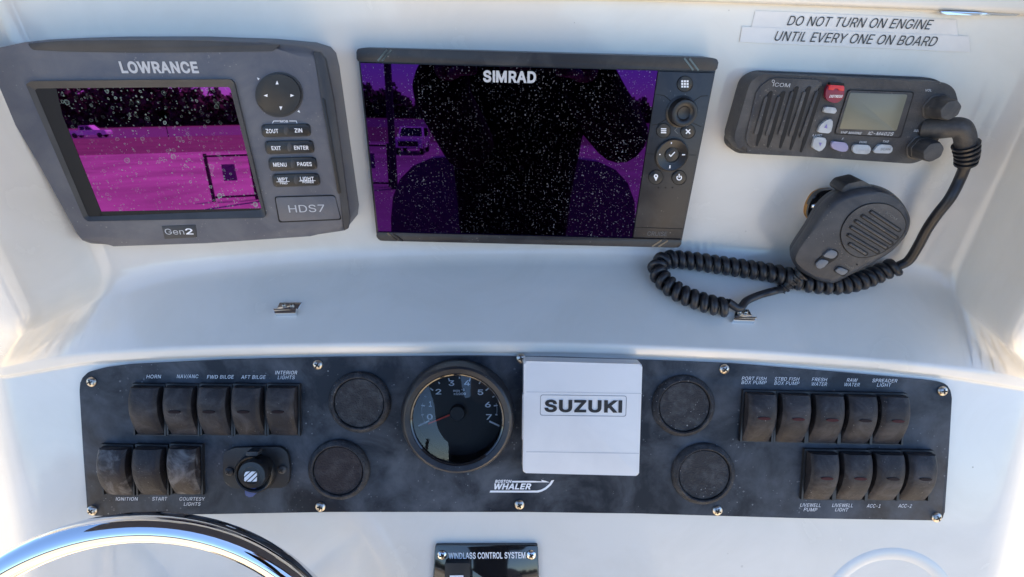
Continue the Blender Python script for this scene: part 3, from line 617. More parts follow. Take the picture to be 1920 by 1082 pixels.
        38, 37, 17, 16, 38, 17, 28, 0, 27, 27, 29, 28, 13, 41, 40, 40, 14, 13)),
        '1': (227, (38, 0, 38, 27, 195, 27, 195, 0, 138, 254, 138, 0, 106, 0, 106, 224, 43, 179, 43, 213, 99, 254, 138, 27, 106, 27), (3, 2, 5, 12, 11, 7, 1, 0, 6, 9, 8, 7, 10,
        9, 7, 7, 4, 10, 11, 12, 6, 4, 7, 11, 5, 2, 11, 6, 5, 11, 1, 6, 12)),
        '2': (227, (32, 0, 32, 24, 117, 114, 130, 129, 141, 141, 149, 153, 155, 163, 159, 174, 160, 186, 159, 198, 154, 209, 146, 218, 137, 224, 125, 228, 112, 230, 98, 228, 86,
        224, 77, 216, 69, 207, 65, 195, 64, 181, 33, 181, 35, 202, 43, 221, 55, 237, 72, 248, 91, 255, 112, 258, 134, 255, 153, 248, 169, 237, 181, 223, 188, 205, 191, 186, 189,
        172, 185, 159, 179, 145, 168, 129, 153, 111, 133, 90, 76, 30, 195, 28, 195, 0), (20, 19, 21, 22, 21, 19, 19, 18, 22, 23, 22, 18, 18, 24, 23, 26, 16, 15, 27, 14, 13, 39,
        2, 40, 14, 27, 15, 26, 15, 27, 1, 0, 40, 40, 2, 1, 24, 18, 17, 25, 24, 17, 17, 16, 25, 16, 26, 25, 12, 11, 29, 28, 12, 29, 34, 33, 8, 33, 32, 8, 4, 38, 37, 5, 4, 37, 37,
        36, 5, 6, 5, 36, 36, 35, 6, 7, 6, 35, 35, 34, 7, 34, 8, 7, 8, 32, 9, 32, 31, 9, 10, 9, 31, 31, 30, 10, 11, 10, 30, 29, 11, 30, 40, 0, 42, 42, 41, 40, 2, 39, 38, 3, 2, 38,
        38, 4, 3, 12, 28, 13, 27, 13, 28)),
        '3': (227, (109, -3, 87, -1, 66, 5, 49, 15, 35, 29, 26, 46, 22, 66, 55, 66, 57, 54, 63, 44, 72, 35, 83, 30, 95, 26, 109, 25, 124, 26, 138, 30, 149, 37, 157, 46, 163, 58,
        165, 72, 163, 86, 158, 98, 150, 109, 137, 117, 121, 122, 101, 124, 78, 124, 78, 150, 144, 224, 35, 226, 35, 254, 186, 254, 186, 230, 106, 139, 106, 144, 132, 144, 154,
        138, 172, 127, 185, 111, 194, 93, 196, 72, 194, 51, 185, 33, 172, 18, 154, 6, 133, -1, 110, 144), (2, 10, 3, 10, 9, 3, 3, 9, 4, 9, 8, 4, 5, 4, 8, 8, 7, 5, 6, 5, 7, 1, 12,
        11, 14, 13, 0, 12, 1, 0, 0, 13, 12, 24, 33, 25, 26, 25, 33, 27, 26, 33, 33, 34, 27, 1, 11, 2, 10, 2, 11, 15, 45, 44, 44, 16, 15, 22, 36, 23, 35, 23, 36, 18, 42, 41, 19,
        18, 41, 41, 40, 19, 40, 39, 19, 20, 19, 39, 39, 38, 20, 16, 44, 43, 17, 16, 43, 43, 42, 17, 42, 18, 17, 20, 38, 21, 38, 37, 21, 22, 21, 37, 36, 22, 37, 32, 28, 34, 32,
        31, 28, 14, 0, 45, 45, 15, 14, 23, 35, 24, 33, 24, 35, 27, 34, 28, 30, 29, 28, 28, 31, 30, 33, 35, 46, 34, 33, 46, 32, 34, 46)),
        '4': (227, (20, 53, 20, 79, 123, 254, 155, 254, 54, 83, 207, 81, 207, 53, 141, 0, 141, 61, 141, 73, 141, 159, 171, 159, 171, 0, 141, 53, 141, 82, 171, 82, 171, 53), (1,
        0, 4, 1, 4, 2, 4, 0, 8, 4, 8, 9, 15, 14, 9, 2, 4, 3, 11, 10, 14, 7, 12, 13, 8, 0, 13, 4, 9, 14, 14, 15, 11, 6, 5, 16, 5, 15, 16, 13, 16, 8, 16, 15, 9, 9, 8, 16, 16, 13,
        12)),
        '5': (227, (111, -3, 89, -1, 70, 6, 54, 16, 41, 30, 33, 47, 30, 65, 61, 65, 64, 54, 69, 44, 77, 36, 87, 30, 98, 26, 111, 25, 125, 27, 138, 32, 149, 41, 157, 52, 162, 66,
        164, 81, 162, 97, 157, 111, 148, 122, 137, 131, 124, 137, 109, 138, 96, 137, 84, 134, 73, 129, 64, 123, 34, 126, 48, 254, 183, 254, 183, 226, 75, 226, 67, 151, 77, 157,
        89, 162, 101, 166, 115, 167, 131, 165, 147, 160, 161, 153, 172, 143, 182, 130, 189, 116, 194, 99, 195, 82, 193, 58, 184, 38, 171, 21, 154, 8, 134, -1), (28, 35, 29, 4, 3,
        9, 9, 8, 4, 5, 4, 8, 8, 7, 5, 6, 5, 7, 29, 35, 30, 31, 30, 35, 12, 1, 0, 0, 13, 12, 25, 38, 26, 1, 12, 11, 36, 27, 26, 37, 36, 26, 26, 38, 37, 1, 11, 2, 11, 10, 2, 3, 2,
        10, 9, 3, 10, 35, 28, 27, 27, 36, 35, 31, 35, 34, 39, 24, 40, 51, 16, 15, 51, 15, 52, 14, 52, 15, 24, 23, 41, 40, 24, 41, 49, 48, 18, 19, 18, 48, 48, 47, 19, 47, 46, 19,
        20, 19, 46, 46, 45, 20, 16, 51, 50, 17, 16, 50, 50, 49, 17, 49, 18, 17, 20, 45, 21, 45, 44, 21, 22, 21, 44, 44, 43, 22, 43, 42, 22, 23, 22, 42, 41, 23, 42, 52, 14, 0, 13,
        0, 14, 24, 39, 25, 38, 25, 39, 33, 32, 34, 31, 34, 32)),
        '6': (227, (113, -3, 91, -1, 71, 7, 55, 20, 42, 37, 34, 58, 32, 81, 34, 100, 40, 119, 51, 142, 69, 170, 126, 254, 161, 254, 75, 131, 73, 131, 77, 137, 83, 144, 90, 149,
        98, 153, 107, 156, 117, 157, 139, 155, 158, 147, 173, 136, 185, 120, 192, 101, 194, 79, 192, 56, 184, 36, 171, 20, 155, 7, 135, -1, 113, 24, 127, 26, 139, 31, 149, 40,
        157, 51, 162, 64, 164, 79, 162, 94, 157, 107, 149, 118, 139, 126, 127, 131, 113, 133, 99, 131, 87, 126, 77, 118, 69, 107, 64, 94, 62, 79, 64, 64, 69, 51, 77, 40, 87, 31,
        99, 26, 87, 147), (4, 3, 52, 52, 51, 4, 5, 4, 51, 51, 50, 5, 6, 5, 50, 50, 49, 6, 7, 6, 49, 8, 7, 49, 49, 48, 8, 13, 14, 47, 14, 13, 15, 45, 18, 17, 1, 55, 54, 13, 47,
        46, 1, 54, 2, 54, 53, 2, 3, 2, 53, 52, 3, 53, 47, 14, 48, 8, 48, 14, 9, 8, 14, 14, 15, 9, 10, 9, 15, 15, 16, 10, 32, 0, 33, 43, 20, 44, 34, 31, 30, 30, 35, 34, 33, 0, 31,
        31, 34, 33, 42, 21, 43, 20, 43, 21, 29, 28, 36, 28, 27, 36, 37, 36, 27, 27, 26, 37, 38, 37, 26, 39, 38, 26, 26, 25, 39, 25, 24, 39, 40, 39, 24, 24, 23, 40, 35, 30, 29,
        29, 36, 35, 40, 23, 41, 23, 22, 41, 42, 41, 22, 21, 42, 22, 10, 16, 11, 55, 1, 0, 0, 32, 55, 18, 45, 44, 19, 18, 44, 44, 20, 19, 46, 45, 17, 56, 13, 17, 13, 46, 17, 16,
        15, 13, 13, 56, 16, 12, 11, 16, 12, 16, 56)),
        '7': (227, (48, 0, 162, 224, 31, 226, 31, 254, 195, 254, 195, 224, 82, 0), (1, 6, 5, 5, 4, 1, 6, 1, 0, 3, 2, 1, 1, 4, 3)),
        '8': (227, (113, -3, 89, -1, 68, 6, 50, 17, 37, 31, 29, 48, 26, 68, 28, 83, 33, 98, 40, 110, 51, 121, 63, 128, 76, 132, 59, 141, 46, 154, 38, 171, 35, 190, 38, 209, 45,
        225, 57, 239, 73, 249, 92, 256, 113, 258, 134, 256, 153, 249, 169, 239, 181, 225, 188, 209, 191, 190, 188, 171, 180, 154, 167, 141, 150, 133, 164, 128, 176, 121, 186,
        110, 194, 98, 199, 83, 200, 68, 198, 48, 189, 31, 176, 17, 158, 6, 137, -1, 113, 25, 129, 26, 142, 30, 153, 37, 161, 46, 167, 57, 168, 69, 167, 83, 161, 94, 153, 104,
        141, 111, 128, 116, 113, 118, 98, 116, 85, 111, 73, 104, 65, 94, 59, 83, 58, 69, 59, 57, 64, 46, 73, 37, 84, 30, 97, 26, 113, 145, 126, 146, 137, 150, 146, 157, 154, 165,
        158, 176, 160, 188, 158, 200, 154, 210, 147, 218, 138, 225, 126, 229, 113, 230, 100, 229, 89, 225, 79, 218, 72, 210, 68, 200, 66, 188, 68, 176, 72, 165, 79, 157, 89, 150,
        100, 146), (3, 64, 4, 64, 63, 4, 5, 4, 63, 6, 5, 63, 63, 62, 6, 7, 6, 62, 62, 61, 7, 8, 7, 61, 61, 60, 8, 9, 8, 60, 60, 10, 9, 16, 15, 86, 91, 57, 56, 67, 1, 0, 0, 44,
        67, 21, 82, 81, 1, 67, 66, 58, 57, 12, 57, 91, 12, 91, 90, 12, 89, 12, 90, 20, 83, 82, 82, 21, 20, 1, 66, 2, 66, 65, 2, 3, 2, 65, 64, 3, 65, 10, 60, 59, 11, 10, 59, 59,
        58, 11, 58, 12, 11, 12, 89, 13, 89, 88, 13, 14, 13, 88, 88, 87, 14, 15, 14, 87, 86, 15, 87, 16, 86, 85, 17, 16, 85, 18, 17, 85, 85, 84, 18, 19, 18, 84, 84, 83, 19, 83,
        20, 19, 79, 22, 80, 78, 23, 79, 22, 79, 23, 45, 43, 46, 54, 32, 55, 69, 55, 32, 70, 69, 32, 32, 71, 70, 77, 24, 78, 23, 78, 24, 41, 40, 48, 49, 48, 40, 40, 39, 49, 39,
        38, 49, 50, 49, 38, 38, 37, 50, 51, 50, 37, 37, 36, 51, 52, 51, 36, 36, 35, 52, 34, 52, 35, 29, 28, 74, 46, 43, 42, 47, 46, 42, 42, 41, 47, 41, 48, 47, 52, 34, 53, 34,
        33, 53, 54, 53, 33, 32, 54, 33, 71, 32, 31, 72, 71, 31, 31, 30, 72, 73, 72, 30, 30, 29, 73, 29, 74, 73, 74, 28, 75, 28, 27, 75, 27, 26, 75, 76, 75, 26, 26, 25, 76, 77,
        76, 25, 24, 77, 25, 43, 45, 0, 44, 0, 45, 55, 69, 56, 69, 68, 56, 91, 56, 68, 80, 22, 81, 21, 81, 22)),
        '9': (227, (113, 258, 135, 255, 155, 247, 171, 234, 184, 217, 192, 197, 194, 173, 192, 155, 186, 135, 175, 112, 158, 84, 100, 0, 65, 0, 151, 124, 154, 124, 149, 117, 144,
        111, 137, 105, 128, 101, 119, 98, 109, 97, 87, 100, 69, 107, 53, 119, 41, 134, 34, 154, 32, 176, 34, 198, 42, 218, 55, 235, 71, 247, 91, 255, 113, 230, 99, 228, 87, 223,
        77, 215, 69, 204, 64, 191, 63, 176, 64, 161, 69, 148, 77, 137, 87, 129, 99, 123, 113, 122, 127, 123, 139, 129, 149, 137, 157, 147, 162, 160, 164, 175, 162, 190, 157, 204,
        150, 215, 139, 223, 127, 228, 139, 107), (24, 23, 40, 40, 39, 24, 25, 24, 39, 26, 25, 39, 39, 38, 26, 38, 37, 26, 27, 26, 37, 37, 36, 27, 28, 27, 36, 29, 28, 36, 30, 35,
        34, 34, 31, 30, 20, 44, 43, 32, 0, 33, 20, 43, 21, 42, 21, 43, 31, 34, 33, 33, 0, 31, 10, 16, 11, 21, 42, 22, 42, 41, 22, 23, 22, 41, 40, 23, 41, 29, 36, 35, 35, 30, 29,
        18, 17, 45, 13, 14, 47, 14, 13, 15, 13, 47, 46, 1, 55, 54, 49, 48, 8, 8, 7, 49, 7, 6, 49, 50, 49, 6, 6, 5, 50, 51, 50, 5, 5, 4, 51, 52, 51, 4, 4, 3, 52, 15, 16, 10, 10,
        9, 15, 14, 15, 9, 9, 8, 14, 8, 48, 14, 47, 14, 48, 52, 3, 53, 3, 2, 53, 54, 53, 2, 1, 54, 2, 44, 20, 19, 19, 18, 44, 18, 45, 44, 0, 32, 55, 55, 1, 0, 45, 17, 46, 56, 13,
        17, 13, 46, 17, 16, 15, 13, 13, 56, 16, 12, 11, 16, 12, 16, 56)),
        '/': (125, (117, 266, 36, -38, 7, -38, 89, 266), (0, 3, 1, 2, 1, 3)),
        '-': (227, (168, 122, 168, 94, 57, 94, 57, 122), (3, 2, 1, 1, 0, 3)),
        'e': (202, (106, -4, 80, -1, 58, 8, 41, 23, 28, 42, 20, 66, 17, 93, 20, 121, 28, 145, 40, 165, 58, 180, 78, 189, 103, 192, 118, 191, 133, 187, 147, 180, 160, 170, 170,
        157, 179, 141, 184, 121, 186, 97, 186, 85, 37, 85, 37, 110, 169, 110, 155, 101, 153, 119, 149, 134, 141, 147, 131, 157, 118, 163, 103, 165, 87, 163, 73, 157, 62, 147, 54,
        135, 50, 121, 48, 105, 48, 89, 50, 69, 55, 53, 64, 40, 76, 31, 90, 25, 106, 23, 117, 24, 127, 26, 135, 31, 143, 36, 149, 44, 153, 53, 182, 45, 177, 32, 168, 20, 156, 10,
        141, 2, 125, -3, 154, 110, 48, 110, 48, 85), (6, 5, 22, 22, 23, 6, 7, 6, 23, 5, 4, 39, 22, 5, 39, 38, 37, 22, 23, 22, 37, 25, 24, 57, 7, 23, 36, 8, 7, 36, 36, 35, 8, 35,
        9, 8, 42, 41, 2, 34, 33, 10, 0, 43, 1, 31, 12, 32, 11, 32, 12, 42, 2, 1, 1, 43, 42, 32, 11, 33, 10, 33, 11, 2, 41, 3, 41, 40, 3, 4, 3, 40, 39, 4, 40, 9, 35, 34, 34, 10,
        9, 56, 46, 45, 46, 56, 55, 55, 47, 46, 15, 14, 29, 30, 29, 14, 13, 30, 14, 20, 19, 24, 18, 24, 19, 52, 51, 50, 21, 25, 38, 21, 20, 25, 20, 24, 25, 24, 18, 26, 27, 26, 18,
        18, 17, 27, 47, 55, 54, 48, 47, 54, 54, 53, 48, 49, 48, 53, 53, 52, 49, 52, 50, 49, 27, 17, 28, 17, 16, 28, 29, 28, 16, 15, 29, 16, 56, 45, 0, 45, 44, 0, 43, 0, 44, 37,
        38, 25, 30, 13, 31, 12, 31, 13, 22, 39, 59, 38, 22, 59, 36, 23, 58, 24, 26, 57, 23, 37, 58, 37, 25, 57, 37, 57, 58, 21, 38, 59)),
        'n': (205, (57, 113, 57, 0, 26, 0, 26, 190, 56, 190, 56, 144, 51, 144, 62, 166, 76, 181, 94, 189, 114, 192, 132, 190, 147, 184, 160, 174, 170, 160, 176, 142, 179, 120,
        179, 0, 148, 0, 148, 118, 145, 137, 136, 152, 123, 161, 105, 165, 92, 163, 80, 159, 71, 151, 63, 141, 58, 129, 56, 154), (1, 0, 2, 3, 2, 0, 6, 3, 0, 25, 24, 8, 26, 25, 7,
        25, 8, 7, 6, 0, 28, 5, 6, 28, 28, 27, 5, 27, 26, 5, 26, 7, 5, 3, 6, 4, 9, 23, 10, 10, 23, 22, 22, 11, 10, 19, 18, 17, 17, 16, 19, 19, 16, 20, 16, 15, 20, 15, 14, 20, 21,
        20, 14, 14, 13, 21, 13, 12, 21, 22, 21, 12, 11, 22, 12, 23, 9, 24, 8, 24, 9, 5, 7, 29, 6, 5, 29, 4, 6, 29)),
        'i': (83, (26, 0, 26, 190, 57, 190, 57, 0, 42, 221, 34, 223, 27, 227, 22, 234, 21, 242, 22, 249, 27, 256, 34, 260, 42, 262, 50, 260, 57, 256, 62, 249, 63, 242, 62, 234,
        57, 227, 50, 223), (11, 5, 4, 10, 6, 5, 5, 11, 10, 8, 7, 6, 6, 10, 8, 9, 8, 10, 17, 16, 18, 14, 18, 16, 16, 15, 14, 13, 19, 18, 18, 14, 13, 1, 0, 3, 3, 2, 1, 19, 13, 4,
        13, 12, 4, 11, 4, 12)),
        'o': (208, (104, -4, 79, -1, 58, 8, 41, 23, 28, 43, 20, 66, 17, 94, 20, 122, 28, 146, 41, 165, 58, 180, 79, 189, 104, 192, 128, 189, 149, 180, 167, 165, 180, 146, 188,
        122, 191, 94, 188, 66, 180, 43, 167, 23, 149, 8, 128, -1, 104, 23, 121, 26, 135, 33, 146, 44, 154, 59, 158, 75, 160, 94, 158, 112, 154, 129, 146, 144, 135, 155, 121, 162,
        104, 165, 86, 162, 73, 155, 62, 144, 54, 129, 50, 112, 48, 94, 50, 75, 54, 59, 62, 44, 73, 33, 86, 26), (5, 4, 44, 44, 43, 5, 6, 5, 43, 43, 42, 6, 42, 41, 6, 7, 6, 41,
        41, 40, 7, 8, 7, 40, 0, 24, 1, 47, 1, 24, 1, 47, 2, 46, 2, 47, 10, 38, 37, 37, 11, 10, 2, 46, 3, 46, 45, 3, 4, 3, 45, 44, 4, 45, 8, 40, 39, 9, 8, 39, 39, 38, 9, 38, 10,
        9, 36, 35, 13, 12, 36, 13, 25, 23, 22, 22, 26, 25, 34, 14, 35, 13, 35, 14, 20, 19, 28, 29, 28, 19, 19, 18, 29, 30, 29, 18, 31, 30, 18, 18, 17, 31, 32, 31, 17, 17, 16, 32,
        26, 22, 21, 27, 26, 21, 21, 20, 27, 20, 28, 27, 32, 16, 33, 16, 15, 33, 34, 33, 15, 14, 34, 15, 24, 0, 23, 23, 25, 24, 11, 37, 36, 36, 12, 11)),
        'm': (305, (26, 0, 26, 190, 56, 190, 56, 148, 54, 148, 59, 162, 66, 173, 75, 182, 86, 188, 98, 192, 110, 193, 129, 190, 144, 180, 154, 166, 160, 147, 156, 147, 161, 160,
        169, 172, 178, 181, 190, 187, 204, 192, 218, 193, 234, 191, 249, 186, 261, 177, 270, 164, 276, 148, 278, 128, 278, 0, 248, 0, 248, 127, 245, 145, 236, 156, 224, 163, 209,
        165, 197, 164, 187, 160, 179, 153, 173, 145, 169, 135, 168, 124, 168, 0, 137, 0, 137, 130, 134, 144, 126, 156, 115, 163, 100, 165, 89, 164, 79, 160, 70, 154, 63, 145, 58,
        133, 57, 119, 57, 0, 56, 154, 158, 153), (50, 6, 5, 0, 54, 53, 1, 0, 53, 4, 1, 53, 53, 52, 4, 3, 4, 52, 52, 51, 3, 51, 50, 3, 50, 5, 3, 1, 4, 2, 46, 10, 47, 9, 47, 10, 8,
        48, 47, 47, 9, 8, 45, 44, 13, 13, 12, 45, 45, 12, 46, 12, 11, 46, 10, 46, 11, 6, 50, 49, 7, 6, 49, 49, 48, 7, 48, 8, 7, 14, 15, 39, 35, 20, 19, 36, 35, 18, 35, 19, 18,
        14, 39, 38, 16, 14, 38, 38, 37, 16, 17, 16, 37, 37, 36, 17, 36, 18, 17, 21, 34, 33, 21, 33, 22, 28, 27, 30, 27, 26, 30, 28, 30, 29, 30, 26, 31, 26, 25, 31, 32, 31, 25,
        25, 24, 32, 24, 23, 32, 33, 32, 23, 22, 33, 23, 20, 35, 34, 34, 21, 20, 41, 40, 42, 43, 42, 40, 40, 39, 43, 39, 15, 43, 44, 43, 15, 13, 44, 15, 15, 14, 56, 3, 5, 55, 4,
        3, 55, 2, 4, 55, 14, 16, 56, 13, 15, 56)),
        'x': (189, (10, 0, 86, 109, 86, 86, 14, 190, 50, 190, 74, 153, 82, 139, 90, 127, 97, 115, 104, 103, 88, 103, 95, 115, 101, 127, 108, 139, 117, 153, 141, 190, 176, 190,
        104, 84, 104, 107, 179, 0, 143, 0, 115, 43, 107, 56, 100, 68, 93, 80, 86, 91, 102, 91, 95, 80, 89, 68, 82, 56, 74, 43, 46, 0, 78, 97, 96, 116, 112, 96, 94, 78), (0, 31,
        30, 4, 3, 5, 1, 2, 25, 25, 10, 1, 28, 24, 2, 25, 2, 24, 1, 10, 11, 11, 7, 1, 28, 2, 29, 30, 29, 2, 0, 30, 2, 2, 1, 32, 5, 3, 1, 6, 5, 1, 1, 7, 6, 9, 26, 17, 17, 18, 9,
        27, 23, 17, 17, 26, 27, 9, 18, 8, 12, 8, 18, 20, 19, 21, 16, 15, 14, 17, 23, 22, 22, 21, 17, 21, 19, 17, 17, 19, 34, 18, 17, 34, 16, 14, 18, 14, 13, 18, 12, 18, 13, 27,
        24, 35, 27, 26, 24, 25, 24, 26, 10, 25, 26, 26, 9, 10, 9, 8, 10, 11, 10, 8, 11, 8, 33, 1, 3, 32, 0, 2, 32, 8, 12, 33, 7, 11, 33, 16, 18, 34, 24, 28, 35, 23, 27, 35)),
    },
    'bold': {
        'A': (249, (-3, -8, 95, 262, 144, 262, 243, -8, 192, -8, 136, 149, 131, 164, 124, 184, 117, 207, 105, 247, 133, 247, 122, 207, 114, 183, 108, 164, 103, 149, 48, -8, 47,
        63, 47, 107, 193, 107, 193, 63, 119, 200, 88, 107, 151, 107, 167, 63, 73, 63), (16, 0, 15, 0, 16, 17, 17, 1, 0, 12, 8, 9, 24, 21, 16, 14, 13, 17, 1, 17, 13, 13, 12, 1,
        12, 9, 1, 11, 7, 10, 18, 19, 3, 3, 19, 4, 18, 3, 2, 6, 5, 18, 18, 2, 6, 7, 6, 2, 10, 7, 2, 22, 23, 19, 11, 8, 20, 11, 10, 8, 9, 8, 10, 1, 9, 10, 10, 2, 1, 8, 12, 20, 7,
        11, 20, 21, 24, 22, 14, 17, 21, 17, 16, 21, 18, 5, 22, 19, 18, 22, 4, 19, 23, 23, 22, 24, 16, 15, 24)),
        'B': (238, (22, -8, 22, 262, 121, 262, 146, 260, 168, 253, 185, 241, 197, 225, 205, 207, 207, 187, 205, 170, 201, 156, 193, 145, 183, 136, 172, 130, 165, 128, 165, 138,
        172, 136, 186, 130, 198, 119, 208, 105, 215, 88, 217, 68, 215, 48, 207, 29, 194, 13, 176, 2, 152, -6, 124, -8, 70, 37, 122, 37, 146, 39, 160, 46, 167, 56, 170, 69, 168,
        79, 164, 88, 158, 96, 149, 102, 138, 106, 124, 107, 70, 107, 70, 151, 119, 151, 131, 152, 141, 155, 149, 161, 155, 168, 159, 176, 160, 186, 158, 198, 151, 208, 139, 215,
        119, 218, 70, 218, 178, 134), (0, 28, 40, 1, 0, 40, 40, 41, 1, 41, 53, 1, 39, 43, 42, 28, 0, 27, 27, 29, 28, 39, 42, 40, 41, 40, 42, 52, 2, 53, 1, 53, 2, 29, 27, 26, 26,
        30, 29, 43, 39, 38, 51, 3, 52, 2, 52, 3, 13, 54, 16, 15, 14, 13, 13, 16, 15, 23, 22, 32, 33, 32, 22, 22, 21, 33, 21, 20, 33, 34, 33, 20, 20, 19, 34, 35, 34, 19, 19, 18,
        35, 54, 13, 17, 16, 12, 11, 9, 8, 48, 8, 7, 48, 30, 26, 25, 31, 30, 25, 25, 24, 31, 24, 23, 31, 23, 32, 31, 35, 18, 36, 18, 17, 36, 17, 13, 36, 13, 14, 36, 37, 36, 14,
        38, 37, 14, 43, 38, 14, 44, 43, 14, 14, 15, 44, 45, 44, 15, 46, 45, 15, 15, 16, 46, 16, 11, 46, 47, 46, 11, 11, 10, 47, 10, 9, 47, 9, 48, 47, 48, 7, 49, 7, 6, 49, 50, 49,
        6, 6, 5, 50, 5, 4, 50, 51, 50, 4, 3, 51, 4, 12, 16, 54)),
        'C': (265, (134, -11, 111, -10, 90, -4, 71, 6, 54, 19, 39, 35, 28, 54, 19, 76, 14, 100, 12, 127, 14, 154, 19, 178, 28, 200, 39, 219, 54, 236, 71, 249, 90, 258, 111, 264,
        134, 266, 154, 264, 173, 260, 190, 252, 206, 242, 220, 229, 231, 213, 239, 195, 247, 166, 198, 166, 193, 183, 188, 193, 182, 201, 174, 208, 165, 213, 155, 217, 145, 219,
        134, 220, 114, 217, 96, 209, 81, 196, 70, 178, 62, 155, 60, 127, 62, 99, 70, 76, 81, 58, 96, 45, 114, 37, 134, 34, 145, 35, 155, 38, 165, 41, 174, 47, 182, 53, 188, 62,
        193, 71, 198, 88, 247, 88, 239, 59, 231, 41, 220, 26, 206, 13, 190, 2, 173, -5, 154, -10), (5, 43, 6, 7, 6, 43, 43, 42, 7, 8, 7, 42, 42, 41, 8, 9, 8, 41, 10, 9, 41, 41,
        40, 10, 11, 10, 40, 40, 39, 11, 12, 11, 39, 13, 12, 39, 2, 45, 3, 37, 16, 15, 0, 47, 1, 46, 1, 47, 17, 36, 35, 35, 18, 17, 1, 46, 2, 45, 2, 46, 16, 37, 36, 36, 17, 16, 3,
        45, 4, 45, 44, 4, 5, 4, 44, 43, 5, 44, 13, 39, 38, 14, 13, 38, 38, 37, 14, 37, 15, 14, 48, 63, 49, 19, 34, 33, 49, 63, 62, 50, 49, 62, 33, 32, 20, 19, 33, 20, 58, 57, 54,
        55, 54, 57, 57, 56, 55, 26, 25, 27, 28, 27, 25, 25, 24, 28, 50, 62, 61, 51, 50, 61, 61, 60, 51, 52, 51, 60, 60, 59, 52, 53, 52, 59, 59, 58, 53, 58, 54, 53, 28, 24, 29,
        24, 23, 29, 30, 29, 23, 23, 22, 30, 31, 30, 22, 22, 21, 31, 32, 31, 21, 20, 32, 21, 63, 48, 0, 47, 0, 48, 18, 35, 34, 34, 19, 18)),
        'D': (261, (110, -8, 40, -8, 40, 37, 107, 37, 134, 39, 155, 47, 171, 60, 182, 78, 189, 100, 192, 128, 189, 155, 182, 177, 171, 194, 156, 207, 136, 215, 110, 218, 39, 218,
        39, 262, 113, 262, 137, 261, 160, 255, 180, 246, 205, 226, 224, 199, 232, 178, 237, 154, 239, 128, 237, 101, 232, 77, 224, 56, 212, 37, 197, 21, 179, 8, 158, -1, 135, -6,
        70, 262, 70, -8, 22, -8, 22, 262, 70, 218, 70, 37), (38, 37, 16, 16, 17, 38, 2, 1, 36, 2, 36, 40, 1, 2, 37, 16, 37, 2, 17, 16, 35, 4, 34, 33, 33, 5, 4, 14, 19, 15, 18,
        15, 19, 36, 1, 0, 3, 36, 0, 0, 34, 3, 34, 4, 3, 16, 2, 39, 35, 16, 39, 15, 18, 35, 31, 30, 6, 7, 6, 30, 30, 29, 7, 29, 28, 7, 8, 7, 28, 28, 27, 8, 9, 8, 27, 27, 26, 9,
        26, 25, 9, 10, 9, 25, 25, 24, 10, 11, 10, 24, 24, 23, 11, 12, 11, 23, 23, 22, 12, 21, 12, 22, 5, 33, 32, 32, 31, 5, 31, 6, 5, 12, 21, 13, 21, 20, 13, 14, 13, 20, 19, 14,
        20, 15, 35, 39, 2, 40, 39, 36, 3, 40)),
        'E': (219, (22, -8, 22, 262, 194, 262, 194, 218, 70, 218, 70, 151, 186, 151, 186, 106, 70, 106, 70, 37, 196, 37, 196, -8), (0, 9, 8, 1, 0, 8, 8, 5, 1, 5, 4, 1, 9, 0, 11,
        11, 10, 9, 5, 8, 7, 7, 6, 5, 3, 2, 4, 1, 4, 2)),
        'F': (215, (22, -8, 22, 262, 193, 262, 193, 218, 70, 218, 70, 147, 181, 147, 181, 103, 70, 103, 70, -8), (9, 8, 0, 8, 5, 0, 1, 0, 5, 3, 2, 4, 5, 8, 7, 7, 6, 5, 1, 5, 4,
        4, 2, 1)),
        'G': (270, (134, -11, 111, -10, 90, -4, 70, 6, 53, 19, 39, 35, 27, 54, 19, 76, 14, 100, 12, 127, 14, 154, 19, 178, 27, 200, 39, 219, 53, 236, 70, 249, 89, 258, 110, 264,
        132, 266, 153, 264, 173, 259, 191, 252, 207, 241, 220, 228, 231, 212, 240, 195, 248, 166, 199, 166, 192, 183, 187, 192, 181, 200, 173, 207, 165, 213, 155, 217, 145, 219,
        133, 220, 113, 217, 96, 209, 81, 197, 70, 179, 62, 155, 60, 127, 62, 99, 70, 76, 81, 58, 96, 45, 114, 37, 134, 35, 153, 37, 168, 43, 181, 52, 191, 66, 197, 82, 200, 111,
        235, 98, 133, 92, 133, 136, 247, 136, 247, 100, 243, 69, 232, 41, 215, 19, 192, 2, 165, -8, 199, 96), (5, 43, 6, 7, 6, 43, 43, 42, 7, 8, 7, 42, 42, 41, 8, 9, 8, 41, 10,
        9, 41, 41, 40, 10, 11, 10, 40, 40, 39, 11, 12, 11, 39, 13, 12, 39, 2, 45, 3, 37, 16, 15, 17, 36, 35, 35, 18, 17, 1, 46, 2, 45, 2, 46, 16, 37, 36, 36, 17, 16, 3, 45, 4,
        45, 44, 4, 5, 4, 44, 43, 5, 44, 13, 39, 38, 14, 13, 38, 38, 37, 14, 37, 15, 14, 47, 0, 48, 48, 0, 63, 33, 19, 34, 48, 63, 49, 31, 21, 32, 21, 20, 32, 33, 32, 20, 19, 33,
        20, 59, 58, 54, 58, 57, 54, 59, 54, 52, 53, 64, 54, 54, 57, 53, 26, 25, 27, 28, 27, 25, 25, 24, 28, 49, 63, 62, 50, 49, 62, 62, 61, 50, 61, 60, 50, 51, 50, 60, 60, 59,
        51, 59, 52, 51, 28, 24, 29, 24, 23, 29, 30, 29, 23, 23, 22, 30, 31, 30, 22, 21, 31, 22, 0, 47, 1, 46, 1, 47, 64, 53, 55, 56, 55, 53, 53, 57, 56, 18, 35, 34, 34, 19, 18,
        52, 54, 64)),
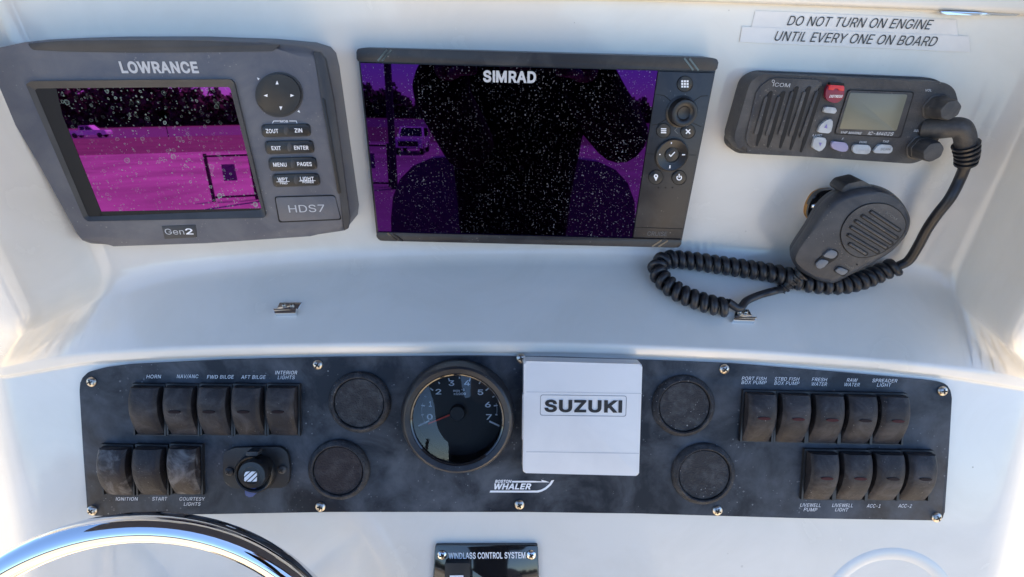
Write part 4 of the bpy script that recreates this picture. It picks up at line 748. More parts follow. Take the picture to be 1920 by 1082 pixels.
        'H': (268, (22, -8, 22, 262, 70, 262, 70, 152, 188, 152, 188, 262, 236, 262, 236, -8, 188, -8, 188, 108, 70, 108, 70, -8), (0, 11, 10, 1, 0, 10, 10, 3, 1, 3, 2, 1, 9, 8,
        7, 7, 6, 9, 4, 9, 6, 6, 5, 4, 3, 10, 9, 9, 4, 3)),
        'I': (160, (8, -8, 8, 37, 51, 37, 51, 218, 8, 218, 8, 262, 143, 262, 143, 218, 99, 218, 99, 37, 143, 37, 143, -8), (1, 0, 2, 3, 5, 4, 9, 11, 10, 7, 6, 8, 2, 0, 11, 11, 9,
        2, 3, 2, 9, 9, 8, 3, 8, 6, 3, 5, 3, 6)),
        'K': (243, (46, 56, 44, 111, 55, 124, 63, 135, 72, 146, 81, 157, 90, 167, 100, 178, 178, 262, 240, 261, 121, 132, 22, -8, 22, 262, 70, 262, 70, 167, 70, 113, 70, 97, 70,
        -8, 182, -8, 84, 130, 114, 168, 240, -8, 70, 144, 70, 81, 98, 109, 132, 144), (0, 1, 11, 12, 11, 1, 1, 2, 12, 0, 11, 17, 1, 0, 16, 16, 15, 1, 2, 1, 15, 15, 3, 2, 3, 14,
        2, 12, 2, 14, 14, 13, 12, 5, 4, 19, 18, 21, 10, 10, 21, 25, 20, 10, 25, 8, 20, 9, 10, 20, 19, 7, 6, 20, 20, 8, 7, 16, 0, 23, 15, 16, 19, 3, 15, 22, 14, 3, 22, 0, 17, 23,
        19, 4, 22, 15, 19, 22, 10, 19, 24, 18, 10, 24, 16, 23, 24, 19, 16, 24, 6, 5, 20, 5, 19, 20, 9, 20, 25)),
        'L': (206, (22, -8, 22, 262, 70, 262, 70, 37, 189, 37, 189, -8), (1, 0, 3, 3, 0, 5, 5, 4, 3, 1, 3, 2)),
        'M': (324, (22, -8, 22, 262, 81, 262, 146, 96, 151, 82, 157, 64, 163, 44, 171, 16, 143, 16, 151, 44, 157, 63, 163, 82, 169, 96, 233, 262, 292, 262, 292, -8, 244, -8, 244,
        145, 244, 164, 245, 185, 245, 207, 246, 237, 267, 237, 260, 214, 256, 202, 249, 179, 241, 158, 235, 143, 176, -8, 138, -8, 78, 143, 72, 158, 65, 178, 57, 201, 45, 237,
        67, 237, 68, 208, 68, 186, 69, 164, 69, 145, 69, -8, 157, 63, 244, 167, 69, 167), (33, 34, 1, 33, 32, 37, 37, 36, 33, 34, 33, 36, 36, 35, 34, 4, 9, 5, 31, 30, 3, 9, 4, 3,
        0, 40, 39, 1, 0, 39, 33, 1, 39, 32, 33, 39, 38, 32, 39, 37, 32, 43, 31, 3, 37, 35, 36, 2, 34, 35, 2, 1, 34, 2, 12, 11, 6, 27, 26, 12, 23, 24, 14, 14, 22, 23, 15, 14, 17,
        14, 24, 17, 24, 25, 17, 18, 17, 25, 19, 42, 25, 25, 24, 19, 20, 19, 24, 24, 23, 20, 21, 20, 23, 23, 22, 21, 15, 17, 16, 42, 19, 26, 12, 26, 19, 20, 21, 13, 21, 22, 13,
        22, 14, 13, 8, 29, 28, 28, 7, 8, 9, 8, 7, 7, 6, 9, 6, 10, 9, 5, 9, 10, 10, 6, 41, 19, 20, 12, 36, 37, 3, 2, 36, 3, 6, 11, 41, 5, 10, 41, 20, 13, 12, 18, 25, 42, 7, 28,
        27, 6, 7, 27, 27, 12, 6, 29, 8, 30, 8, 9, 30, 3, 30, 9, 32, 38, 43, 31, 37, 43)),
        'N': (271, (22, -8, 22, 262, 73, 262, 178, 96, 183, 88, 188, 79, 194, 69, 201, 57, 207, 44, 219, 21, 195, 18, 193, 40, 192, 54, 192, 67, 192, 78, 191, 97, 191, 262, 240,
        262, 240, -8, 189, -8, 94, 141, 82, 161, 75, 173, 67, 187, 41, 232, 67, 236, 69, 192, 70, 164, 70, 146, 70, -8, 192, 73, 69, 182), (1, 0, 24, 27, 23, 24, 23, 26, 24, 26,
        25, 24, 29, 28, 0, 24, 0, 28, 27, 24, 28, 23, 27, 31, 26, 23, 31, 22, 21, 26, 24, 25, 2, 1, 24, 2, 13, 6, 30, 8, 9, 18, 18, 17, 8, 9, 8, 10, 11, 10, 8, 18, 9, 19, 9, 10,
        19, 11, 8, 12, 8, 7, 12, 13, 12, 7, 7, 6, 13, 6, 7, 14, 15, 14, 7, 7, 8, 15, 8, 17, 15, 16, 15, 17, 10, 11, 19, 4, 3, 12, 12, 13, 4, 13, 5, 4, 25, 26, 21, 2, 25, 3, 21,
        20, 3, 3, 25, 21, 6, 14, 30, 5, 13, 30, 3, 20, 12, 20, 19, 11, 11, 12, 20, 22, 26, 31)),
        'O': (276, (133, -11, 111, -10, 90, -4, 71, 6, 54, 19, 40, 35, 28, 54, 19, 76, 14, 100, 12, 127, 14, 154, 19, 178, 28, 200, 39, 219, 54, 236, 71, 249, 90, 258, 111, 264,
        133, 266, 156, 264, 177, 258, 196, 249, 213, 236, 227, 219, 239, 200, 248, 178, 253, 154, 255, 127, 253, 100, 248, 76, 239, 54, 227, 35, 213, 19, 196, 6, 177, -4, 156,
        -10, 133, 35, 153, 37, 170, 45, 185, 58, 197, 76, 204, 99, 207, 127, 204, 156, 197, 179, 185, 197, 170, 210, 153, 217, 133, 220, 114, 217, 96, 209, 82, 197, 70, 179, 62,
        155, 60, 127, 62, 99, 70, 76, 82, 58, 96, 45, 114, 37), (5, 56, 6, 7, 6, 56, 56, 55, 7, 8, 7, 55, 55, 54, 8, 9, 8, 54, 10, 9, 54, 54, 53, 10, 11, 10, 53, 1, 59, 2, 59,
        58, 2, 3, 2, 58, 16, 15, 50, 50, 49, 16, 49, 17, 16, 3, 58, 4, 58, 57, 4, 5, 4, 57, 56, 5, 57, 11, 53, 52, 12, 11, 52, 13, 12, 52, 52, 51, 13, 14, 13, 51, 51, 50, 14, 50,
        15, 14, 35, 37, 36, 48, 47, 19, 20, 46, 21, 37, 35, 34, 38, 37, 34, 34, 33, 38, 46, 20, 47, 19, 47, 20, 40, 31, 30, 30, 29, 40, 41, 40, 29, 29, 28, 41, 42, 41, 28, 28,
        27, 42, 27, 26, 42, 43, 42, 26, 26, 25, 43, 38, 33, 32, 39, 38, 32, 32, 31, 39, 31, 40, 39, 43, 25, 44, 25, 24, 44, 24, 23, 44, 45, 44, 23, 23, 22, 45, 46, 45, 22, 21,
        46, 22, 35, 36, 0, 1, 0, 36, 59, 1, 36, 17, 49, 48, 18, 17, 48, 48, 19, 18)),
        'P': (232, (22, -8, 22, 262, 118, 262, 146, 260, 170, 251, 189, 237, 202, 219, 210, 197, 212, 174, 210, 150, 202, 129, 189, 111, 170, 97, 146, 88, 118, 85, 47, 85, 47,
        129, 116, 129, 133, 131, 145, 135, 153, 142, 159, 150, 163, 161, 164, 174, 163, 186, 159, 197, 153, 206, 145, 212, 132, 216, 116, 218, 70, 218, 70, -8, 70, 129, 70, 85),
        (15, 16, 0, 1, 0, 16, 15, 0, 31, 16, 15, 33, 16, 32, 30, 1, 16, 30, 18, 14, 13, 13, 19, 18, 27, 3, 28, 2, 28, 3, 15, 31, 33, 14, 18, 17, 28, 2, 29, 30, 29, 2, 1, 30, 2,
        12, 11, 20, 21, 20, 11, 11, 10, 21, 10, 9, 21, 22, 21, 9, 9, 8, 22, 23, 22, 8, 24, 23, 8, 8, 7, 24, 25, 24, 7, 7, 6, 25, 6, 5, 25, 26, 25, 5, 4, 26, 5, 19, 13, 12, 12,
        20, 19, 26, 4, 27, 3, 27, 4, 14, 17, 33, 17, 32, 33, 32, 16, 33)),
        'Q': (276, (107, 87, 160, 88, 191, 47, 198, 37, 250, -32, 196, -32, 166, 9, 159, 18, 133, -11, 111, -10, 90, -4, 71, 6, 54, 19, 40, 35, 28, 54, 19, 76, 14, 100, 12, 127,
        14, 154, 19, 178, 28, 200, 39, 219, 54, 236, 71, 249, 90, 258, 111, 264, 133, 266, 156, 264, 177, 258, 196, 249, 213, 236, 227, 219, 239, 200, 248, 178, 253, 154, 255,
        127, 253, 100, 248, 76, 239, 54, 227, 35, 213, 19, 196, 6, 177, -4, 156, -10, 133, 35, 153, 37, 170, 45, 185, 58, 197, 76, 204, 99, 207, 127, 204, 156, 197, 179, 185,
        197, 170, 210, 153, 217, 133, 220, 114, 217, 96, 209, 82, 197, 70, 179, 62, 155, 60, 127, 62, 99, 70, 76, 82, 58, 96, 45, 114, 37, 213, 18, 176, -4, 146, 36, 184, 56),
        (13, 64, 14, 15, 14, 64, 64, 63, 15, 16, 15, 63, 63, 62, 16, 17, 16, 62, 18, 17, 62, 62, 61, 18, 19, 18, 61, 61, 60, 19, 20, 19, 60, 21, 20, 60, 10, 66, 11, 8, 44, 9, 67,
        9, 44, 25, 57, 56, 56, 26, 25, 9, 67, 10, 66, 10, 67, 24, 58, 57, 57, 25, 24, 11, 66, 12, 66, 65, 12, 13, 12, 65, 64, 13, 65, 21, 60, 59, 22, 21, 59, 59, 58, 22, 23, 22,
        58, 58, 24, 23, 7, 43, 6, 6, 46, 7, 45, 7, 46, 46, 1, 45, 5, 41, 42, 42, 6, 69, 42, 41, 6, 46, 2, 71, 29, 28, 54, 40, 39, 3, 3, 39, 38, 38, 37, 48, 49, 48, 37, 37, 36,
        49, 50, 49, 36, 36, 35, 50, 35, 34, 50, 51, 50, 34, 34, 33, 51, 41, 5, 4, 3, 41, 68, 6, 41, 3, 46, 6, 3, 2, 46, 3, 3, 38, 2, 38, 48, 2, 47, 2, 48, 51, 33, 52, 33, 32, 52,
        32, 31, 52, 53, 52, 31, 31, 30, 53, 54, 53, 30, 29, 54, 30, 43, 7, 8, 44, 8, 7, 45, 1, 0, 54, 28, 55, 28, 27, 55, 56, 55, 27, 26, 56, 27, 2, 47, 71, 40, 3, 68, 6, 43, 69,
        44, 7, 70, 7, 45, 70, 41, 4, 68, 5, 42, 69, 45, 0, 70, 1, 46, 71)),
        'R': (234, (22, -8, 22, 262, 118, 262, 146, 260, 170, 251, 189, 238, 202, 220, 210, 199, 213, 176, 210, 153, 202, 132, 189, 114, 170, 101, 146, 93, 118, 91, 40, 91, 40,
        136, 116, 136, 133, 137, 145, 141, 154, 146, 160, 154, 163, 164, 165, 176, 163, 188, 160, 199, 154, 207, 145, 213, 133, 217, 116, 218, 70, 218, 70, -8, 172, -8, 102, 123,
        156, 123, 227, -8, 70, 136, 70, 91, 119, 91, 168, 101), (15, 16, 0, 1, 0, 16, 15, 0, 31, 16, 15, 37, 16, 36, 30, 1, 16, 30, 27, 3, 28, 2, 28, 3, 15, 31, 37, 28, 2, 29,
        30, 29, 2, 1, 30, 2, 20, 34, 21, 34, 12, 11, 21, 34, 11, 11, 10, 21, 10, 9, 21, 22, 21, 9, 9, 8, 22, 23, 22, 8, 24, 23, 8, 8, 7, 24, 25, 24, 7, 7, 6, 25, 6, 5, 25, 13,
        38, 32, 13, 32, 39, 13, 39, 34, 19, 18, 34, 34, 20, 19, 25, 5, 26, 5, 4, 26, 27, 26, 4, 3, 27, 4, 14, 33, 37, 33, 17, 36, 36, 37, 33, 36, 16, 37, 33, 14, 38, 38, 13, 34,
        17, 33, 18, 34, 18, 33, 33, 38, 34, 12, 34, 39, 32, 35, 39)),
        'S': (233, (112, -12, 84, -10, 60, -3, 41, 9, 25, 25, 15, 45, 9, 76, 59, 76, 63, 58, 68, 49, 76, 42, 86, 37, 98, 34, 112, 33, 127, 34, 140, 38, 151, 43, 158, 51, 163, 60,
        165, 70, 163, 78, 160, 84, 153, 90, 144, 95, 133, 99, 120, 103, 89, 112, 60, 123, 37, 139, 23, 160, 18, 186, 21, 209, 31, 229, 46, 244, 65, 256, 88, 263, 114, 266, 139,
        263, 161, 256, 180, 244, 195, 229, 205, 210, 210, 181, 163, 181, 156, 202, 146, 212, 131, 219, 112, 221, 99, 220, 87, 216, 78, 211, 71, 204, 67, 197, 66, 188, 67, 179,
        72, 172, 79, 166, 88, 161, 98, 157, 108, 154, 134, 147, 146, 144, 159, 139, 172, 133, 184, 125, 195, 115, 204, 103, 210, 87, 212, 69, 209, 47, 200, 27, 185, 11, 165, -2,
        140, -10), (5, 4, 8, 8, 7, 5, 6, 5, 7, 29, 28, 54, 30, 29, 54, 54, 53, 30, 31, 30, 53, 53, 52, 31, 32, 31, 52, 26, 58, 57, 0, 13, 12, 58, 26, 59, 0, 12, 1, 11, 1, 12, 48,
        35, 49, 1, 11, 2, 11, 10, 2, 3, 2, 10, 10, 9, 3, 4, 3, 9, 8, 4, 9, 26, 57, 27, 57, 56, 27, 28, 27, 56, 56, 55, 28, 54, 28, 55, 32, 52, 51, 33, 32, 51, 51, 50, 33, 34, 33,
        50, 50, 49, 34, 49, 35, 34, 73, 15, 14, 24, 60, 25, 23, 62, 24, 62, 61, 24, 60, 24, 61, 70, 69, 18, 19, 18, 69, 69, 68, 19, 68, 67, 19, 20, 19, 67, 67, 66, 20, 42, 41,
        43, 15, 73, 72, 16, 15, 72, 72, 71, 16, 17, 16, 71, 71, 70, 17, 70, 18, 17, 20, 66, 21, 66, 65, 21, 65, 64, 21, 22, 21, 64, 64, 63, 22, 23, 22, 63, 62, 23, 63, 43, 41,
        44, 41, 40, 44, 40, 39, 44, 45, 44, 39, 39, 38, 45, 46, 45, 38, 37, 46, 38, 73, 14, 0, 13, 0, 14, 59, 26, 25, 25, 60, 59, 46, 37, 47, 37, 36, 47, 48, 47, 36, 35, 48,
        36)),
        'T': (234, (8, 218, 8, 262, 216, 262, 216, 218, 136, 218, 136, -8, 88, -8, 88, 218), (1, 0, 7, 3, 2, 4, 5, 4, 6, 7, 6, 4, 4, 2, 7, 1, 7, 2)),
        'U': (268, (129, -12, 99, -9, 73, 1, 52, 16, 35, 36, 25, 60, 22, 86, 22, 262, 70, 262, 70, 90, 72, 74, 77, 61, 86, 49, 97, 41, 112, 36, 129, 34, 147, 36, 161, 41, 173,
        49, 181, 60, 186, 74, 188, 90, 188, 262, 237, 262, 237, 86, 233, 60, 223, 36, 207, 16, 185, 1, 159, -9), (7, 6, 9, 9, 8, 7, 0, 14, 1, 13, 1, 14, 1, 13, 2, 12, 2, 13, 2,
        12, 3, 12, 11, 3, 4, 3, 11, 5, 4, 11, 11, 10, 5, 6, 5, 10, 9, 6, 10, 18, 17, 28, 28, 17, 29, 16, 29, 17, 25, 24, 20, 21, 20, 24, 24, 23, 21, 22, 21, 23, 18, 28, 27, 19,
        18, 27, 27, 26, 19, 26, 25, 19, 25, 20, 19, 29, 16, 0, 16, 15, 0, 14, 0, 15)),
        'V': (249, (96, -8, -3, 262, 48, 262, 104, 106, 109, 91, 115, 71, 123, 47, 135, 7, 107, 7, 118, 47, 126, 71, 132, 91, 137, 106, 192, 262, 243, 262, 145, -8, 121, 54), (0,
        3, 1, 2, 1, 3, 9, 5, 8, 8, 5, 0, 5, 4, 0, 3, 0, 4, 10, 6, 7, 7, 11, 10, 12, 15, 14, 14, 13, 12, 11, 7, 15, 15, 12, 11, 8, 0, 15, 15, 7, 8, 7, 6, 8, 9, 8, 6, 9, 6, 16, 6,
        10, 16, 5, 9, 16)),
        'W': (353, (71, -8, -2, 262, 47, 262, 89, 100, 93, 87, 96, 74, 101, 48, 104, 35, 108, 12, 85, 12, 89, 35, 92, 48, 95, 62, 98, 75, 104, 100, 147, 262, 196, 262, 239, 100,
        242, 87, 245, 75, 251, 48, 254, 35, 258, 12, 234, 12, 239, 35, 242, 48, 244, 62, 247, 75, 254, 100, 295, 262, 345, 262, 271, -8, 222, -8, 176, 159, 172, 176, 168, 194,
        164, 214, 158, 245, 184, 245, 179, 215, 175, 196, 171, 178, 167, 159, 121, -8, 97, 69, 246, 69, 171, 178), (0, 9, 10, 3, 11, 4, 12, 6, 44, 4, 11, 12, 12, 5, 4, 11, 3, 10,
        0, 10, 3, 1, 0, 3, 2, 1, 3, 8, 43, 7, 37, 15, 36, 35, 42, 41, 9, 0, 43, 43, 8, 9, 10, 9, 8, 8, 7, 10, 7, 6, 10, 11, 10, 6, 12, 11, 6, 6, 14, 13, 42, 35, 14, 40, 34, 33,
        32, 23, 24, 38, 39, 16, 26, 20, 45, 18, 26, 19, 21, 22, 31, 28, 21, 31, 31, 30, 28, 30, 29, 28, 21, 28, 20, 27, 20, 28, 31, 22, 32, 23, 32, 22, 24, 23, 22, 22, 21, 24,
        25, 24, 21, 21, 20, 25, 20, 26, 25, 26, 18, 25, 40, 33, 17, 17, 33, 18, 40, 35, 46, 36, 35, 40, 40, 39, 36, 37, 36, 39, 39, 38, 37, 15, 37, 38, 38, 16, 15, 6, 13, 44, 5,
        12, 44, 36, 15, 14, 35, 36, 14, 16, 39, 17, 39, 40, 17, 20, 27, 45, 19, 26, 45, 14, 6, 42, 32, 24, 33, 24, 25, 33, 25, 18, 33, 35, 41, 46, 34, 40, 46, 7, 43, 42, 6, 7,
        42)),
        'X': (247, (-6, -8, 114, 159, 114, 101, -1, 262, 56, 262, 96, 205, 103, 194, 109, 185, 114, 177, 119, 168, 124, 160, 135, 138, 103, 138, 119, 168, 124, 176, 129, 185,
        143, 205, 183, 262, 238, 262, 124, 103, 124, 160, 243, -8, 187, -8, 140, 60, 127, 78, 123, 86, 118, 94, 113, 102, 102, 124, 136, 124, 124, 103, 120, 94, 115, 86, 110, 78,
        97, 60, 50, -8, 93, 130, 114, 138, 114, 159, 119, 168, 124, 138, 124, 159, 145, 131, 114, 124, 124, 124, 125, 104, 119, 93), (0, 35, 34, 4, 3, 5, 8, 1, 9, 12, 1, 36, 32,
        26, 2, 1, 8, 7, 24, 30, 25, 31, 25, 30, 30, 19, 31, 13, 10, 20, 20, 14, 13, 17, 16, 18, 22, 21, 23, 41, 11, 20, 29, 19, 45, 14, 20, 15, 26, 32, 46, 26, 46, 31, 2, 26, 31,
        31, 19, 2, 27, 2, 43, 1, 7, 6, 36, 1, 3, 5, 3, 1, 6, 5, 1, 29, 11, 40, 11, 41, 40, 37, 38, 12, 0, 34, 36, 33, 32, 2, 2, 36, 33, 34, 33, 36, 2, 27, 36, 27, 28, 36, 28, 12,
        36, 10, 13, 39, 1, 12, 38, 9, 1, 39, 1, 38, 39, 10, 39, 38, 38, 37, 10, 30, 24, 23, 19, 30, 45, 23, 21, 30, 2, 19, 43, 19, 29, 44, 10, 37, 41, 37, 40, 41, 20, 10, 41, 18,
        16, 42, 15, 20, 42, 16, 15, 42, 20, 11, 42, 11, 29, 42, 30, 21, 42, 37, 12, 43, 12, 28, 43, 28, 27, 43, 40, 37, 44, 37, 43, 44, 19, 44, 43, 29, 40, 44, 42, 29, 45, 30,
        42, 45, 25, 31, 46)),
        'Y': (246, (94, -8, 94, 102, -6, 262, 50, 262, 103, 176, 111, 163, 118, 150, 125, 135, 137, 107, 100, 107, 111, 136, 118, 150, 126, 163, 133, 176, 186, 262, 242, 262,
        142, 102, 142, -8), (5, 10, 6, 10, 5, 4, 9, 10, 1, 10, 4, 1, 2, 1, 4, 3, 2, 4, 13, 12, 7, 11, 7, 12, 8, 16, 7, 13, 7, 16, 16, 15, 13, 15, 14, 13, 1, 0, 17, 17, 16, 1, 9,
        1, 16, 16, 8, 9, 8, 7, 9, 10, 9, 7, 6, 10, 7, 7, 11, 6)),
        'Z': (229, (13, -8, 13, 26, 130, 197, 138, 209, 147, 220, 155, 231, 173, 254, 185, 220, 159, 219, 143, 218, 127, 218, 111, 218, 12, 218, 12, 262, 206, 262, 206, 228, 91,
        60, 82, 48, 73, 35, 46, 0, 34, 35, 60, 36, 76, 36, 91, 36, 107, 37, 208, 37, 208, -8, 145, 218, 74, 36), (0, 19, 1, 19, 20, 1, 20, 16, 2, 22, 18, 23, 18, 22, 28, 21, 18,
        28, 17, 16, 21, 24, 23, 19, 23, 18, 19, 18, 21, 19, 20, 19, 21, 21, 16, 20, 27, 4, 9, 4, 5, 9, 9, 5, 10, 11, 10, 5, 7, 2, 16, 6, 7, 15, 15, 14, 6, 7, 8, 2, 3, 2, 8, 4,
        27, 8, 5, 4, 8, 8, 7, 5, 7, 6, 5, 11, 5, 6, 19, 0, 26, 24, 19, 26, 26, 25, 24, 13, 12, 11, 11, 6, 13, 6, 14, 13, 1, 20, 2, 3, 8, 27, 15, 7, 16, 17, 21, 28)),
        '0': (236, (113, -12, 85, -7, 60, 6, 41, 26, 27, 54, 21, 76, 17, 100, 16, 127, 17, 154, 21, 178, 27, 200, 41, 228, 60, 249, 85, 262, 113, 266, 142, 262, 166, 249, 186,
        228, 200, 200, 206, 178, 209, 154, 211, 127, 209, 100, 206, 76, 200, 54, 186, 26, 167, 6, 142, -7, 113, 33, 128, 35, 140, 43, 150, 56, 157, 74, 162, 98, 164, 127, 162,
        156, 157, 180, 150, 199, 140, 212, 128, 219, 113, 222, 99, 219, 87, 212, 77, 199, 69, 180, 64, 156, 63, 127, 64, 98, 69, 74, 77, 56, 87, 43, 99, 35), (6, 5, 47, 47, 46,
        6, 7, 6, 46, 8, 7, 46, 1, 51, 2, 51, 50, 2, 3, 2, 50, 50, 49, 3, 4, 3, 49, 49, 48, 4, 5, 4, 48, 47, 5, 48, 8, 46, 45, 9, 8, 45, 45, 44, 9, 10, 9, 44, 44, 43, 10, 11, 10,
        43, 43, 42, 11, 12, 11, 42, 42, 41, 12, 41, 13, 12, 29, 0, 27, 14, 39, 15, 23, 22, 33, 34, 33, 22, 22, 21, 34, 21, 20, 34, 29, 27, 26, 30, 29, 26, 26, 25, 30, 31, 30, 25,
        25, 24, 31, 32, 31, 24, 24, 23, 32, 23, 33, 32, 34, 20, 35, 20, 19, 35, 36, 35, 19, 19, 18, 36, 37, 36, 18, 18, 17, 37, 38, 37, 17, 17, 16, 38, 39, 38, 16, 15, 39, 16,
        51, 1, 0, 28, 51, 0, 0, 29, 28, 39, 14, 40, 41, 40, 14, 13, 41, 14)),
        '1': (236, (30, -8, 30, 35, 203, 35, 203, -8, 146, 262, 146, -8, 98, -8, 98, 209, 35, 163, 35, 217, 97, 262, 146, 35, 98, 35), (3, 2, 5, 12, 11, 7, 1, 0, 6, 11, 12, 6, 9,
        8, 7, 10, 9, 7, 7, 4, 10, 4, 7, 11, 5, 2, 11, 6, 5, 11, 1, 6, 12)),
        '2': (236, (24, -8, 24, 27, 111, 120, 124, 134, 135, 146, 143, 157, 148, 166, 151, 176, 152, 186, 151, 196, 147, 205, 141, 212, 133, 217, 123, 221, 112, 222, 100, 220,
        90, 217, 82, 211, 77, 203, 73, 193, 71, 173, 24, 173, 28, 204, 36, 225, 50, 242, 68, 255, 89, 263, 112, 266, 136, 263, 157, 255, 174, 243, 187, 227, 196, 208, 199, 186,
        197, 171, 193, 156, 186, 141, 174, 125, 159, 106, 139, 84, 93, 37, 203, 36, 203, -8), (20, 19, 21, 22, 21, 19, 19, 18, 22, 23, 22, 18, 18, 24, 23, 16, 15, 26, 27, 14, 13,
        14, 27, 15, 26, 15, 27, 1, 0, 40, 40, 2, 1, 24, 18, 17, 25, 24, 17, 17, 16, 25, 16, 26, 25, 38, 37, 4, 5, 4, 37, 37, 36, 5, 6, 5, 36, 36, 35, 6, 7, 6, 35, 35, 34, 7, 8,
        7, 34, 34, 33, 8, 9, 8, 33, 33, 32, 9, 32, 31, 9, 10, 9, 31, 31, 30, 10, 11, 10, 30, 29, 11, 30, 40, 0, 42, 42, 41, 40, 2, 40, 39, 39, 38, 2, 3, 2, 38, 38, 4, 3, 11, 29,
        12, 29, 28, 12, 13, 12, 28, 27, 13, 28)),
        '3': (236, (109, -11, 85, -9, 63, -3, 44, 9, 29, 24, 18, 43, 12, 74, 61, 74, 65, 57, 70, 49, 77, 42, 86, 37, 97, 34, 109, 33, 123, 34, 134, 38, 144, 43, 151, 51, 155, 60,
        156, 72, 155, 84, 151, 94, 144, 103, 134, 109, 120, 114, 100, 116, 70, 116, 70, 153, 128, 217, 27, 218, 27, 262, 194, 262, 194, 227, 99, 122, 98, 152, 133, 152, 157, 145,
        177, 133, 192, 116, 202, 95, 205, 72, 201, 49, 192, 29, 177, 12, 158, -1, 135, -9, 126, 152), (3, 9, 4, 9, 8, 4, 5, 4, 8, 8, 7, 5, 6, 5, 7, 12, 11, 1, 14, 13, 0, 33, 25,
        24, 12, 1, 0, 0, 13, 12, 34, 27, 33, 1, 11, 2, 11, 10, 2, 3, 2, 10, 9, 3, 10, 25, 33, 26, 33, 27, 26, 41, 40, 19, 40, 39, 19, 15, 45, 44, 16, 15, 44, 44, 43, 16, 17, 16,
        43, 43, 42, 17, 18, 17, 42, 42, 41, 18, 41, 19, 18, 19, 39, 20, 39, 38, 20, 21, 20, 38, 38, 37, 21, 22, 21, 37, 37, 36, 22, 23, 22, 36, 35, 23, 36, 32, 28, 34, 32, 31,
        28, 14, 0, 45, 45, 15, 14, 23, 35, 24, 33, 24, 35, 27, 34, 28, 30, 29, 28, 28, 31, 30, 33, 35, 46, 34, 33, 46, 32, 34, 46)),
        '4': (236, (12, 45, 12, 81, 119, 262, 169, 262, 68, 91, 215, 89, 215, 45, 133, -8, 133, 61, 133, 73, 133, 167, 179, 167, 179, -8, 133, 45, 133, 90, 179, 90, 179, 45), (1,
        0, 4, 4, 0, 8, 4, 8, 9, 15, 14, 9, 1, 4, 2, 3, 2, 4, 11, 10, 14, 16, 13, 7, 8, 0, 13, 4, 9, 14, 14, 15, 11, 6, 5, 16, 5, 15, 16, 13, 16, 8, 16, 15, 9, 9, 8, 16, 7, 12,
        16)),
        '5': (236, (111, -11, 87, -9, 66, -2, 49, 10, 35, 26, 26, 44, 20, 73, 68, 73, 71, 57, 75, 49, 82, 43, 90, 37, 100, 34, 111, 33, 123, 35, 134, 39, 143, 46, 150, 56, 154,
        68, 156, 81, 154, 95, 150, 107, 143, 117, 133, 124, 122, 129, 109, 130, 98, 129, 86, 127, 77, 122, 66, 115, 25, 119, 41, 262, 191, 262, 191, 218, 82, 218, 76, 166, 74,
        164, 86, 170, 100, 174, 115, 175, 133, 173, 150, 168, 165, 159, 178, 148, 189, 134, 197, 118, 202, 101, 203, 81, 201, 56, 191, 34, 177, 15, 158, 1, 136, -8), (4, 3, 9, 9,
        8, 4, 5, 4, 8, 8, 7, 5, 6, 5, 7, 29, 36, 30, 31, 30, 36, 0, 13, 12, 25, 38, 26, 0, 12, 1, 12, 11, 1, 26, 38, 37, 1, 11, 2, 11, 10, 2, 3, 2, 10, 9, 3, 10, 36, 29, 28, 28,
        27, 36, 27, 26, 36, 36, 35, 34, 31, 36, 34, 39, 24, 40, 15, 14, 52, 24, 23, 41, 40, 24, 41, 49, 48, 18, 48, 47, 18, 19, 18, 47, 47, 46, 19, 15, 52, 51, 16, 15, 51, 51,
        50, 16, 17, 16, 50, 50, 49, 17, 49, 18, 17, 19, 46, 20, 46, 45, 20, 21, 20, 45, 45, 44, 21, 22, 21, 44, 44, 43, 22, 43, 42, 22, 23, 22, 42, 41, 23, 42, 52, 14, 0, 13, 0,
        14, 24, 39, 25, 38, 25, 39, 33, 32, 34, 31, 34, 32, 26, 37, 36)),
        '6': (236, (113, -11, 89, -9, 67, 0, 49, 15, 35, 33, 27, 56, 24, 81, 26, 101, 32, 122, 44, 146, 62, 175, 122, 262, 176, 262, 80, 123, 59, 123, 70, 142, 77, 150, 85, 156,
        95, 161, 106, 164, 118, 165, 141, 162, 162, 154, 179, 141, 192, 124, 200, 103, 202, 78, 200, 54, 191, 32, 177, 14, 159, 0, 137, -9, 113, 32, 125, 34, 135, 38, 143, 45,
        150, 54, 154, 66, 156, 79, 154, 92, 150, 103, 144, 112, 135, 119, 125, 123, 113, 125, 101, 123, 91, 119, 83, 112, 76, 103, 72, 92, 71, 79, 72, 66, 76, 55, 83, 45, 91, 38,
        101, 34, 108, 164), (5, 4, 51, 51, 50, 5, 6, 5, 50, 50, 49, 6, 7, 6, 49, 49, 14, 7, 8, 7, 14, 9, 8, 14, 14, 15, 9, 15, 10, 9, 47, 13, 48, 54, 1, 55, 13, 47, 46, 46, 45,
        13, 1, 54, 2, 54, 53, 2, 3, 2, 53, 53, 52, 3, 4, 3, 52, 51, 4, 52, 14, 49, 48, 48, 13, 14, 15, 14, 13, 13, 16, 15, 10, 15, 16, 16, 17, 10, 17, 18, 10, 18, 19, 10, 32, 0,
        33, 43, 20, 44, 33, 0, 31, 31, 34, 33, 42, 21, 43, 20, 43, 21, 27, 26, 37, 38, 37, 26, 39, 38, 26, 26, 25, 39, 25, 24, 39, 40, 39, 24, 24, 23, 40, 34, 31, 30, 35, 34, 30,
        30, 29, 35, 36, 35, 29, 29, 28, 36, 28, 27, 36, 27, 37, 36, 40, 23, 41, 23, 22, 41, 42, 41, 22, 21, 42, 22, 12, 11, 19, 55, 1, 0, 0, 32, 55, 10, 19, 11, 44, 20, 45, 56,
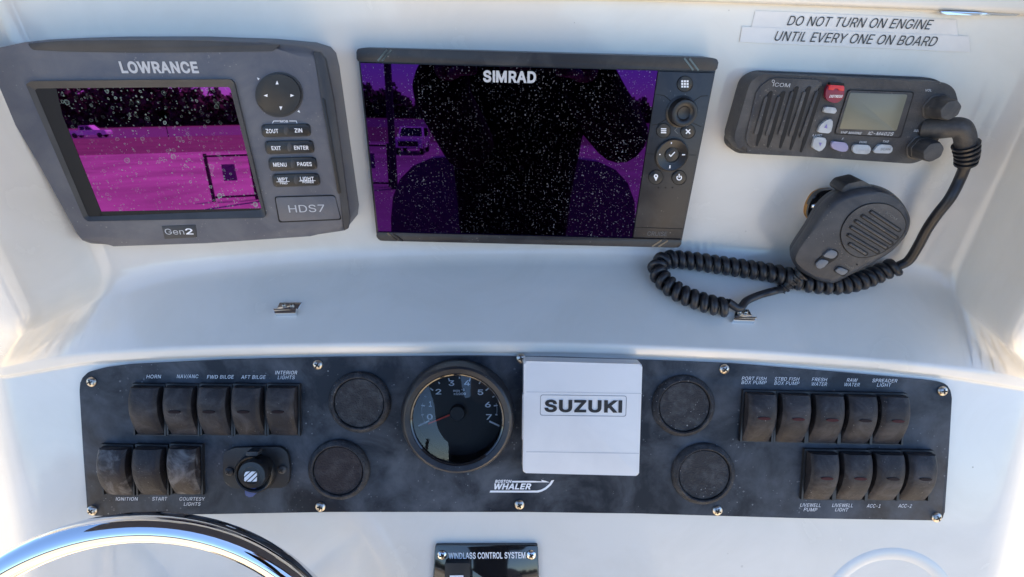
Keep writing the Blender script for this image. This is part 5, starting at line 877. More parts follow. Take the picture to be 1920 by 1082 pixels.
        13, 20, 13, 45, 20, 16, 13, 17, 13, 56, 19, 19, 18, 13, 18, 17, 13, 12, 19, 56)),
        '7': (236, (35, -8, 149, 216, 23, 218, 23, 262, 203, 262, 203, 222, 87, -8), (1, 6, 5, 5, 4, 1, 6, 1, 0, 3, 2, 1, 1, 4, 3)),
        '8': (236, (113, -11, 87, -9, 64, -2, 45, 10, 30, 26, 21, 46, 18, 67, 20, 85, 25, 101, 34, 115, 46, 127, 59, 135, 59, 134, 55, 134, 40, 149, 30, 168, 27, 190, 30, 211,
        38, 229, 52, 245, 69, 256, 90, 263, 113, 266, 136, 263, 157, 256, 174, 245, 187, 229, 196, 211, 199, 190, 196, 169, 186, 149, 171, 134, 168, 134, 167, 135, 181, 127, 192,
        115, 201, 101, 207, 85, 208, 67, 205, 46, 196, 26, 181, 10, 162, -2, 139, -9, 113, 33, 127, 34, 139, 37, 148, 43, 155, 50, 159, 59, 160, 69, 159, 80, 154, 90, 147, 98,
        138, 104, 126, 108, 113, 110, 100, 108, 88, 104, 79, 98, 72, 90, 67, 80, 66, 69, 67, 59, 71, 50, 78, 43, 87, 37, 99, 34, 113, 153, 124, 154, 133, 157, 141, 163, 147, 169,
        150, 178, 152, 188, 150, 198, 147, 206, 141, 212, 134, 218, 124, 221, 113, 222, 102, 221, 92, 218, 85, 212, 79, 206, 76, 198, 74, 188, 76, 178, 79, 169, 85, 163, 93, 157,
        102, 154, 57, 134, 169, 134), (12, 11, 92, 3, 64, 4, 64, 63, 4, 5, 4, 63, 6, 5, 63, 63, 62, 6, 7, 6, 62, 62, 61, 7, 8, 7, 61, 13, 11, 14, 91, 57, 56, 56, 68, 91, 57, 91,
        90, 21, 82, 81, 1, 67, 66, 1, 66, 2, 66, 65, 2, 3, 2, 65, 64, 3, 65, 8, 61, 60, 9, 8, 60, 10, 9, 60, 60, 59, 10, 12, 10, 59, 59, 58, 12, 11, 12, 58, 58, 57, 11, 57, 90,
        11, 90, 89, 11, 89, 88, 11, 14, 11, 88, 88, 87, 14, 15, 14, 87, 87, 86, 15, 16, 15, 86, 86, 85, 16, 17, 16, 85, 18, 17, 85, 85, 84, 18, 19, 18, 84, 84, 83, 19, 20, 19,
        83, 83, 82, 20, 82, 21, 20, 44, 0, 45, 55, 70, 69, 78, 23, 79, 22, 79, 23, 45, 0, 43, 43, 46, 45, 32, 34, 93, 33, 32, 93, 41, 40, 48, 49, 48, 40, 40, 39, 49, 39, 38, 49,
        50, 49, 38, 38, 37, 50, 51, 50, 37, 37, 36, 51, 33, 31, 30, 46, 43, 42, 47, 46, 42, 42, 41, 47, 41, 48, 47, 51, 36, 52, 36, 35, 52, 35, 34, 52, 53, 52, 34, 34, 32, 53,
        54, 53, 32, 32, 33, 54, 55, 54, 33, 70, 55, 33, 71, 70, 33, 72, 71, 33, 33, 30, 72, 73, 72, 30, 30, 29, 73, 74, 73, 29, 29, 28, 74, 75, 74, 28, 28, 27, 75, 27, 26, 75,
        76, 75, 26, 26, 25, 76, 77, 76, 25, 25, 24, 77, 78, 77, 24, 23, 78, 24, 67, 1, 0, 0, 44, 67, 55, 69, 56, 68, 56, 69, 79, 22, 80, 81, 80, 22, 21, 81, 22, 11, 13, 92, 10,
        12, 92, 31, 33, 93)),
        '9': (236, (113, 266, 137, 263, 159, 254, 177, 240, 191, 221, 200, 199, 202, 173, 200, 153, 194, 132, 182, 108, 164, 80, 104, -8, 50, -8, 147, 132, 168, 132, 156, 112,
        149, 105, 141, 98, 131, 93, 121, 90, 109, 89, 85, 92, 65, 100, 47, 113, 34, 131, 26, 152, 24, 176, 27, 200, 35, 222, 49, 240, 67, 254, 89, 263, 113, 222, 101, 221, 91,
        216, 83, 209, 76, 200, 72, 189, 71, 176, 72, 163, 76, 152, 83, 142, 91, 136, 101, 131, 113, 130, 125, 131, 135, 135, 144, 142, 150, 151, 154, 162, 156, 175, 154, 188,
        150, 200, 144, 209, 135, 216, 125, 221, 118, 90), (24, 23, 40, 40, 39, 24, 25, 24, 39, 26, 25, 39, 39, 38, 26, 38, 37, 26, 27, 26, 37, 20, 44, 43, 32, 0, 33, 20, 43, 21,
        42, 21, 43, 31, 34, 33, 33, 0, 31, 12, 11, 19, 21, 42, 22, 42, 41, 22, 23, 22, 41, 40, 23, 41, 27, 37, 36, 28, 27, 36, 29, 28, 36, 36, 35, 29, 30, 29, 35, 35, 34, 30, 34,
        31, 30, 54, 1, 55, 13, 48, 47, 46, 45, 13, 13, 47, 46, 15, 10, 9, 14, 15, 9, 9, 8, 14, 8, 7, 14, 49, 14, 7, 7, 6, 49, 50, 49, 6, 6, 5, 50, 51, 50, 5, 5, 4, 51, 18, 19,
        10, 17, 18, 10, 16, 17, 10, 10, 15, 16, 13, 16, 15, 15, 14, 13, 48, 13, 14, 14, 49, 48, 51, 4, 52, 4, 3, 52, 53, 52, 3, 3, 2, 53, 54, 53, 2, 1, 54, 2, 10, 19, 11, 0, 32,
        55, 55, 1, 0, 44, 20, 45, 56, 13, 20, 13, 45, 20, 16, 13, 17, 13, 56, 19, 19, 18, 13, 18, 17, 13, 12, 19, 56)),
        '/': (134, (128, 274, 42, -46, -3, -46, 83, 274), (0, 3, 1, 2, 1, 3)),
        '-': (236, (176, 130, 176, 86, 49, 86, 49, 130), (3, 2, 1, 1, 0, 3)),
        'e': (212, (106, -12, 78, -9, 54, 1, 35, 17, 21, 39, 12, 64, 9, 93, 12, 122, 20, 148, 34, 170, 53, 186, 76, 197, 102, 200, 119, 199, 136, 195, 151, 187, 165, 176, 177,
        162, 186, 144, 192, 122, 194, 97, 194, 77, 29, 77, 29, 118, 186, 116, 148, 87, 145, 117, 141, 131, 135, 142, 127, 150, 116, 155, 103, 157, 89, 155, 78, 150, 69, 142, 62,
        131, 57, 119, 56, 105, 56, 89, 58, 71, 62, 57, 70, 46, 80, 38, 92, 33, 106, 31, 116, 32, 124, 34, 131, 37, 137, 42, 142, 48, 148, 62, 194, 51, 184, 28, 173, 14, 160, 3,
        144, -5, 126, -10, 146, 116, 57, 118, 57, 77), (4, 22, 5, 6, 5, 22, 22, 23, 6, 7, 6, 23, 23, 8, 7, 38, 37, 22, 23, 22, 37, 25, 24, 57, 0, 43, 1, 42, 1, 43, 31, 12, 32,
        11, 33, 32, 32, 12, 11, 1, 42, 2, 42, 41, 2, 3, 2, 41, 41, 40, 3, 4, 3, 40, 22, 4, 40, 40, 39, 22, 23, 36, 35, 8, 23, 35, 9, 8, 35, 35, 34, 9, 10, 9, 34, 34, 33, 10, 33,
        11, 10, 56, 46, 45, 46, 56, 55, 55, 47, 46, 30, 29, 14, 13, 30, 14, 20, 19, 24, 18, 24, 19, 52, 51, 50, 38, 22, 59, 21, 20, 25, 20, 24, 25, 24, 18, 26, 47, 55, 54, 48,
        47, 54, 54, 53, 48, 49, 48, 53, 53, 52, 49, 52, 50, 49, 26, 18, 27, 18, 17, 27, 28, 27, 17, 17, 16, 28, 29, 28, 16, 16, 15, 29, 14, 29, 15, 56, 45, 0, 45, 44, 0, 43, 0,
        44, 37, 38, 25, 30, 13, 31, 12, 31, 13, 22, 39, 59, 36, 23, 58, 24, 26, 57, 23, 37, 58, 37, 25, 57, 37, 57, 58, 21, 25, 59, 25, 38, 59)),
        'n': (214, (65, 113, 65, -8, 18, -8, 18, 198, 64, 198, 64, 136, 39, 136, 55, 171, 71, 188, 91, 197, 114, 200, 134, 198, 151, 191, 166, 180, 177, 164, 184, 144, 187, 121,
        187, -8, 140, -8, 140, 117, 137, 135, 130, 147, 120, 154, 105, 156, 94, 155, 84, 152, 76, 146, 70, 137, 66, 127, 64, 180), (3, 2, 6, 5, 7, 6, 3, 6, 7, 7, 4, 3, 2, 1, 0,
        6, 2, 0, 0, 28, 6, 5, 6, 28, 28, 27, 5, 27, 26, 5, 7, 5, 29, 10, 23, 22, 22, 11, 10, 19, 18, 17, 17, 16, 19, 19, 16, 20, 16, 15, 20, 15, 14, 20, 21, 20, 14, 14, 13, 21,
        13, 12, 21, 22, 21, 12, 11, 22, 12, 8, 25, 24, 9, 8, 24, 24, 23, 9, 23, 10, 9, 26, 25, 8, 29, 5, 8, 5, 26, 8, 4, 7, 29)),
        'i': (93, (18, -8, 18, 198, 65, 198, 65, -8, 42, 213, 31, 215, 21, 221, 15, 231, 12, 242, 15, 253, 21, 262, 31, 268, 42, 270, 53, 268, 63, 262, 69, 253, 71, 242, 69, 231,
        63, 221, 53, 215), (11, 5, 4, 5, 11, 6, 10, 6, 11, 8, 7, 6, 6, 10, 8, 9, 8, 10, 19, 18, 13, 18, 14, 13, 17, 16, 18, 14, 18, 16, 16, 15, 14, 1, 0, 3, 3, 2, 1, 19, 13, 4,
        13, 12, 4, 11, 4, 12)),
        'o': (217, (104, -12, 77, -9, 54, 1, 35, 18, 21, 39, 12, 65, 9, 94, 12, 123, 21, 149, 35, 171, 54, 187, 77, 197, 104, 200, 130, 197, 154, 187, 173, 171, 187, 149, 196,
        123, 199, 94, 196, 65, 187, 39, 173, 18, 154, 1, 130, -9, 104, 31, 119, 33, 130, 39, 139, 49, 146, 62, 150, 77, 152, 94, 150, 111, 146, 126, 139, 139, 130, 149, 119, 155,
        104, 157, 89, 155, 77, 149, 68, 139, 62, 126, 58, 111, 56, 94, 58, 77, 62, 62, 68, 49, 77, 39, 89, 33), (6, 5, 43, 43, 42, 6, 42, 41, 6, 7, 6, 41, 0, 47, 1, 37, 12, 11,
        1, 47, 2, 47, 46, 2, 3, 2, 46, 46, 45, 3, 4, 3, 45, 45, 44, 4, 5, 4, 44, 43, 5, 44, 7, 41, 40, 8, 7, 40, 40, 39, 8, 9, 8, 39, 39, 38, 9, 10, 9, 38, 38, 37, 10, 37, 11,
        10, 19, 18, 29, 30, 29, 18, 31, 30, 18, 18, 17, 31, 25, 23, 22, 26, 25, 22, 22, 21, 26, 27, 26, 21, 21, 20, 27, 28, 27, 20, 20, 19, 28, 19, 29, 28, 31, 17, 32, 17, 16,
        32, 33, 32, 16, 16, 15, 33, 34, 33, 15, 15, 14, 34, 35, 34, 14, 13, 35, 14, 23, 25, 0, 25, 24, 0, 47, 0, 24, 12, 37, 36, 36, 35, 12, 35, 13, 12)),
        'm': (314, (18, -8, 18, 198, 64, 198, 64, 140, 42, 140, 52, 165, 60, 178, 71, 188, 83, 195, 96, 200, 110, 201, 132, 198, 149, 186, 162, 169, 172, 139, 145, 139, 154, 164,
        162, 177, 174, 187, 187, 195, 202, 200, 218, 201, 236, 199, 252, 193, 267, 183, 277, 168, 284, 150, 286, 128, 286, -8, 240, -8, 240, 126, 237, 141, 231, 150, 221, 155,
        209, 157, 199, 156, 191, 153, 185, 148, 180, 141, 177, 133, 176, 123, 176, -8, 129, -8, 129, 129, 127, 141, 121, 150, 112, 155, 100, 157, 91, 156, 83, 153, 76, 148, 70,
        141, 66, 131, 65, 119, 65, -8, 64, 182, 159, 172), (1, 0, 4, 1, 4, 5, 5, 6, 1, 6, 2, 1, 52, 51, 3, 51, 50, 3, 54, 53, 0, 4, 0, 53, 53, 52, 4, 52, 3, 4, 5, 4, 3, 6, 5, 3,
        46, 10, 47, 9, 47, 10, 8, 48, 47, 47, 9, 8, 43, 15, 44, 45, 44, 15, 45, 12, 46, 12, 11, 46, 10, 46, 11, 49, 48, 7, 48, 8, 7, 13, 16, 14, 17, 13, 18, 35, 20, 19, 14, 40,
        39, 39, 38, 14, 38, 37, 14, 13, 14, 37, 37, 36, 13, 18, 13, 36, 36, 35, 18, 35, 19, 18, 21, 34, 33, 21, 33, 22, 28, 27, 30, 27, 26, 30, 28, 30, 29, 30, 26, 31, 26, 25,
        31, 32, 31, 25, 25, 24, 32, 24, 23, 32, 33, 32, 23, 22, 33, 23, 20, 35, 34, 34, 21, 20, 41, 40, 42, 43, 42, 40, 15, 43, 40, 40, 14, 15, 14, 16, 15, 45, 15, 16, 12, 45,
        16, 16, 13, 56, 50, 49, 7, 55, 3, 7, 3, 50, 7, 3, 55, 6, 2, 6, 55, 13, 17, 56, 12, 16, 56)),
        'x': (199, (-5, -8, 91, 126, 91, 69, -1, 198, 54, 198, 80, 157, 89, 143, 97, 131, 103, 119, 118, 95, 74, 95, 88, 119, 94, 130, 101, 143, 110, 157, 137, 198, 191, 198, 99,
        67, 99, 124, 194, -8, 139, -8, 109, 38, 100, 52, 93, 64, 86, 76, 72, 99, 116, 99, 102, 76, 96, 64, 89, 52, 81, 38, 50, -8, 70, 97, 91, 95, 91, 125, 95, 133, 99, 95, 107,
        113, 119, 96, 89, 71, 74, 95, 74, 96, 76, 99, 91, 99, 99, 99, 115, 99, 116, 98, 114, 95, 99, 69, 95, 61), (0, 31, 30, 11, 1, 25, 4, 3, 5, 23, 2, 39, 1, 32, 25, 1, 12, 6,
        41, 42, 25, 17, 28, 22, 7, 18, 8, 20, 19, 21, 27, 17, 9, 16, 15, 14, 13, 8, 14, 23, 29, 49, 23, 49, 28, 2, 23, 28, 47, 36, 27, 18, 7, 12, 12, 7, 35, 7, 13, 35, 1, 6, 5,
        32, 1, 3, 5, 3, 1, 0, 30, 32, 2, 24, 39, 24, 10, 32, 10, 25, 32, 8, 13, 7, 45, 46, 26, 24, 2, 33, 33, 40, 24, 42, 41, 33, 1, 11, 34, 12, 1, 34, 18, 12, 34, 6, 12, 35, 17,
        22, 21, 38, 17, 19, 21, 19, 17, 33, 2, 36, 48, 36, 2, 36, 48, 27, 43, 33, 36, 8, 18, 37, 36, 47, 45, 16, 14, 38, 14, 8, 37, 37, 38, 14, 17, 38, 9, 38, 37, 26, 26, 9, 38,
        32, 30, 39, 29, 23, 39, 30, 29, 39, 24, 32, 39, 10, 24, 40, 10, 40, 41, 40, 33, 41, 25, 10, 41, 11, 25, 42, 34, 11, 43, 11, 42, 43, 33, 43, 42, 18, 34, 43, 44, 18, 43,
        36, 44, 43, 37, 18, 44, 45, 37, 44, 44, 36, 45, 26, 37, 45, 9, 26, 46, 9, 46, 47, 46, 45, 47, 27, 9, 47, 17, 27, 48, 28, 17, 48, 2, 28, 48, 22, 28, 49)),
    },
    'heavy': {
        'L': (217, (13, -17, 13, 271, 79, 271, 79, 46, 198, 46, 198, -17), (3, 5, 4, 5, 3, 0, 1, 0, 3, 2, 1, 3)),
        'O': (287, (133, -20, 109, -18, 87, -12, 66, -2, 48, 12, 32, 29, 20, 50, 10, 73, 5, 99, 3, 127, 5, 155, 10, 181, 20, 204, 32, 225, 48, 242, 66, 256, 87, 267, 109, 273,
        133, 275, 158, 273, 180, 267, 201, 256, 219, 242, 235, 225, 247, 204, 256, 181, 262, 155, 264, 127, 262, 99, 256, 73, 247, 50, 235, 29, 219, 12, 201, -2, 180, -12, 158,
        -18, 133, 44, 151, 46, 166, 53, 178, 64, 189, 79, 196, 101, 198, 127, 196, 154, 189, 175, 178, 191, 166, 202, 151, 208, 133, 211, 116, 208, 101, 202, 88, 191, 78, 175,
        71, 154, 69, 127, 71, 101, 78, 80, 88, 64, 101, 53, 116, 46), (8, 7, 55, 55, 54, 8, 9, 8, 54, 10, 9, 54, 1, 59, 2, 59, 58, 2, 50, 49, 16, 49, 17, 16, 2, 58, 3, 4, 3, 58,
        58, 57, 4, 5, 4, 57, 57, 56, 5, 6, 5, 56, 7, 6, 56, 55, 7, 56, 10, 54, 53, 11, 10, 53, 53, 52, 11, 12, 11, 52, 13, 12, 52, 52, 51, 13, 14, 13, 51, 51, 50, 14, 15, 14, 50,
        50, 16, 15, 35, 37, 36, 48, 47, 19, 37, 35, 34, 38, 37, 34, 46, 20, 47, 19, 47, 20, 29, 28, 41, 42, 41, 28, 28, 27, 42, 27, 26, 42, 38, 34, 33, 33, 32, 38, 39, 38, 32,
        32, 31, 39, 40, 39, 31, 31, 30, 40, 30, 29, 40, 29, 41, 40, 42, 26, 43, 26, 25, 43, 44, 43, 25, 25, 24, 44, 24, 23, 44, 45, 44, 23, 23, 22, 45, 46, 45, 22, 22, 21, 46,
        20, 46, 21, 35, 36, 0, 1, 0, 36, 59, 1, 36, 17, 49, 48, 18, 17, 48, 48, 19, 18)),
        'W': (364, (65, -17, -14, 271, 54, 271, 98, 102, 101, 89, 104, 76, 110, 50, 113, 37, 119, 3, 74, 3, 80, 37, 83, 50, 86, 64, 89, 77, 96, 102, 140, 271, 203, 271, 247, 102,
        251, 90, 254, 77, 260, 50, 263, 37, 269, 3, 224, 3, 230, 37, 233, 50, 236, 64, 239, 77, 245, 102, 288, 271, 357, 271, 278, -17, 215, -17, 167, 157, 163, 174, 159, 192,
        155, 212, 148, 254, 195, 254, 188, 213, 184, 194, 180, 175, 175, 157, 128, -17, 97, 107, 246, 107, 171, 142), (0, 9, 10, 0, 10, 1, 3, 14, 4, 4, 14, 13, 1, 10, 11, 11, 12,
        1, 12, 13, 1, 13, 14, 1, 2, 1, 14, 9, 0, 43, 43, 8, 9, 10, 9, 8, 8, 7, 10, 7, 6, 10, 11, 10, 6, 12, 11, 6, 6, 5, 12, 13, 12, 5, 4, 13, 5, 5, 33, 4, 3, 4, 33, 33, 34, 3,
        14, 3, 44, 19, 18, 27, 28, 27, 18, 18, 17, 28, 21, 22, 31, 31, 30, 21, 20, 21, 30, 20, 30, 19, 18, 19, 30, 17, 18, 30, 30, 29, 17, 31, 22, 32, 23, 32, 22, 24, 23, 22, 22,
        21, 24, 25, 24, 21, 21, 20, 25, 26, 25, 20, 20, 19, 26, 19, 27, 26, 27, 28, 42, 41, 42, 28, 28, 17, 45, 38, 39, 16, 32, 23, 24, 34, 33, 42, 42, 41, 34, 35, 34, 41, 41,
        40, 35, 36, 35, 40, 40, 39, 36, 37, 36, 39, 39, 38, 37, 15, 37, 38, 38, 16, 15, 34, 35, 3, 44, 3, 36, 35, 36, 3, 2, 14, 44, 37, 15, 36, 15, 44, 36, 17, 29, 45, 16, 39,
        45, 41, 28, 45, 40, 41, 45, 39, 40, 45, 5, 6, 33, 46, 33, 6, 42, 33, 46, 32, 24, 46, 27, 42, 46, 26, 27, 46, 25, 26, 46, 24, 25, 46, 7, 8, 43, 43, 46, 7, 6, 7, 46)),
        'R': (245, (13, -17, 13, 271, 119, 271, 148, 269, 174, 260, 195, 245, 210, 225, 219, 202, 222, 176, 219, 150, 210, 127, 195, 108, 174, 93, 148, 85, 119, 82, 31, 82, 31,
        145, 116, 145, 131, 146, 141, 149, 148, 153, 152, 158, 154, 166, 155, 176, 154, 186, 152, 194, 147, 200, 141, 204, 131, 208, 116, 209, 79, 209, 79, -17, 166, -17, 87,
        132, 162, 132, 243, -17, 79, 145, 79, 82, 113, 82, 180, 97), (15, 16, 0, 1, 0, 16, 15, 0, 31, 16, 15, 37, 1, 16, 30, 15, 31, 37, 14, 13, 34, 28, 2, 29, 30, 29, 2, 1, 30,
        2, 34, 22, 21, 12, 32, 35, 12, 35, 39, 34, 12, 39, 11, 10, 34, 10, 9, 34, 22, 34, 9, 9, 8, 22, 23, 22, 8, 24, 23, 8, 8, 7, 24, 25, 24, 7, 7, 6, 25, 6, 5, 25, 32, 14, 38,
        13, 14, 32, 32, 12, 13, 12, 34, 13, 19, 18, 34, 20, 19, 34, 34, 21, 20, 25, 5, 26, 5, 4, 26, 27, 26, 4, 4, 3, 27, 28, 27, 3, 2, 28, 3, 30, 16, 36, 14, 33, 38, 33, 17, 36,
        36, 37, 33, 36, 16, 37, 33, 37, 38, 18, 17, 34, 17, 33, 34, 33, 14, 34, 11, 34, 39)),
        'A': (260, (-16, -17, 89, 271, 150, 271, 256, -17, 186, -17, 128, 146, 122, 162, 116, 181, 108, 205, 93, 256, 145, 256, 130, 205, 123, 180, 116, 161, 111, 146, 55, -17,
        38, 54, 38, 116, 202, 116, 202, 54, 119, 170, 101, 116, 138, 116, 160, 54, 79, 54), (16, 0, 15, 0, 16, 17, 17, 1, 0, 7, 14, 13, 24, 21, 16, 14, 7, 17, 7, 8, 17, 8, 9, 17,
        1, 17, 9, 12, 6, 5, 18, 19, 3, 3, 19, 4, 18, 3, 2, 12, 5, 18, 11, 12, 18, 10, 11, 18, 18, 2, 10, 22, 23, 19, 7, 13, 20, 7, 20, 12, 12, 11, 7, 8, 7, 11, 11, 10, 8, 9, 8,
        10, 1, 9, 10, 10, 2, 1, 6, 12, 20, 21, 24, 22, 14, 17, 21, 17, 16, 21, 18, 5, 22, 19, 18, 22, 4, 19, 23, 23, 22, 24, 16, 15, 24)),
        'N': (282, (13, -17, 13, 271, 77, 271, 186, 100, 191, 93, 196, 84, 202, 73, 209, 61, 216, 48, 232, 14, 187, 7, 184, 39, 183, 53, 183, 66, 183, 78, 182, 97, 182, 271, 249,
        271, 249, -17, 184, -17, 87, 136, 74, 157, 67, 168, 59, 182, 27, 239, 76, 246, 78, 193, 79, 164, 79, 146, 79, -17, 182, 106, 79, 148), (1, 0, 24, 21, 22, 0, 22, 23, 0,
        24, 0, 23, 27, 21, 31, 0, 29, 28, 21, 0, 28, 22, 21, 27, 27, 26, 22, 23, 22, 26, 24, 23, 26, 25, 24, 26, 24, 25, 2, 1, 24, 2, 18, 17, 9, 8, 9, 17, 8, 17, 7, 6, 7, 17, 5,
        6, 17, 4, 5, 17, 18, 9, 19, 10, 19, 9, 9, 8, 10, 11, 10, 8, 12, 11, 8, 8, 7, 12, 13, 12, 7, 7, 6, 13, 14, 13, 6, 6, 5, 14, 5, 4, 14, 4, 17, 3, 19, 10, 11, 13, 14, 20, 15,
        20, 14, 14, 4, 15, 4, 3, 15, 15, 3, 30, 3, 17, 16, 3, 16, 30, 2, 25, 30, 20, 15, 30, 27, 20, 30, 26, 27, 30, 25, 26, 30, 12, 13, 20, 20, 19, 11, 11, 12, 20, 21, 28, 31,
        20, 27, 31)),
        'C': (275, (134, -20, 110, -18, 87, -12, 66, -2, 48, 12, 32, 29, 20, 50, 10, 73, 5, 99, 3, 127, 5, 155, 10, 181, 20, 204, 32, 225, 48, 242, 66, 256, 87, 267, 110, 273,
        134, 275, 155, 273, 175, 268, 194, 260, 212, 249, 226, 235, 239, 218, 248, 198, 258, 157, 192, 157, 185, 180, 180, 188, 175, 195, 169, 200, 161, 205, 153, 208, 143, 210,
        134, 211, 116, 208, 101, 202, 88, 190, 78, 175, 71, 154, 69, 127, 71, 101, 78, 80, 88, 64, 101, 53, 116, 46, 134, 44, 143, 44, 153, 46, 161, 50, 169, 54, 175, 60, 180,
        66, 185, 75, 192, 97, 258, 97, 248, 56, 239, 37, 227, 20, 212, 6, 195, -6, 176, -14, 155, -19), (8, 7, 42, 42, 41, 8, 9, 8, 41, 10, 9, 41, 41, 40, 10, 11, 10, 40, 0, 47,
        1, 46, 1, 47, 17, 36, 35, 35, 18, 17, 1, 46, 2, 45, 2, 46, 16, 37, 36, 36, 17, 16, 2, 45, 3, 4, 3, 45, 45, 44, 4, 5, 4, 44, 44, 43, 5, 6, 5, 43, 7, 6, 43, 42, 7, 43, 11,
        40, 39, 12, 11, 39, 13, 12, 39, 39, 38, 13, 14, 13, 38, 38, 37, 14, 15, 14, 37, 37, 16, 15, 49, 48, 63, 34, 33, 19, 49, 63, 62, 50, 49, 62, 33, 32, 20, 19, 33, 20, 58,
        57, 54, 55, 54, 57, 57, 56, 55, 26, 25, 27, 28, 27, 25, 25, 24, 28, 50, 62, 61, 51, 50, 61, 61, 60, 51, 52, 51, 60, 60, 59, 52, 53, 52, 59, 59, 58, 53, 58, 54, 53, 28,
        24, 29, 24, 23, 29, 30, 29, 23, 23, 22, 30, 31, 30, 22, 22, 21, 31, 32, 31, 21, 20, 32, 21, 63, 48, 0, 47, 0, 48, 18, 35, 34, 34, 19, 18)),
        'E': (230, (13, -17, 13, 271, 203, 271, 203, 209, 79, 209, 79, 160, 195, 160, 195, 97, 79, 97, 79, 46, 205, 46, 205, -17), (1, 0, 8, 8, 0, 9, 1, 8, 5, 5, 4, 1, 9, 0, 11,
        11, 10, 9, 5, 8, 7, 7, 6, 5, 3, 2, 4, 1, 4, 2)),
        'S': (244, (112, -22, 83, -19, 57, -11, 35, 2, 18, 20, 7, 42, -1, 85, 66, 85, 71, 61, 75, 55, 81, 50, 89, 45, 100, 43, 112, 42, 125, 43, 136, 46, 145, 51, 151, 56, 154,
        63, 156, 70, 155, 75, 153, 79, 148, 83, 141, 87, 130, 91, 118, 95, 87, 103, 56, 115, 31, 132, 14, 156, 9, 186, 12, 212, 23, 234, 40, 252, 62, 264, 86, 272, 114, 275, 141,
        272, 165, 264, 186, 252, 203, 234, 213, 213, 221, 172, 156, 172, 148, 197, 141, 205, 129, 210, 112, 212, 100, 211, 90, 208, 83, 204, 78, 199, 76, 194, 75, 188, 76, 182,
        78, 178, 84, 174, 92, 170, 101, 166, 111, 163, 137, 156, 149, 152, 162, 147, 176, 141, 190, 132, 202, 121, 212, 107, 219, 89, 221, 69, 218, 45, 208, 22, 191, 4, 169, -10,
        142, -19), (4, 3, 9, 9, 8, 4, 5, 4, 8, 8, 7, 5, 6, 5, 7, 31, 30, 53, 53, 52, 31, 32, 31, 52, 0, 13, 12, 0, 12, 1, 12, 11, 1, 59, 58, 26, 58, 57, 26, 49, 48, 35, 1, 11, 2,
        11, 10, 2, 3, 2, 10, 9, 3, 10, 26, 57, 27, 57, 56, 27, 28, 27, 56, 56, 55, 28, 55, 54, 28, 29, 28, 54, 30, 29, 54, 53, 30, 54, 32, 52, 51, 33, 32, 51, 51, 50, 33, 34, 33,
        50, 50, 49, 34, 49, 35, 34, 24, 60, 25, 15, 14, 73, 60, 24, 61, 69, 68, 19, 68, 67, 19, 20, 19, 67, 67, 66, 20, 42, 41, 43, 15, 73, 72, 16, 15, 72, 72, 71, 16, 17, 16,
        71, 71, 70, 17, 18, 17, 70, 70, 69, 18, 69, 19, 18, 20, 66, 21, 66, 65, 21, 65, 64, 21, 22, 21, 64, 64, 63, 22, 23, 22, 63, 63, 62, 23, 24, 23, 62, 61, 24, 62, 43, 41,
        44, 41, 40, 44, 40, 39, 44, 45, 44, 39, 39, 38, 45, 46, 45, 38, 37, 46, 38, 73, 14, 0, 13, 0, 14, 59, 26, 25, 25, 60, 59, 46, 37, 47, 37, 36, 47, 48, 47, 36, 35, 48,
        36)),
        'I': (171, (-1, -17, -1, 46, 42, 46, 42, 209, -1, 209, -1, 271, 152, 271, 152, 209, 108, 209, 108, 46, 152, 46, 152, -17), (1, 0, 2, 3, 5, 4, 9, 11, 10, 7, 6, 8, 2, 0,
        11, 11, 9, 2, 9, 8, 2, 3, 2, 8, 8, 6, 3, 5, 3, 6)),
        'M': (335, (13, -17, 13, 271, 87, 271, 155, 100, 160, 85, 166, 66, 172, 47, 183, 7, 130, 7, 143, 46, 149, 66, 155, 85, 160, 99, 226, 271, 301, 271, 301, -17, 235, -17,
        235, 145, 235, 164, 236, 185, 236, 207, 237, 246, 279, 246, 269, 212, 265, 199, 257, 176, 250, 155, 244, 139, 182, -17, 132, -17, 69, 139, 64, 155, 56, 175, 48, 198, 32,
        246, 76, 246, 77, 208, 77, 186, 78, 164, 78, 146, 78, -17, 157, 91, 235, 117, 78, 118), (32, 33, 0, 1, 0, 33, 33, 34, 1, 30, 31, 0, 32, 0, 31, 33, 32, 37, 37, 36, 33, 36,
        35, 33, 34, 33, 35, 3, 10, 11, 38, 39, 3, 30, 0, 40, 39, 30, 43, 31, 30, 39, 39, 38, 31, 32, 31, 38, 37, 32, 38, 38, 3, 37, 35, 36, 2, 34, 35, 2, 1, 34, 2, 12, 4, 5, 17,
        18, 12, 24, 25, 15, 15, 14, 24, 23, 24, 14, 14, 22, 23, 26, 27, 15, 15, 25, 26, 25, 24, 19, 20, 19, 24, 24, 23, 20, 21, 20, 23, 23, 22, 21, 15, 27, 16, 27, 17, 42, 27,
        26, 17, 18, 17, 26, 26, 25, 18, 25, 19, 18, 12, 18, 19, 21, 22, 13, 22, 14, 13, 8, 29, 28, 28, 7, 8, 9, 8, 7, 7, 6, 9, 10, 9, 6, 6, 5, 10, 11, 10, 5, 5, 4, 11, 11, 4, 41,
        4, 12, 41, 19, 20, 12, 36, 37, 3, 2, 36, 3, 3, 11, 41, 20, 21, 13, 13, 12, 20, 12, 5, 17, 42, 17, 6, 5, 6, 17, 16, 27, 42, 7, 28, 42, 6, 7, 42, 30, 40, 43, 29, 8, 43, 3,
        39, 43, 10, 3, 43, 9, 10, 43, 8, 9, 43)),
        'D': (272, (110, -17, 31, -17, 31, 46, 106, 46, 132, 48, 150, 55, 164, 66, 174, 82, 180, 102, 182, 128, 180, 153, 174, 173, 164, 188, 151, 199, 133, 206, 110, 209, 30,
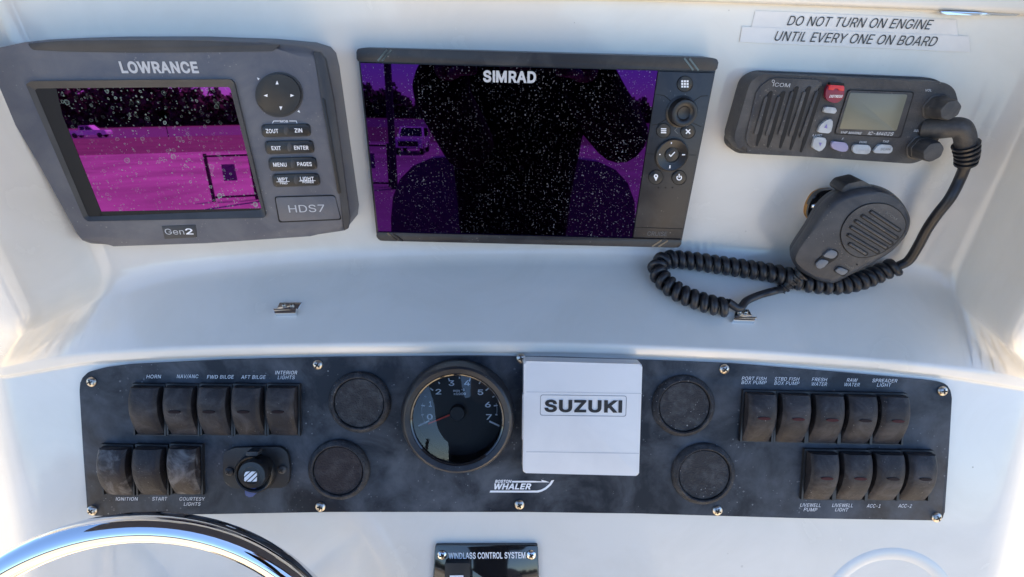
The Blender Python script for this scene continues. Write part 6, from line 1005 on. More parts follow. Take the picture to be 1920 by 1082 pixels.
        209, 30, 271, 113, 271, 139, 270, 163, 264, 185, 254, 212, 232, 232, 204, 241, 180, 246, 155, 248, 128, 246, 100, 241, 75, 232, 52, 219, 31, 203, 14, 184, 0, 161, -9,
        137, -15, 79, 271, 79, -17, 13, -17, 13, 271, 79, 209, 79, 46), (38, 37, 16, 16, 17, 38, 2, 1, 36, 2, 36, 40, 1, 2, 37, 16, 37, 2, 17, 16, 35, 34, 33, 4, 33, 5, 4, 15,
        14, 19, 18, 15, 19, 36, 1, 0, 3, 36, 0, 0, 34, 3, 34, 4, 3, 16, 2, 39, 35, 16, 39, 15, 18, 35, 31, 30, 6, 7, 6, 30, 30, 29, 7, 29, 28, 7, 8, 7, 28, 28, 27, 8, 9, 8, 27,
        27, 26, 9, 26, 25, 9, 10, 9, 25, 25, 24, 10, 11, 10, 24, 24, 23, 11, 12, 11, 23, 23, 22, 12, 21, 12, 22, 5, 33, 32, 32, 31, 5, 31, 6, 5, 12, 21, 13, 21, 20, 13, 14, 13,
        20, 19, 14, 20, 15, 35, 39, 2, 40, 39, 36, 3, 40)),
        'U': (279, (129, -21, 97, -18, 69, -8, 45, 9, 28, 31, 17, 57, 13, 85, 13, 271, 79, 271, 79, 90, 81, 76, 85, 65, 92, 56, 102, 49, 114, 45, 129, 43, 145, 45, 157, 49, 166,
        56, 173, 65, 178, 76, 179, 90, 179, 271, 246, 271, 246, 85, 242, 57, 231, 31, 213, 9, 190, -8, 161, -18), (7, 6, 9, 0, 14, 1, 13, 1, 14, 1, 13, 2, 13, 12, 2, 3, 2, 12,
        12, 11, 3, 4, 3, 11, 5, 4, 11, 11, 10, 5, 6, 5, 10, 9, 6, 10, 7, 9, 8, 17, 16, 29, 24, 23, 21, 22, 21, 23, 17, 29, 28, 18, 17, 28, 28, 27, 18, 19, 18, 27, 27, 26, 19, 26,
        25, 19, 20, 19, 25, 25, 24, 20, 24, 21, 20, 29, 16, 0, 16, 15, 0, 14, 0, 15)),
        'Z': (240, (4, -17, 4, 28, 123, 202, 131, 214, 139, 225, 148, 237, 176, 273, 197, 211, 159, 210, 143, 209, 127, 209, 112, 209, 3, 209, 3, 271, 215, 271, 215, 226, 98, 55,
        90, 42, 80, 30, 43, -19, 22, 43, 60, 45, 76, 45, 91, 45, 107, 46, 217, 46, 217, -17, 127, 209, 175, 271, 177, 271, 92, 45, 44, -17, 42, -17), (20, 1, 32, 21, 16, 2, 22,
        21, 18, 23, 17, 30, 24, 17, 18, 22, 18, 17, 17, 23, 22, 23, 16, 22, 21, 22, 16, 18, 21, 31, 4, 3, 9, 9, 3, 27, 11, 10, 3, 3, 4, 11, 4, 5, 11, 7, 8, 16, 29, 7, 15, 9, 2,
        8, 4, 9, 8, 5, 4, 8, 8, 7, 5, 7, 29, 5, 18, 31, 26, 24, 18, 26, 26, 25, 24, 8, 2, 16, 13, 12, 11, 11, 5, 13, 5, 28, 13, 1, 20, 2, 20, 21, 2, 3, 10, 27, 2, 9, 27, 6, 28,
        29, 28, 5, 29, 15, 14, 29, 15, 7, 16, 17, 24, 30, 16, 23, 30, 19, 31, 32, 20, 32, 21, 32, 31, 21, 1, 0, 32)),
        'K': (254, (38, 38, 35, 114, 47, 130, 56, 141, 65, 152, 74, 163, 84, 173, 93, 184, 174, 271, 259, 269, 128, 126, 13, -17, 13, 271, 79, 271, 79, 167, 79, 113, 79, 97, 79,
        -17, 177, -17, 73, 130, 115, 183, 257, -17, 79, 168, 79, 78, 97, 96, 79, 121, 79, 138, 143, 143), (0, 1, 11, 12, 11, 1, 1, 2, 12, 4, 3, 19, 4, 19, 5, 0, 11, 17, 2, 1, 15,
        15, 19, 2, 19, 3, 2, 12, 2, 3, 3, 4, 12, 4, 5, 12, 18, 21, 10, 10, 21, 27, 20, 10, 27, 8, 20, 9, 16, 0, 23, 6, 14, 20, 7, 6, 20, 20, 8, 7, 1, 0, 16, 15, 1, 16, 25, 26,
        19, 5, 19, 14, 5, 14, 22, 12, 5, 22, 18, 10, 24, 0, 17, 23, 13, 12, 22, 14, 6, 22, 26, 25, 10, 16, 23, 24, 25, 15, 24, 15, 16, 24, 24, 10, 25, 19, 15, 25, 14, 19, 26, 20,
        14, 26, 10, 20, 26, 9, 20, 27)),
        'H': (279, (13, -17, 13, 271, 79, 271, 79, 161, 179, 161, 179, 271, 245, 271, 245, -17, 179, -17, 179, 99, 79, 99, 79, -17), (1, 0, 10, 10, 0, 11, 1, 10, 3, 3, 2, 1, 9,
        8, 7, 7, 6, 9, 4, 9, 6, 6, 5, 4, 3, 10, 9, 9, 4, 3)),
        'B': (248, (13, -17, 13, 271, 121, 271, 148, 269, 172, 261, 191, 247, 205, 230, 214, 209, 216, 187, 214, 168, 209, 152, 199, 139, 188, 129, 175, 122, 174, 122, 174, 145,
        175, 145, 191, 137, 205, 125, 216, 110, 224, 90, 226, 68, 223, 45, 215, 25, 200, 7, 179, -7, 154, -15, 124, -17, 79, 46, 121, 46, 143, 48, 154, 53, 159, 60, 160, 69, 160,
        76, 157, 83, 152, 89, 145, 94, 136, 97, 123, 98, 79, 98, 79, 160, 118, 160, 129, 161, 137, 163, 143, 168, 147, 173, 150, 178, 151, 186, 149, 195, 144, 202, 136, 207, 119,
        209, 79, 209, 194, 134), (0, 28, 40, 1, 0, 40, 40, 41, 1, 41, 53, 1, 39, 43, 42, 28, 0, 27, 27, 29, 28, 39, 42, 40, 41, 40, 42, 52, 2, 53, 1, 53, 2, 29, 27, 30, 43, 39,
        38, 2, 52, 51, 51, 3, 2, 15, 14, 13, 16, 15, 13, 13, 12, 16, 12, 17, 16, 35, 34, 13, 13, 14, 35, 23, 22, 32, 33, 32, 22, 22, 21, 33, 21, 20, 33, 34, 33, 20, 20, 19, 34,
        13, 34, 19, 19, 18, 13, 12, 13, 18, 12, 18, 54, 17, 12, 54, 11, 10, 17, 16, 17, 10, 10, 9, 16, 30, 27, 26, 26, 25, 30, 31, 30, 25, 25, 24, 31, 24, 23, 31, 23, 32, 31, 35,
        14, 36, 37, 36, 14, 38, 37, 14, 43, 38, 14, 44, 43, 14, 14, 15, 44, 45, 44, 15, 46, 45, 15, 47, 46, 15, 15, 16, 47, 16, 9, 47, 48, 47, 9, 9, 8, 48, 8, 7, 48, 49, 48, 7,
        7, 6, 49, 50, 49, 6, 6, 5, 50, 5, 4, 50, 51, 50, 4, 3, 51, 4, 11, 17, 54)),
        'T': (245, (-1, 209, -1, 271, 225, 271, 225, 209, 145, 209, 145, -17, 79, -17, 79, 209), (1, 0, 7, 3, 2, 4, 5, 4, 6, 7, 6, 4, 4, 2, 7, 1, 7, 2)),
        '2': (247, (15, -17, 15, 30, 105, 126, 118, 140, 128, 152, 135, 162, 140, 170, 142, 178, 143, 186, 142, 194, 139, 200, 135, 205, 129, 209, 121, 212, 112, 213, 102, 212,
        94, 209, 89, 204, 85, 199, 82, 191, 79, 164, 14, 164, 19, 207, 28, 230, 44, 249, 63, 263, 87, 272, 112, 275, 138, 272, 161, 263, 180, 250, 195, 232, 205, 210, 208, 187,
        206, 169, 201, 153, 193, 136, 182, 119, 166, 100, 146, 78, 111, 45, 212, 45, 212, -17), (20, 19, 21, 22, 21, 19, 19, 18, 22, 23, 22, 18, 18, 24, 23, 16, 15, 26, 27, 14,
        13, 14, 27, 15, 26, 15, 27, 1, 0, 40, 40, 2, 1, 24, 18, 17, 25, 24, 17, 17, 16, 25, 16, 26, 25, 12, 11, 29, 28, 12, 29, 37, 36, 5, 6, 5, 36, 36, 35, 6, 7, 6, 35, 35, 34,
        7, 8, 7, 34, 34, 33, 8, 9, 8, 33, 33, 32, 9, 32, 31, 9, 10, 9, 31, 31, 30, 10, 11, 10, 30, 29, 11, 30, 40, 0, 42, 42, 41, 40, 2, 40, 39, 39, 38, 2, 3, 2, 38, 4, 3, 38,
        38, 37, 4, 37, 5, 4, 12, 28, 13, 27, 13, 28)),
    },
}

def text(s, fr, x0, x1, y, cap, h, mat, parent, shear=0.0, bold=0.0, y1=None, name='lettering', track=0.0):
    """flat printed lettering: baseline from (x0, y) to (x1, y1), cap height in photo pixels"""
    wt = 'heavy' if bold >= 0.025 and all(c in GLYPHS['heavy'] for c in s) else ('bold' if bold > 0.005 else 'regular')
    vs, fs, pen = [], [], 0
    lx = sorted(set(GLYPHS[wt]['L'][1][::2])) if 'L' in GLYPHS[wt] else [0, 30]
    for ch in s:
        if ch == ' ':
            pen += 105 + track
            continue
        adv, gv, gf = GLYPHS[wt][ch]
        if ch == 'I':                              # a plain upright stem
            sl, sr_ = lx[0], [q for q in lx if q > lx[0] + 12][0]
            yb_, yt_ = min(gv[1::2]), max(gv[1::2])
            adv, gv, gf = sl + sr_, (sl, yb_, sr_, yb_, sr_, yt_, sl, yt_), (0, 1, 2, 0, 2, 3)
        n0 = len(vs)
        vs += [V3((pen + gv[k], gv[k + 1], 0)) for k in range(0, len(gv), 2)]
        fs += [[gf[k] + n0, gf[k + 1] + n0, gf[k + 2] + n0] for k in range(0, len(gf), 3)]
        pen += adv + track
    y1 = y if y1 is None else y1
    a, b = fr.at(x0, y, h), fr.at(x1, y1, h)
    d = (b - a); wid = d.length; d.normalize()
    q = fr.at((x0 + x1) / 2, (y + y1) / 2 - cap, h) - fr.at((x0 + x1) / 2, (y + y1) / 2, h)
    up = V3((-d.y, d.x, 0))
    hh = q.dot(up)
    xa, xb = min(v.x for v in vs), max(v.x for v in vs)
    kx, ky = (wid - abs(shear) * hh) / (xb - xa), hh / 254.0
    out = []
    for v in vs:
        yy = v.y * ky
        out.append(a + d * ((v.x - xa) * kx + shear * yy) + up * yy)
    me = bpy.data.meshes.new(name)
    me.from_pydata(out, [], fs)
    return link(name, me, mat, parent)

def bar(name, fr, x0, y0, x1, y1, wpx, h0, h1, mat, parent, round_=True, bev=0.0):
    """capsule or strip between two photo points"""
    a, b = fr.at(x0, y0, h1), fr.at(x1, y1, h1)
    hw = fr.rad((x0 + x1) / 2, (y0 + y1) / 2, wpx / 2, h1)
    d = (b - a).normalized(); q = V3((-d.y, d.x, 0))
    pts = []
    if round_:
        for k in range(9):
            an = math.pi / 2 + math.pi * k / 8
            pts.append(a + d * math.cos(an) * hw + q * math.sin(an) * hw)
        for k in range(9):
            an = -math.pi / 2 + math.pi * k / 8
            pts.append(b + d * math.cos(an) * hw + q * math.sin(an) * hw)
    else:
        pts = [a + q * hw, a - q * hw, b - q * hw, b + q * hw]
    return prism(name, [(p.x, p.y) for p in pts], h0, h1, mat, parent, bev)

def ell(cx, cy, rx, ry, n=40, rot=0.0):
    return [(cx + rx * math.cos(a) * math.cos(rot) - ry * math.sin(a) * math.sin(rot),
             cy + rx * math.cos(a) * math.sin(rot) + ry * math.sin(a) * math.cos(rot))
            for a in (2 * math.pi * k / n for k in range(n))]

# ------------------------------------------------------------------ the console moulding
NW = V3((0, -math.cos(BW), math.sin(BW)))
WUP = V3((0, math.sin(BW), math.cos(BW)))
NC = V3((0, -math.cos(BC), math.sin(BC)))
DC = V3((0, -math.sin(BC), -math.cos(BC)))
P_SIM = CAM + ray(1007, 278) * 0.3926
ZS = on_plane(960, 477, P_SIM, NW).z
P_C = CAM + ray(960, 668) * 0.391                 # a point of the lower dash face
def on_z(x, y, z):
    return on_plane(x, y, V3((0, 0, z)), V3((0, 0, 1)))
def on_c(x, y, h=0.0):
    return on_plane(x, y, P_C + NC * h, NC)

foot_px = [(205, 527), (300, 512), (400, 501), (560, 488), (700, 481), (850, 477), (960, 476), (1100, 476), (1250, 480), (1400, 488), (1560, 500), (1700, 515), (1790, 533)]
lip_px = [(150, 665), (280, 657), (400, 652), (560, 648), (700, 646), (850, 645), (960, 645), (1100, 647), (1250, 652), (1400, 659), (1560, 670), (1700, 682), (1800, 693)]
cols = [(on_z(*a, ZS), on_c(*b, 0.006)) for a, b in zip(foot_px, lip_px)]
def dens(ctrl, per):
    A = catmull([c[0] for c in ctrl], per); B = catmull([c[1] for c in ctrl], per)
    return list(zip(A, B))
mid = dens(cols, 6)
EL, ER = on_z(46, 622, ZS), on_z(1890, 652, ZS)
LL, LR = on_c(-22, 695, 0.006), on_c(1958, 719, 0.006)
def seg(a, b, ts):
    return [(a[0].lerp(b[0], t), a[1].lerp(b[1], t)) for t in ts]
TS = (0.0, 0.06, 0.14, 0.24, 0.4, 0.6, 0.78, 0.88, 0.95)
side_l = (EL + V3((-0.30, 0.05, 0)), LL + V3((-0.45, 0.25, 0.0)))
side_r = (ER + V3((0.30, 0.05, 0)), LR + V3((0.45, 0.25, 0.0)))
path = seg(side_l, (EL, LL), (0, 0.3, 0.6, 0.8, 0.9, 0.95, 0.98)) + seg((EL, LL), mid[0], TS) + mid + \
    seg(mid[-1], (ER, LR), TS[1:]) + seg((ER, LR), side_r, (0, 0.02, 0.05, 0.1, 0.2, 0.4, 0.7, 1))
for _ in range(3):                                # soften the vertical corners
    path = [path[0]] + [((path[i - 1][0] + path[i][0] * 2 + path[i + 1][0]) / 4, (path[i - 1][1] + path[i][1] * 2 + path[i + 1][1]) / 4)
                        for i in range(1, len(path) - 1)] + [path[-1]]
b1 = on_plane(1086, 0, P_SIM, NW); b2 = on_plane(1920, 22, P_SIM, NW)
def brow_s(F):
    """how far up the wall the brow begins"""
    q = (b2.z - b1.z) / (b2.x - b1.x)
    return (b1.z + q * (F.x - b1.x) - ZS) / math.cos(BW)
def round_profile(P, rr, n=6):
    out = [P[0]]
    for i in range(1, len(P) - 1):
        a, b, c = P[i - 1], P[i], P[i + 1]
        l = min(rr[i], (a - b).length * 0.45, (c - b).length * 0.45)
        p, q = b + (a - b).normalized() * l, b + (c - b).normalized() * l
        for k in range(n + 1):
            t = k / n
            out.append(p * (1 - t) ** 2 + b * 2 * t * (1 - t) + q * t * t)
    out.append(P[-1])
    return out
bm = bmesh.new()
grid = []
for F, L in path:
    sb = brow_s(F)
    prof = [F + WUP * 0.62 + NW * 0.009, F + WUP * sb + NW * 0.009, F + WUP * (sb + 0.001) - NW * 0.000, F + WUP * 0.12,
            F, L, L + DC * 0.0065 - NC * 0.003, L + DC * 0.0085 - NC * 0.006, L + DC * 0.34 - NC * 0.006 - V3((L.x * 0.09, 0, 0)), V3((L.x * 0.91, L.y - 0.17, -0.03))]
    prof = round_profile(prof, [0, 0.004, 0.002, 0, 0.014, 0.0065, 0.003, 0.004, 0.03, 0])
    grid.append([bm.verts.new(p) for p in prof])
for a, b in zip(grid, grid[1:]):
    for i in range(len(a) - 1):
        bm.faces.new((a[i], b[i], b[i + 1], a[i + 1]))
console = fin('console', bm, GEL, None, 60)
tag(console, kind='structure')
for p in console.data.polygons:                   # face the helm
    pass
bmx = bmesh.new(); bmx.from_mesh(console.data)
BVH = BVHTree.FromBMesh(bmx)
bmx.free()

def hit(x, y):
    d = ray(x, y).normalized()
    loc, n, i, dist = BVH.ray_cast(CAM, d)
    if n.dot(d) > 0:
        n = -n
    return loc, n

def above(x, y, h):
    """a point h above the moulding that is seen at photo pixel (x, y)"""
    qx, qy = x, y
    for _ in range(6):
        loc, n = hit(qx, qy)
        p = loc + n * h
        v = p - CAM
        fx = 960 + FPX * v.dot(RC) / v.dot(FW)
        fy = 541 - FPX * v.dot(UC) / v.dot(FW)
        qx += x - fx
        qy += y - fy
    return p

def wall_frame(x, y, yaw, rot=0.0, lean=BW):
    return Frame(hit(x, y)[0], R(yaw), lean, R(rot))

FC = Frame(P_C, 0, BC, R(-0.5))                   # the lower dash face
def cframe(x, y, rot=-0.5, h=0.0):
    return Frame(on_c(x, y, h), 0, BC, R(rot))

# round boss moulded into the lower dash
bc = cframe(1662, 1150, h=-0.002)
rb = bc.rad(1662, 1150, 130)
boss = lathe('boss', (0, 0), [(rb * 1.12, -0.001), (rb * 1.06, 0.0008), (rb, 0.0022), (rb * 0.92, 0.0028), (rb * 0.84, 0.0022), (rb * 0.76, -0.0005), (rb * 0.6, -0.0006)], GEL, console, 72, smooth=60)
boss.matrix_world = bc.mat

def screw(fr, x, y, rpx, h, parent, mat=SCREWM, rot=0.4):
    c = fr.at(x, y, h)
    r = fr.rad(x, y, rpx, h)
    o = lathe('screw', (c.x, c.y), [(r, h - 0.001), (r, h + 0.0004), (r * 0.85, h + 0.0012), (r * 0.45, h + 0.0019), (0, h + 0.0021)], mat, parent, 24, smooth=60)
    bm = bmesh.new()
    for k in range(2):
        a = rot + k * math.pi / 2
        d, q = V3((math.cos(a), math.sin(a), 0)), V3((-math.sin(a), math.cos(a), 0))
        L_, W_ = r * 0.55, r * 0.13
        z = h + 0.0022 + k * 0.00003
        bm.faces.new([bm.verts.new(V3((c.x, c.y, z)) + d * i * L_ + q * j * W_) for i, j in ((-1, -1), (1, -1), (1, 1), (-1, 1))])
    fin('cross_slot', bm, PITCH, o, 0)
    return o

# ------------------------------------------------------------------ grey chartplotter on the left
def Z1(*p):
    return [(x / 2.5758, y / 2.5758 + 60) for x, y in p]
f = wall_frame(330, 290, 7.0, 1.5)
H1 = 0.030
t = thing('chartplotter', 'grey plastic chartplotter with worn arrow pad and small reflective screen', 'chartplotter', f, 'chartplotters on the console')
outl = [(-27, 97), (0, 89), (47, 79), (120, 76), (194, 74.5), (349, 75), (485, 80), (563, 87), (592, 96), (603, 108), (610, 135), (640, 330), (652, 409), (650, 428), (640, 437), (582, 443), (388, 456), (213, 462), (167, 461), (149, 455), (138, 442), (70, 303), (0, 153), (-34, 110)]
slab('housing', f, outl, -0.006, H1, GREY, t, 0.006, hp=H1, draft=0.025, seg=3)
slab('sun_visor', f, fillet(Z1((132, 56), (300, 42), (640, 38), (1000, 42), (1352, 62), (1318, 93), (1000, 98), (640, 100), (300, 94), (155, 86)), 4), H1 - 0.002, H1 + 0.0007, DGREY, t, 0.0005)
# dark cover strip down the right side
slab('side_cover', f, Z1((1512, 92), (1545, 96), (1572, 130), (1612, 330), (1655, 640), (1690, 900), (1682, 950), (1660, 962), (1640, 790), (1560, 380)), H1 - 0.003, H1 + 0.0006, DGREY, t, 0.0008)
bar('side_groove', f, *Z1((1560, 330))[0], *Z1((1637, 775))[0], 6, H1, H1 + 0.0016, BLACK, t, bev=0.0004)
# screen set back in a sloped bezel
bo = fillet(Z1((124, 252), (148, 238), (700, 231), (1112, 229), (1130, 245), (1283, 888), (1272, 898), (425, 915), (404, 900)), 3)
bi = fillet(Z1((168, 280), (178, 273), (700, 268), (1104, 266), (1112, 274), (1262, 852), (1256, 860), (432, 892), (424, 886)), 3)
ringslab('screen_bezel', f, bo, bi, H1 - 0.004, H1 + 0.0022, DGREY, t, hin=H1 + 0.0005)
gp = Z1((160, 266), (1120, 258), (1270, 868), (418, 898))
slab('screen', f, gp, H1 - 0.001, H1 + 0.0002, SCR1, t, 0)
# the frame's dark inner depth, put in as black sheets on the glass
slab('dark_depth_band', f, Z1((150, 270), (232, 268), (272, 274), (300, 400), (498, 892), (418, 898)), H1 + 0.0002, H1 + 0.0004, PITCH, t, 0)
slab('dark_depth_band', f, Z1((480, 868), (1262, 852), (1270, 868), (486, 898)), H1 + 0.0002, H1 + 0.0004, PITCH, t, 0)
text('LOWRANCE', f, *[Z1((588, 0))[0][0], Z1((962, 0))[0][0]], Z1((0, 196))[0][1], 19.5, H1 + 0.0003, LGREY, t, bold=0.028)
c = Z1((1348, 303))[0]
pad = slab('arrow_pad', f, ell(*c, 41.5, 39, 44), H1 - 0.001, H1 + 0.0022, KEYS, t, 0.0012, hp=H1)
slab('pad_surround', f, ell(*c, 45, 42.5, 44), H1 - 0.001, H1 + 0.0005, DGREY, t, 0.0004)
def tri(name, fr, cx, cy, s, ang, h, mat, parent, k=0.8):
    pts = [(cx + s * math.cos(ang), cy + s * math.sin(ang)), (cx + s * k * math.cos(ang + 2.3), cy + s * k * math.sin(ang + 2.3)), (cx + s * k * math.cos(ang - 2.3), cy + s * k * math.sin(ang - 2.3))]
    return slab(name, fr, pts, h - 0.0003, h, mat, parent, 0)
for (x, y), a in zip(Z1((1338, 247), (1285, 307), (1409, 307), (1356, 366)), (-90, 180, 0, 90)):
    tri('arrow', f, x, y, 4.6, R(a), H1 + 0.0026, WHITE, pad)
for (x, y), a in zip(Z1((1247, 226), (1417, 226), (1283, 386), (1443, 384)), (-135, -45, 135, 45)):
    tri('corner_arrow', f, x, y, 3.4, R(a), H1 + 0.0003, WHITE, t)
text('MOB', f, *[Z1((1353, 0))[0][0], Z1((1392, 0))[0][0]], Z1((0, 437))[0][1], 4.2, H1 + 0.0003, WHITE, t, bold=0.02)
for seg_ in (((1316, 440), (1322, 430)), ((1322, 430), (1348, 430)), ((1398, 430), (1430, 430)), ((1430, 430), (1434, 440))):
    bar('bracket_line', f, *Z1(seg_[0])[0], *Z1(seg_[1])[0], 1.3, H1, H1 + 0.0003, WHITE, t)
keys = [((1262, 450), (1494, 446), (1500, 500), (1270, 506), (('ZOUT', 1286, 1346, 488, 19), ('ZIN', 1424, 1461, 485, 19))),
        ((1279, 530), (1508, 526), (1517, 581), (1288, 588), (('EXIT', 1313, 1358, 570, 18), ('ENTER', 1422, 1491, 568, 18))),
        ((1297, 611), (1522, 606), (1531, 661), (1305, 670), (('MENU', 1321, 1386, 650, 18), ('PAGES', 1437, 1507, 647, 18))),
        ((1315, 690), (1536, 685), (1546, 738), (1324, 747), (('WPT', 1342, 1391, 721, 17), ('FIND', 1353, 1389, 735, 9), ('LIGHT', 1451, 1517, 717, 17), ('POWER', 1462, 1516, 730, 9)))]
for k in keys:
    kk = slab('key', f, fillet(Z1(*k[:4]), 7), H1 - 0.001, H1 + 0.0018, KEYS, t, 0.0009)
    slab('key_surround', f, [(x, y) for x, y in fillet([(p[0] + a, p[1] + b) for p, (a, b) in zip(Z1(*k[:4]), ((-1.5, -1.5), (1.5, -1.5), (1.5, 1.5), (-1.5, 1.5)))], 8)], H1 - 0.001, H1 + 0.0004, DGREY, t, 0.0003)
    mx_ = (k[0][0] + k[1][0] + k[2][0] + k[3][0]) / 4
    my_ = (k[0][1] + k[2][1]) / 2
    slab('thumb_dip', f, ell(*Z1((mx_, my_))[0], 4.5, 8.5, 20), H1 + 0.001, H1 + 0.0020, DGREY, kk, 0.0002)
    for s_, xa, xb, yb, cp in k[4]:
        text(s_, f, *[Z1((xa, 0))[0][0], Z1((xb, 0))[0][0]], Z1((0, yb))[0][1], cp / 2.5758, H1 + 0.0021, WHITE, kk, bold=0.012)
        if s_ in ('WPT', 'LIGHT'):
            bar('rule', f, *Z1((xa - 6, yb + 3))[0], *Z1((xb + 6, yb + 1))[0], 0.9, H1 + 0.0018, H1 + 0.0021, WHITE, kk)
slab('door_gap', f, fillet(Z1((1325, 795), (1616, 787), (1650, 908), (1346, 921)), 5), H1 - 0.002, H1 + 0.0003, PITCH, t, 0)
door = slab('card_door', f, fillet(Z1((1330, 800), (1616, 793), (1644, 902), (1352, 915)), 4), H1 - 0.002, H1 + 0.0010, GREY, t, 0.0006)
text('HDS7', f, Z1((1397, 0))[0][0], Z1((1570, 0))[0][0], Z1((0, 872))[0][1], 13.5, H1 + 0.0012, LGREY, door, bold=-0.004, y1=Z1((0, 868))[0][1])
bdg = slab('badge', f, Z1((780, 938), (944, 932), (950, 992), (795, 1000)), H1 - 0.001, H1 + 0.0004, DGREY, t, 0.0002)
text('Gen', f, Z1((800, 0))[0][0], Z1((892, 0))[0][0], Z1((0, 978))[0][1], 10.5, H1 + 0.0006, LGREY, bdg, bold=-0.012)
text('2', f, Z1((899, 0))[0][0], Z1((935, 0))[0][0], Z1((0, 977))[0][1], 10.5, H1 + 0.0006, WHITE, bdg, bold=0.02)

# ------------------------------------------------------------------ black chartplotter in the centre
def Z2(*p):
    return [(x / 2.5764 + 640, y / 2.5764 + 60) for x, y in p]
f = wall_frame(1000, 280, 0.0, -0.6)
H2 = 0.016
t = thing('chartplotter', 'black chartplotter with wide dark spotted screen and round rotary knob', 'chartplotter', f, 'chartplotters on the console')
slab('housing', f, fillet(Z2((80, 100), (1815, 150), (1640, 1028), (172, 996)), 5), -0.004, H2 - 0.001, SIMB, t, 0.001, draft=0.01)
for nm, pts in (('upper_trim', ((72, 82), (110, 76), (1790, 124), (1824, 134), (1814, 189), (74, 143))), ('lower_trim', ((166, 968), (1646, 1004), (1640, 1040), (1610, 1042), (196, 1009), (174, 1004)))):
    tr = slab(nm, f, fillet(Z2(*pts), 5), -0.004, H2 + 0.0018, SIMB, t, 0.0014)
    sl = {'upper_trim': (((176, 140), (222, 84)), ((196, 141), (242, 86)), ((1656, 126), (1700, 184)), ((1682, 128), (1726, 186))),
          'lower_trim': (((222, 972), (270, 1006)), ((248, 974), (298, 1008)), ((1502, 1036), (1548, 1006)), ((1532, 1037), (1578, 1008)))}[nm]
    for p, q in sl:
        bar('slash', f, *Z2(p)[0], *Z2(q)[0], 3.2, H2 + 0.001, H2 + 0.0020, GLOSS, tr, round_=False)
scr = slab('screen', f, Z2((92, 150), (1528, 187), (1405, 994), (178, 966)), H2 - 0.002, H2 + 0.0004, SCR2, t, 0)
text('SIMRAD', f, Z2((685, 0))[0][0], Z2((940, 0))[0][0], Z2((0, 239))[0][1], 19.5, H2 + 0.0008, LGREY, t, bold=0.035, y1=Z2((0, 244))[0][1])
kp = slab('keypad', f, Z2((1532, 189), (1806, 197), (1640, 1000), (1410, 994)), H2 - 0.002, H2 + 0.0008, SIMB, t, 0.0004)
for p, q in (((1518, 300), (1560, 308)), ((1560, 308), (1592, 334)), ((1700, 336), (1738, 310)), ((1738, 310), (1770, 308)), ((1500, 450), (1530, 446)), ((1530, 446), (1588, 410)), ((1700, 440), (1738, 458)), ((1472, 588), (1516, 590)), ((1676, 594), (1712, 595)), ((1420, 944), (1648, 952))):
    bar('groove', f, *Z2(p)[0], *Z2(q)[0], 1.3, H2 + 0.0003, H2 + 0.00095, PITCH, kp)
def rbutton(cx, cy, r):
    c = Z2((cx, cy))[0]
    slab('button_gap', f, ell(*c, r / 2.5764 + 1.4, r / 2.5764 + 1.4), H2, H2 + 0.00105, PITCH, kp, 0)
    return slab('button', f, ell(*c, r / 2.5764, r / 2.5764), H2, H2 + 0.0020, KEYS, kp, 0.0007), c
HB = H2 + 0.0023
b, c = rbutton(1660, 251, 36)
for i in (-1, 0, 1):
    for j in (-1, 0, 1):
        slab('icon', f, [(c[0] + i * 5 + a, c[1] + j * 5 + e) for a, e in ((-1.8, -1.8), (1.8, -1.8), (1.8, 1.8), (-1.8, 1.8))], HB - 0.0002, HB, WHITE, b, 0)
b, c = rbutton(1557, 477, 33)
for j in (-1, 0, 1):
    bar('icon', f, c[0] - 5, c[1] + j * 3.6, c[0] + 5, c[1] + j * 3.6 + 0.2, 2.1, HB - 0.0002, HB, WHITE, b, round_=False)
b, c = rbutton(1675, 481, 33)
bar('icon', f, c[0] - 4, c[1] - 4, c[0] + 4, c[1] + 4, 2.3, HB - 0.0002, HB, WHITE, b, round_=False)
bar('icon', f, c[0] - 4, c[1] + 4, c[0] + 4, c[1] - 4, 2.3, HB - 0.0001, HB + 0.00005, WHITE, b, round_=False)
b, c = rbutton(1520, 702, 33)
slab('icon', f, [(c[0] + 4 * math.cos(a), c[1] - 2 + 4 * math.sin(a)) for a in (R(q) for q in range(150, 391, 15))] + [(c[0], c[1] + 7)], HB - 0.0002, HB, WHITE, b, 0)
slab('icon_hole', f, ell(c[0], c[1] - 2, 1.5, 1.5, 12), HB, HB + 0.0001, KEYS, b, 0)
b, c = rbutton(1632, 704, 33)
bm = bmesh.new()
pa = [f.at(c[0] + 5.2 * math.cos(R(a)), c[1] + 5.2 * math.sin(R(a)), HB) for a in range(-55, 236, 15)]
pb = [f.at(c[0] + 3.2 * math.cos(R(a)), c[1] + 3.2 * math.sin(R(a)), HB) for a in range(-55, 236, 15)]
va = [bm.verts.new(p) for p in pa]; vb = [bm.verts.new(p) for p in pb]
for i in range(len(va) - 1):
    bm.faces.new((va[i], va[i + 1], vb[i + 1], vb[i]))
fin('icon', bm, WHITE, b, 0)
bar('icon', f, c[0], c[1] - 7, c[0], c[1], 2, HB - 0.0002, HB + 0.0001, WHITE, b, round_=False)
# rotary knob
kb = Z2((1640, 384))[0]
ck = f.at(*kb, H2); rk = f.rad(*kb, 25.5, H2)
knob = lathe('rotary_knob', (ck.x, ck.y), [(rk * 1.12, H2), (rk * 1.12, H2 + 0.0015), (rk, H2 + 0.002), (rk * 0.98, H2 + 0.0075), (rk * 0.90, H2 + 0.0092), (rk * 0.72, H2 + 0.0095), (rk * 0.5, H2 + 0.0088), (rk * 0.42, H2 + 0.0078), (0, H2 + 0.0070)], KEYS, t, 72)
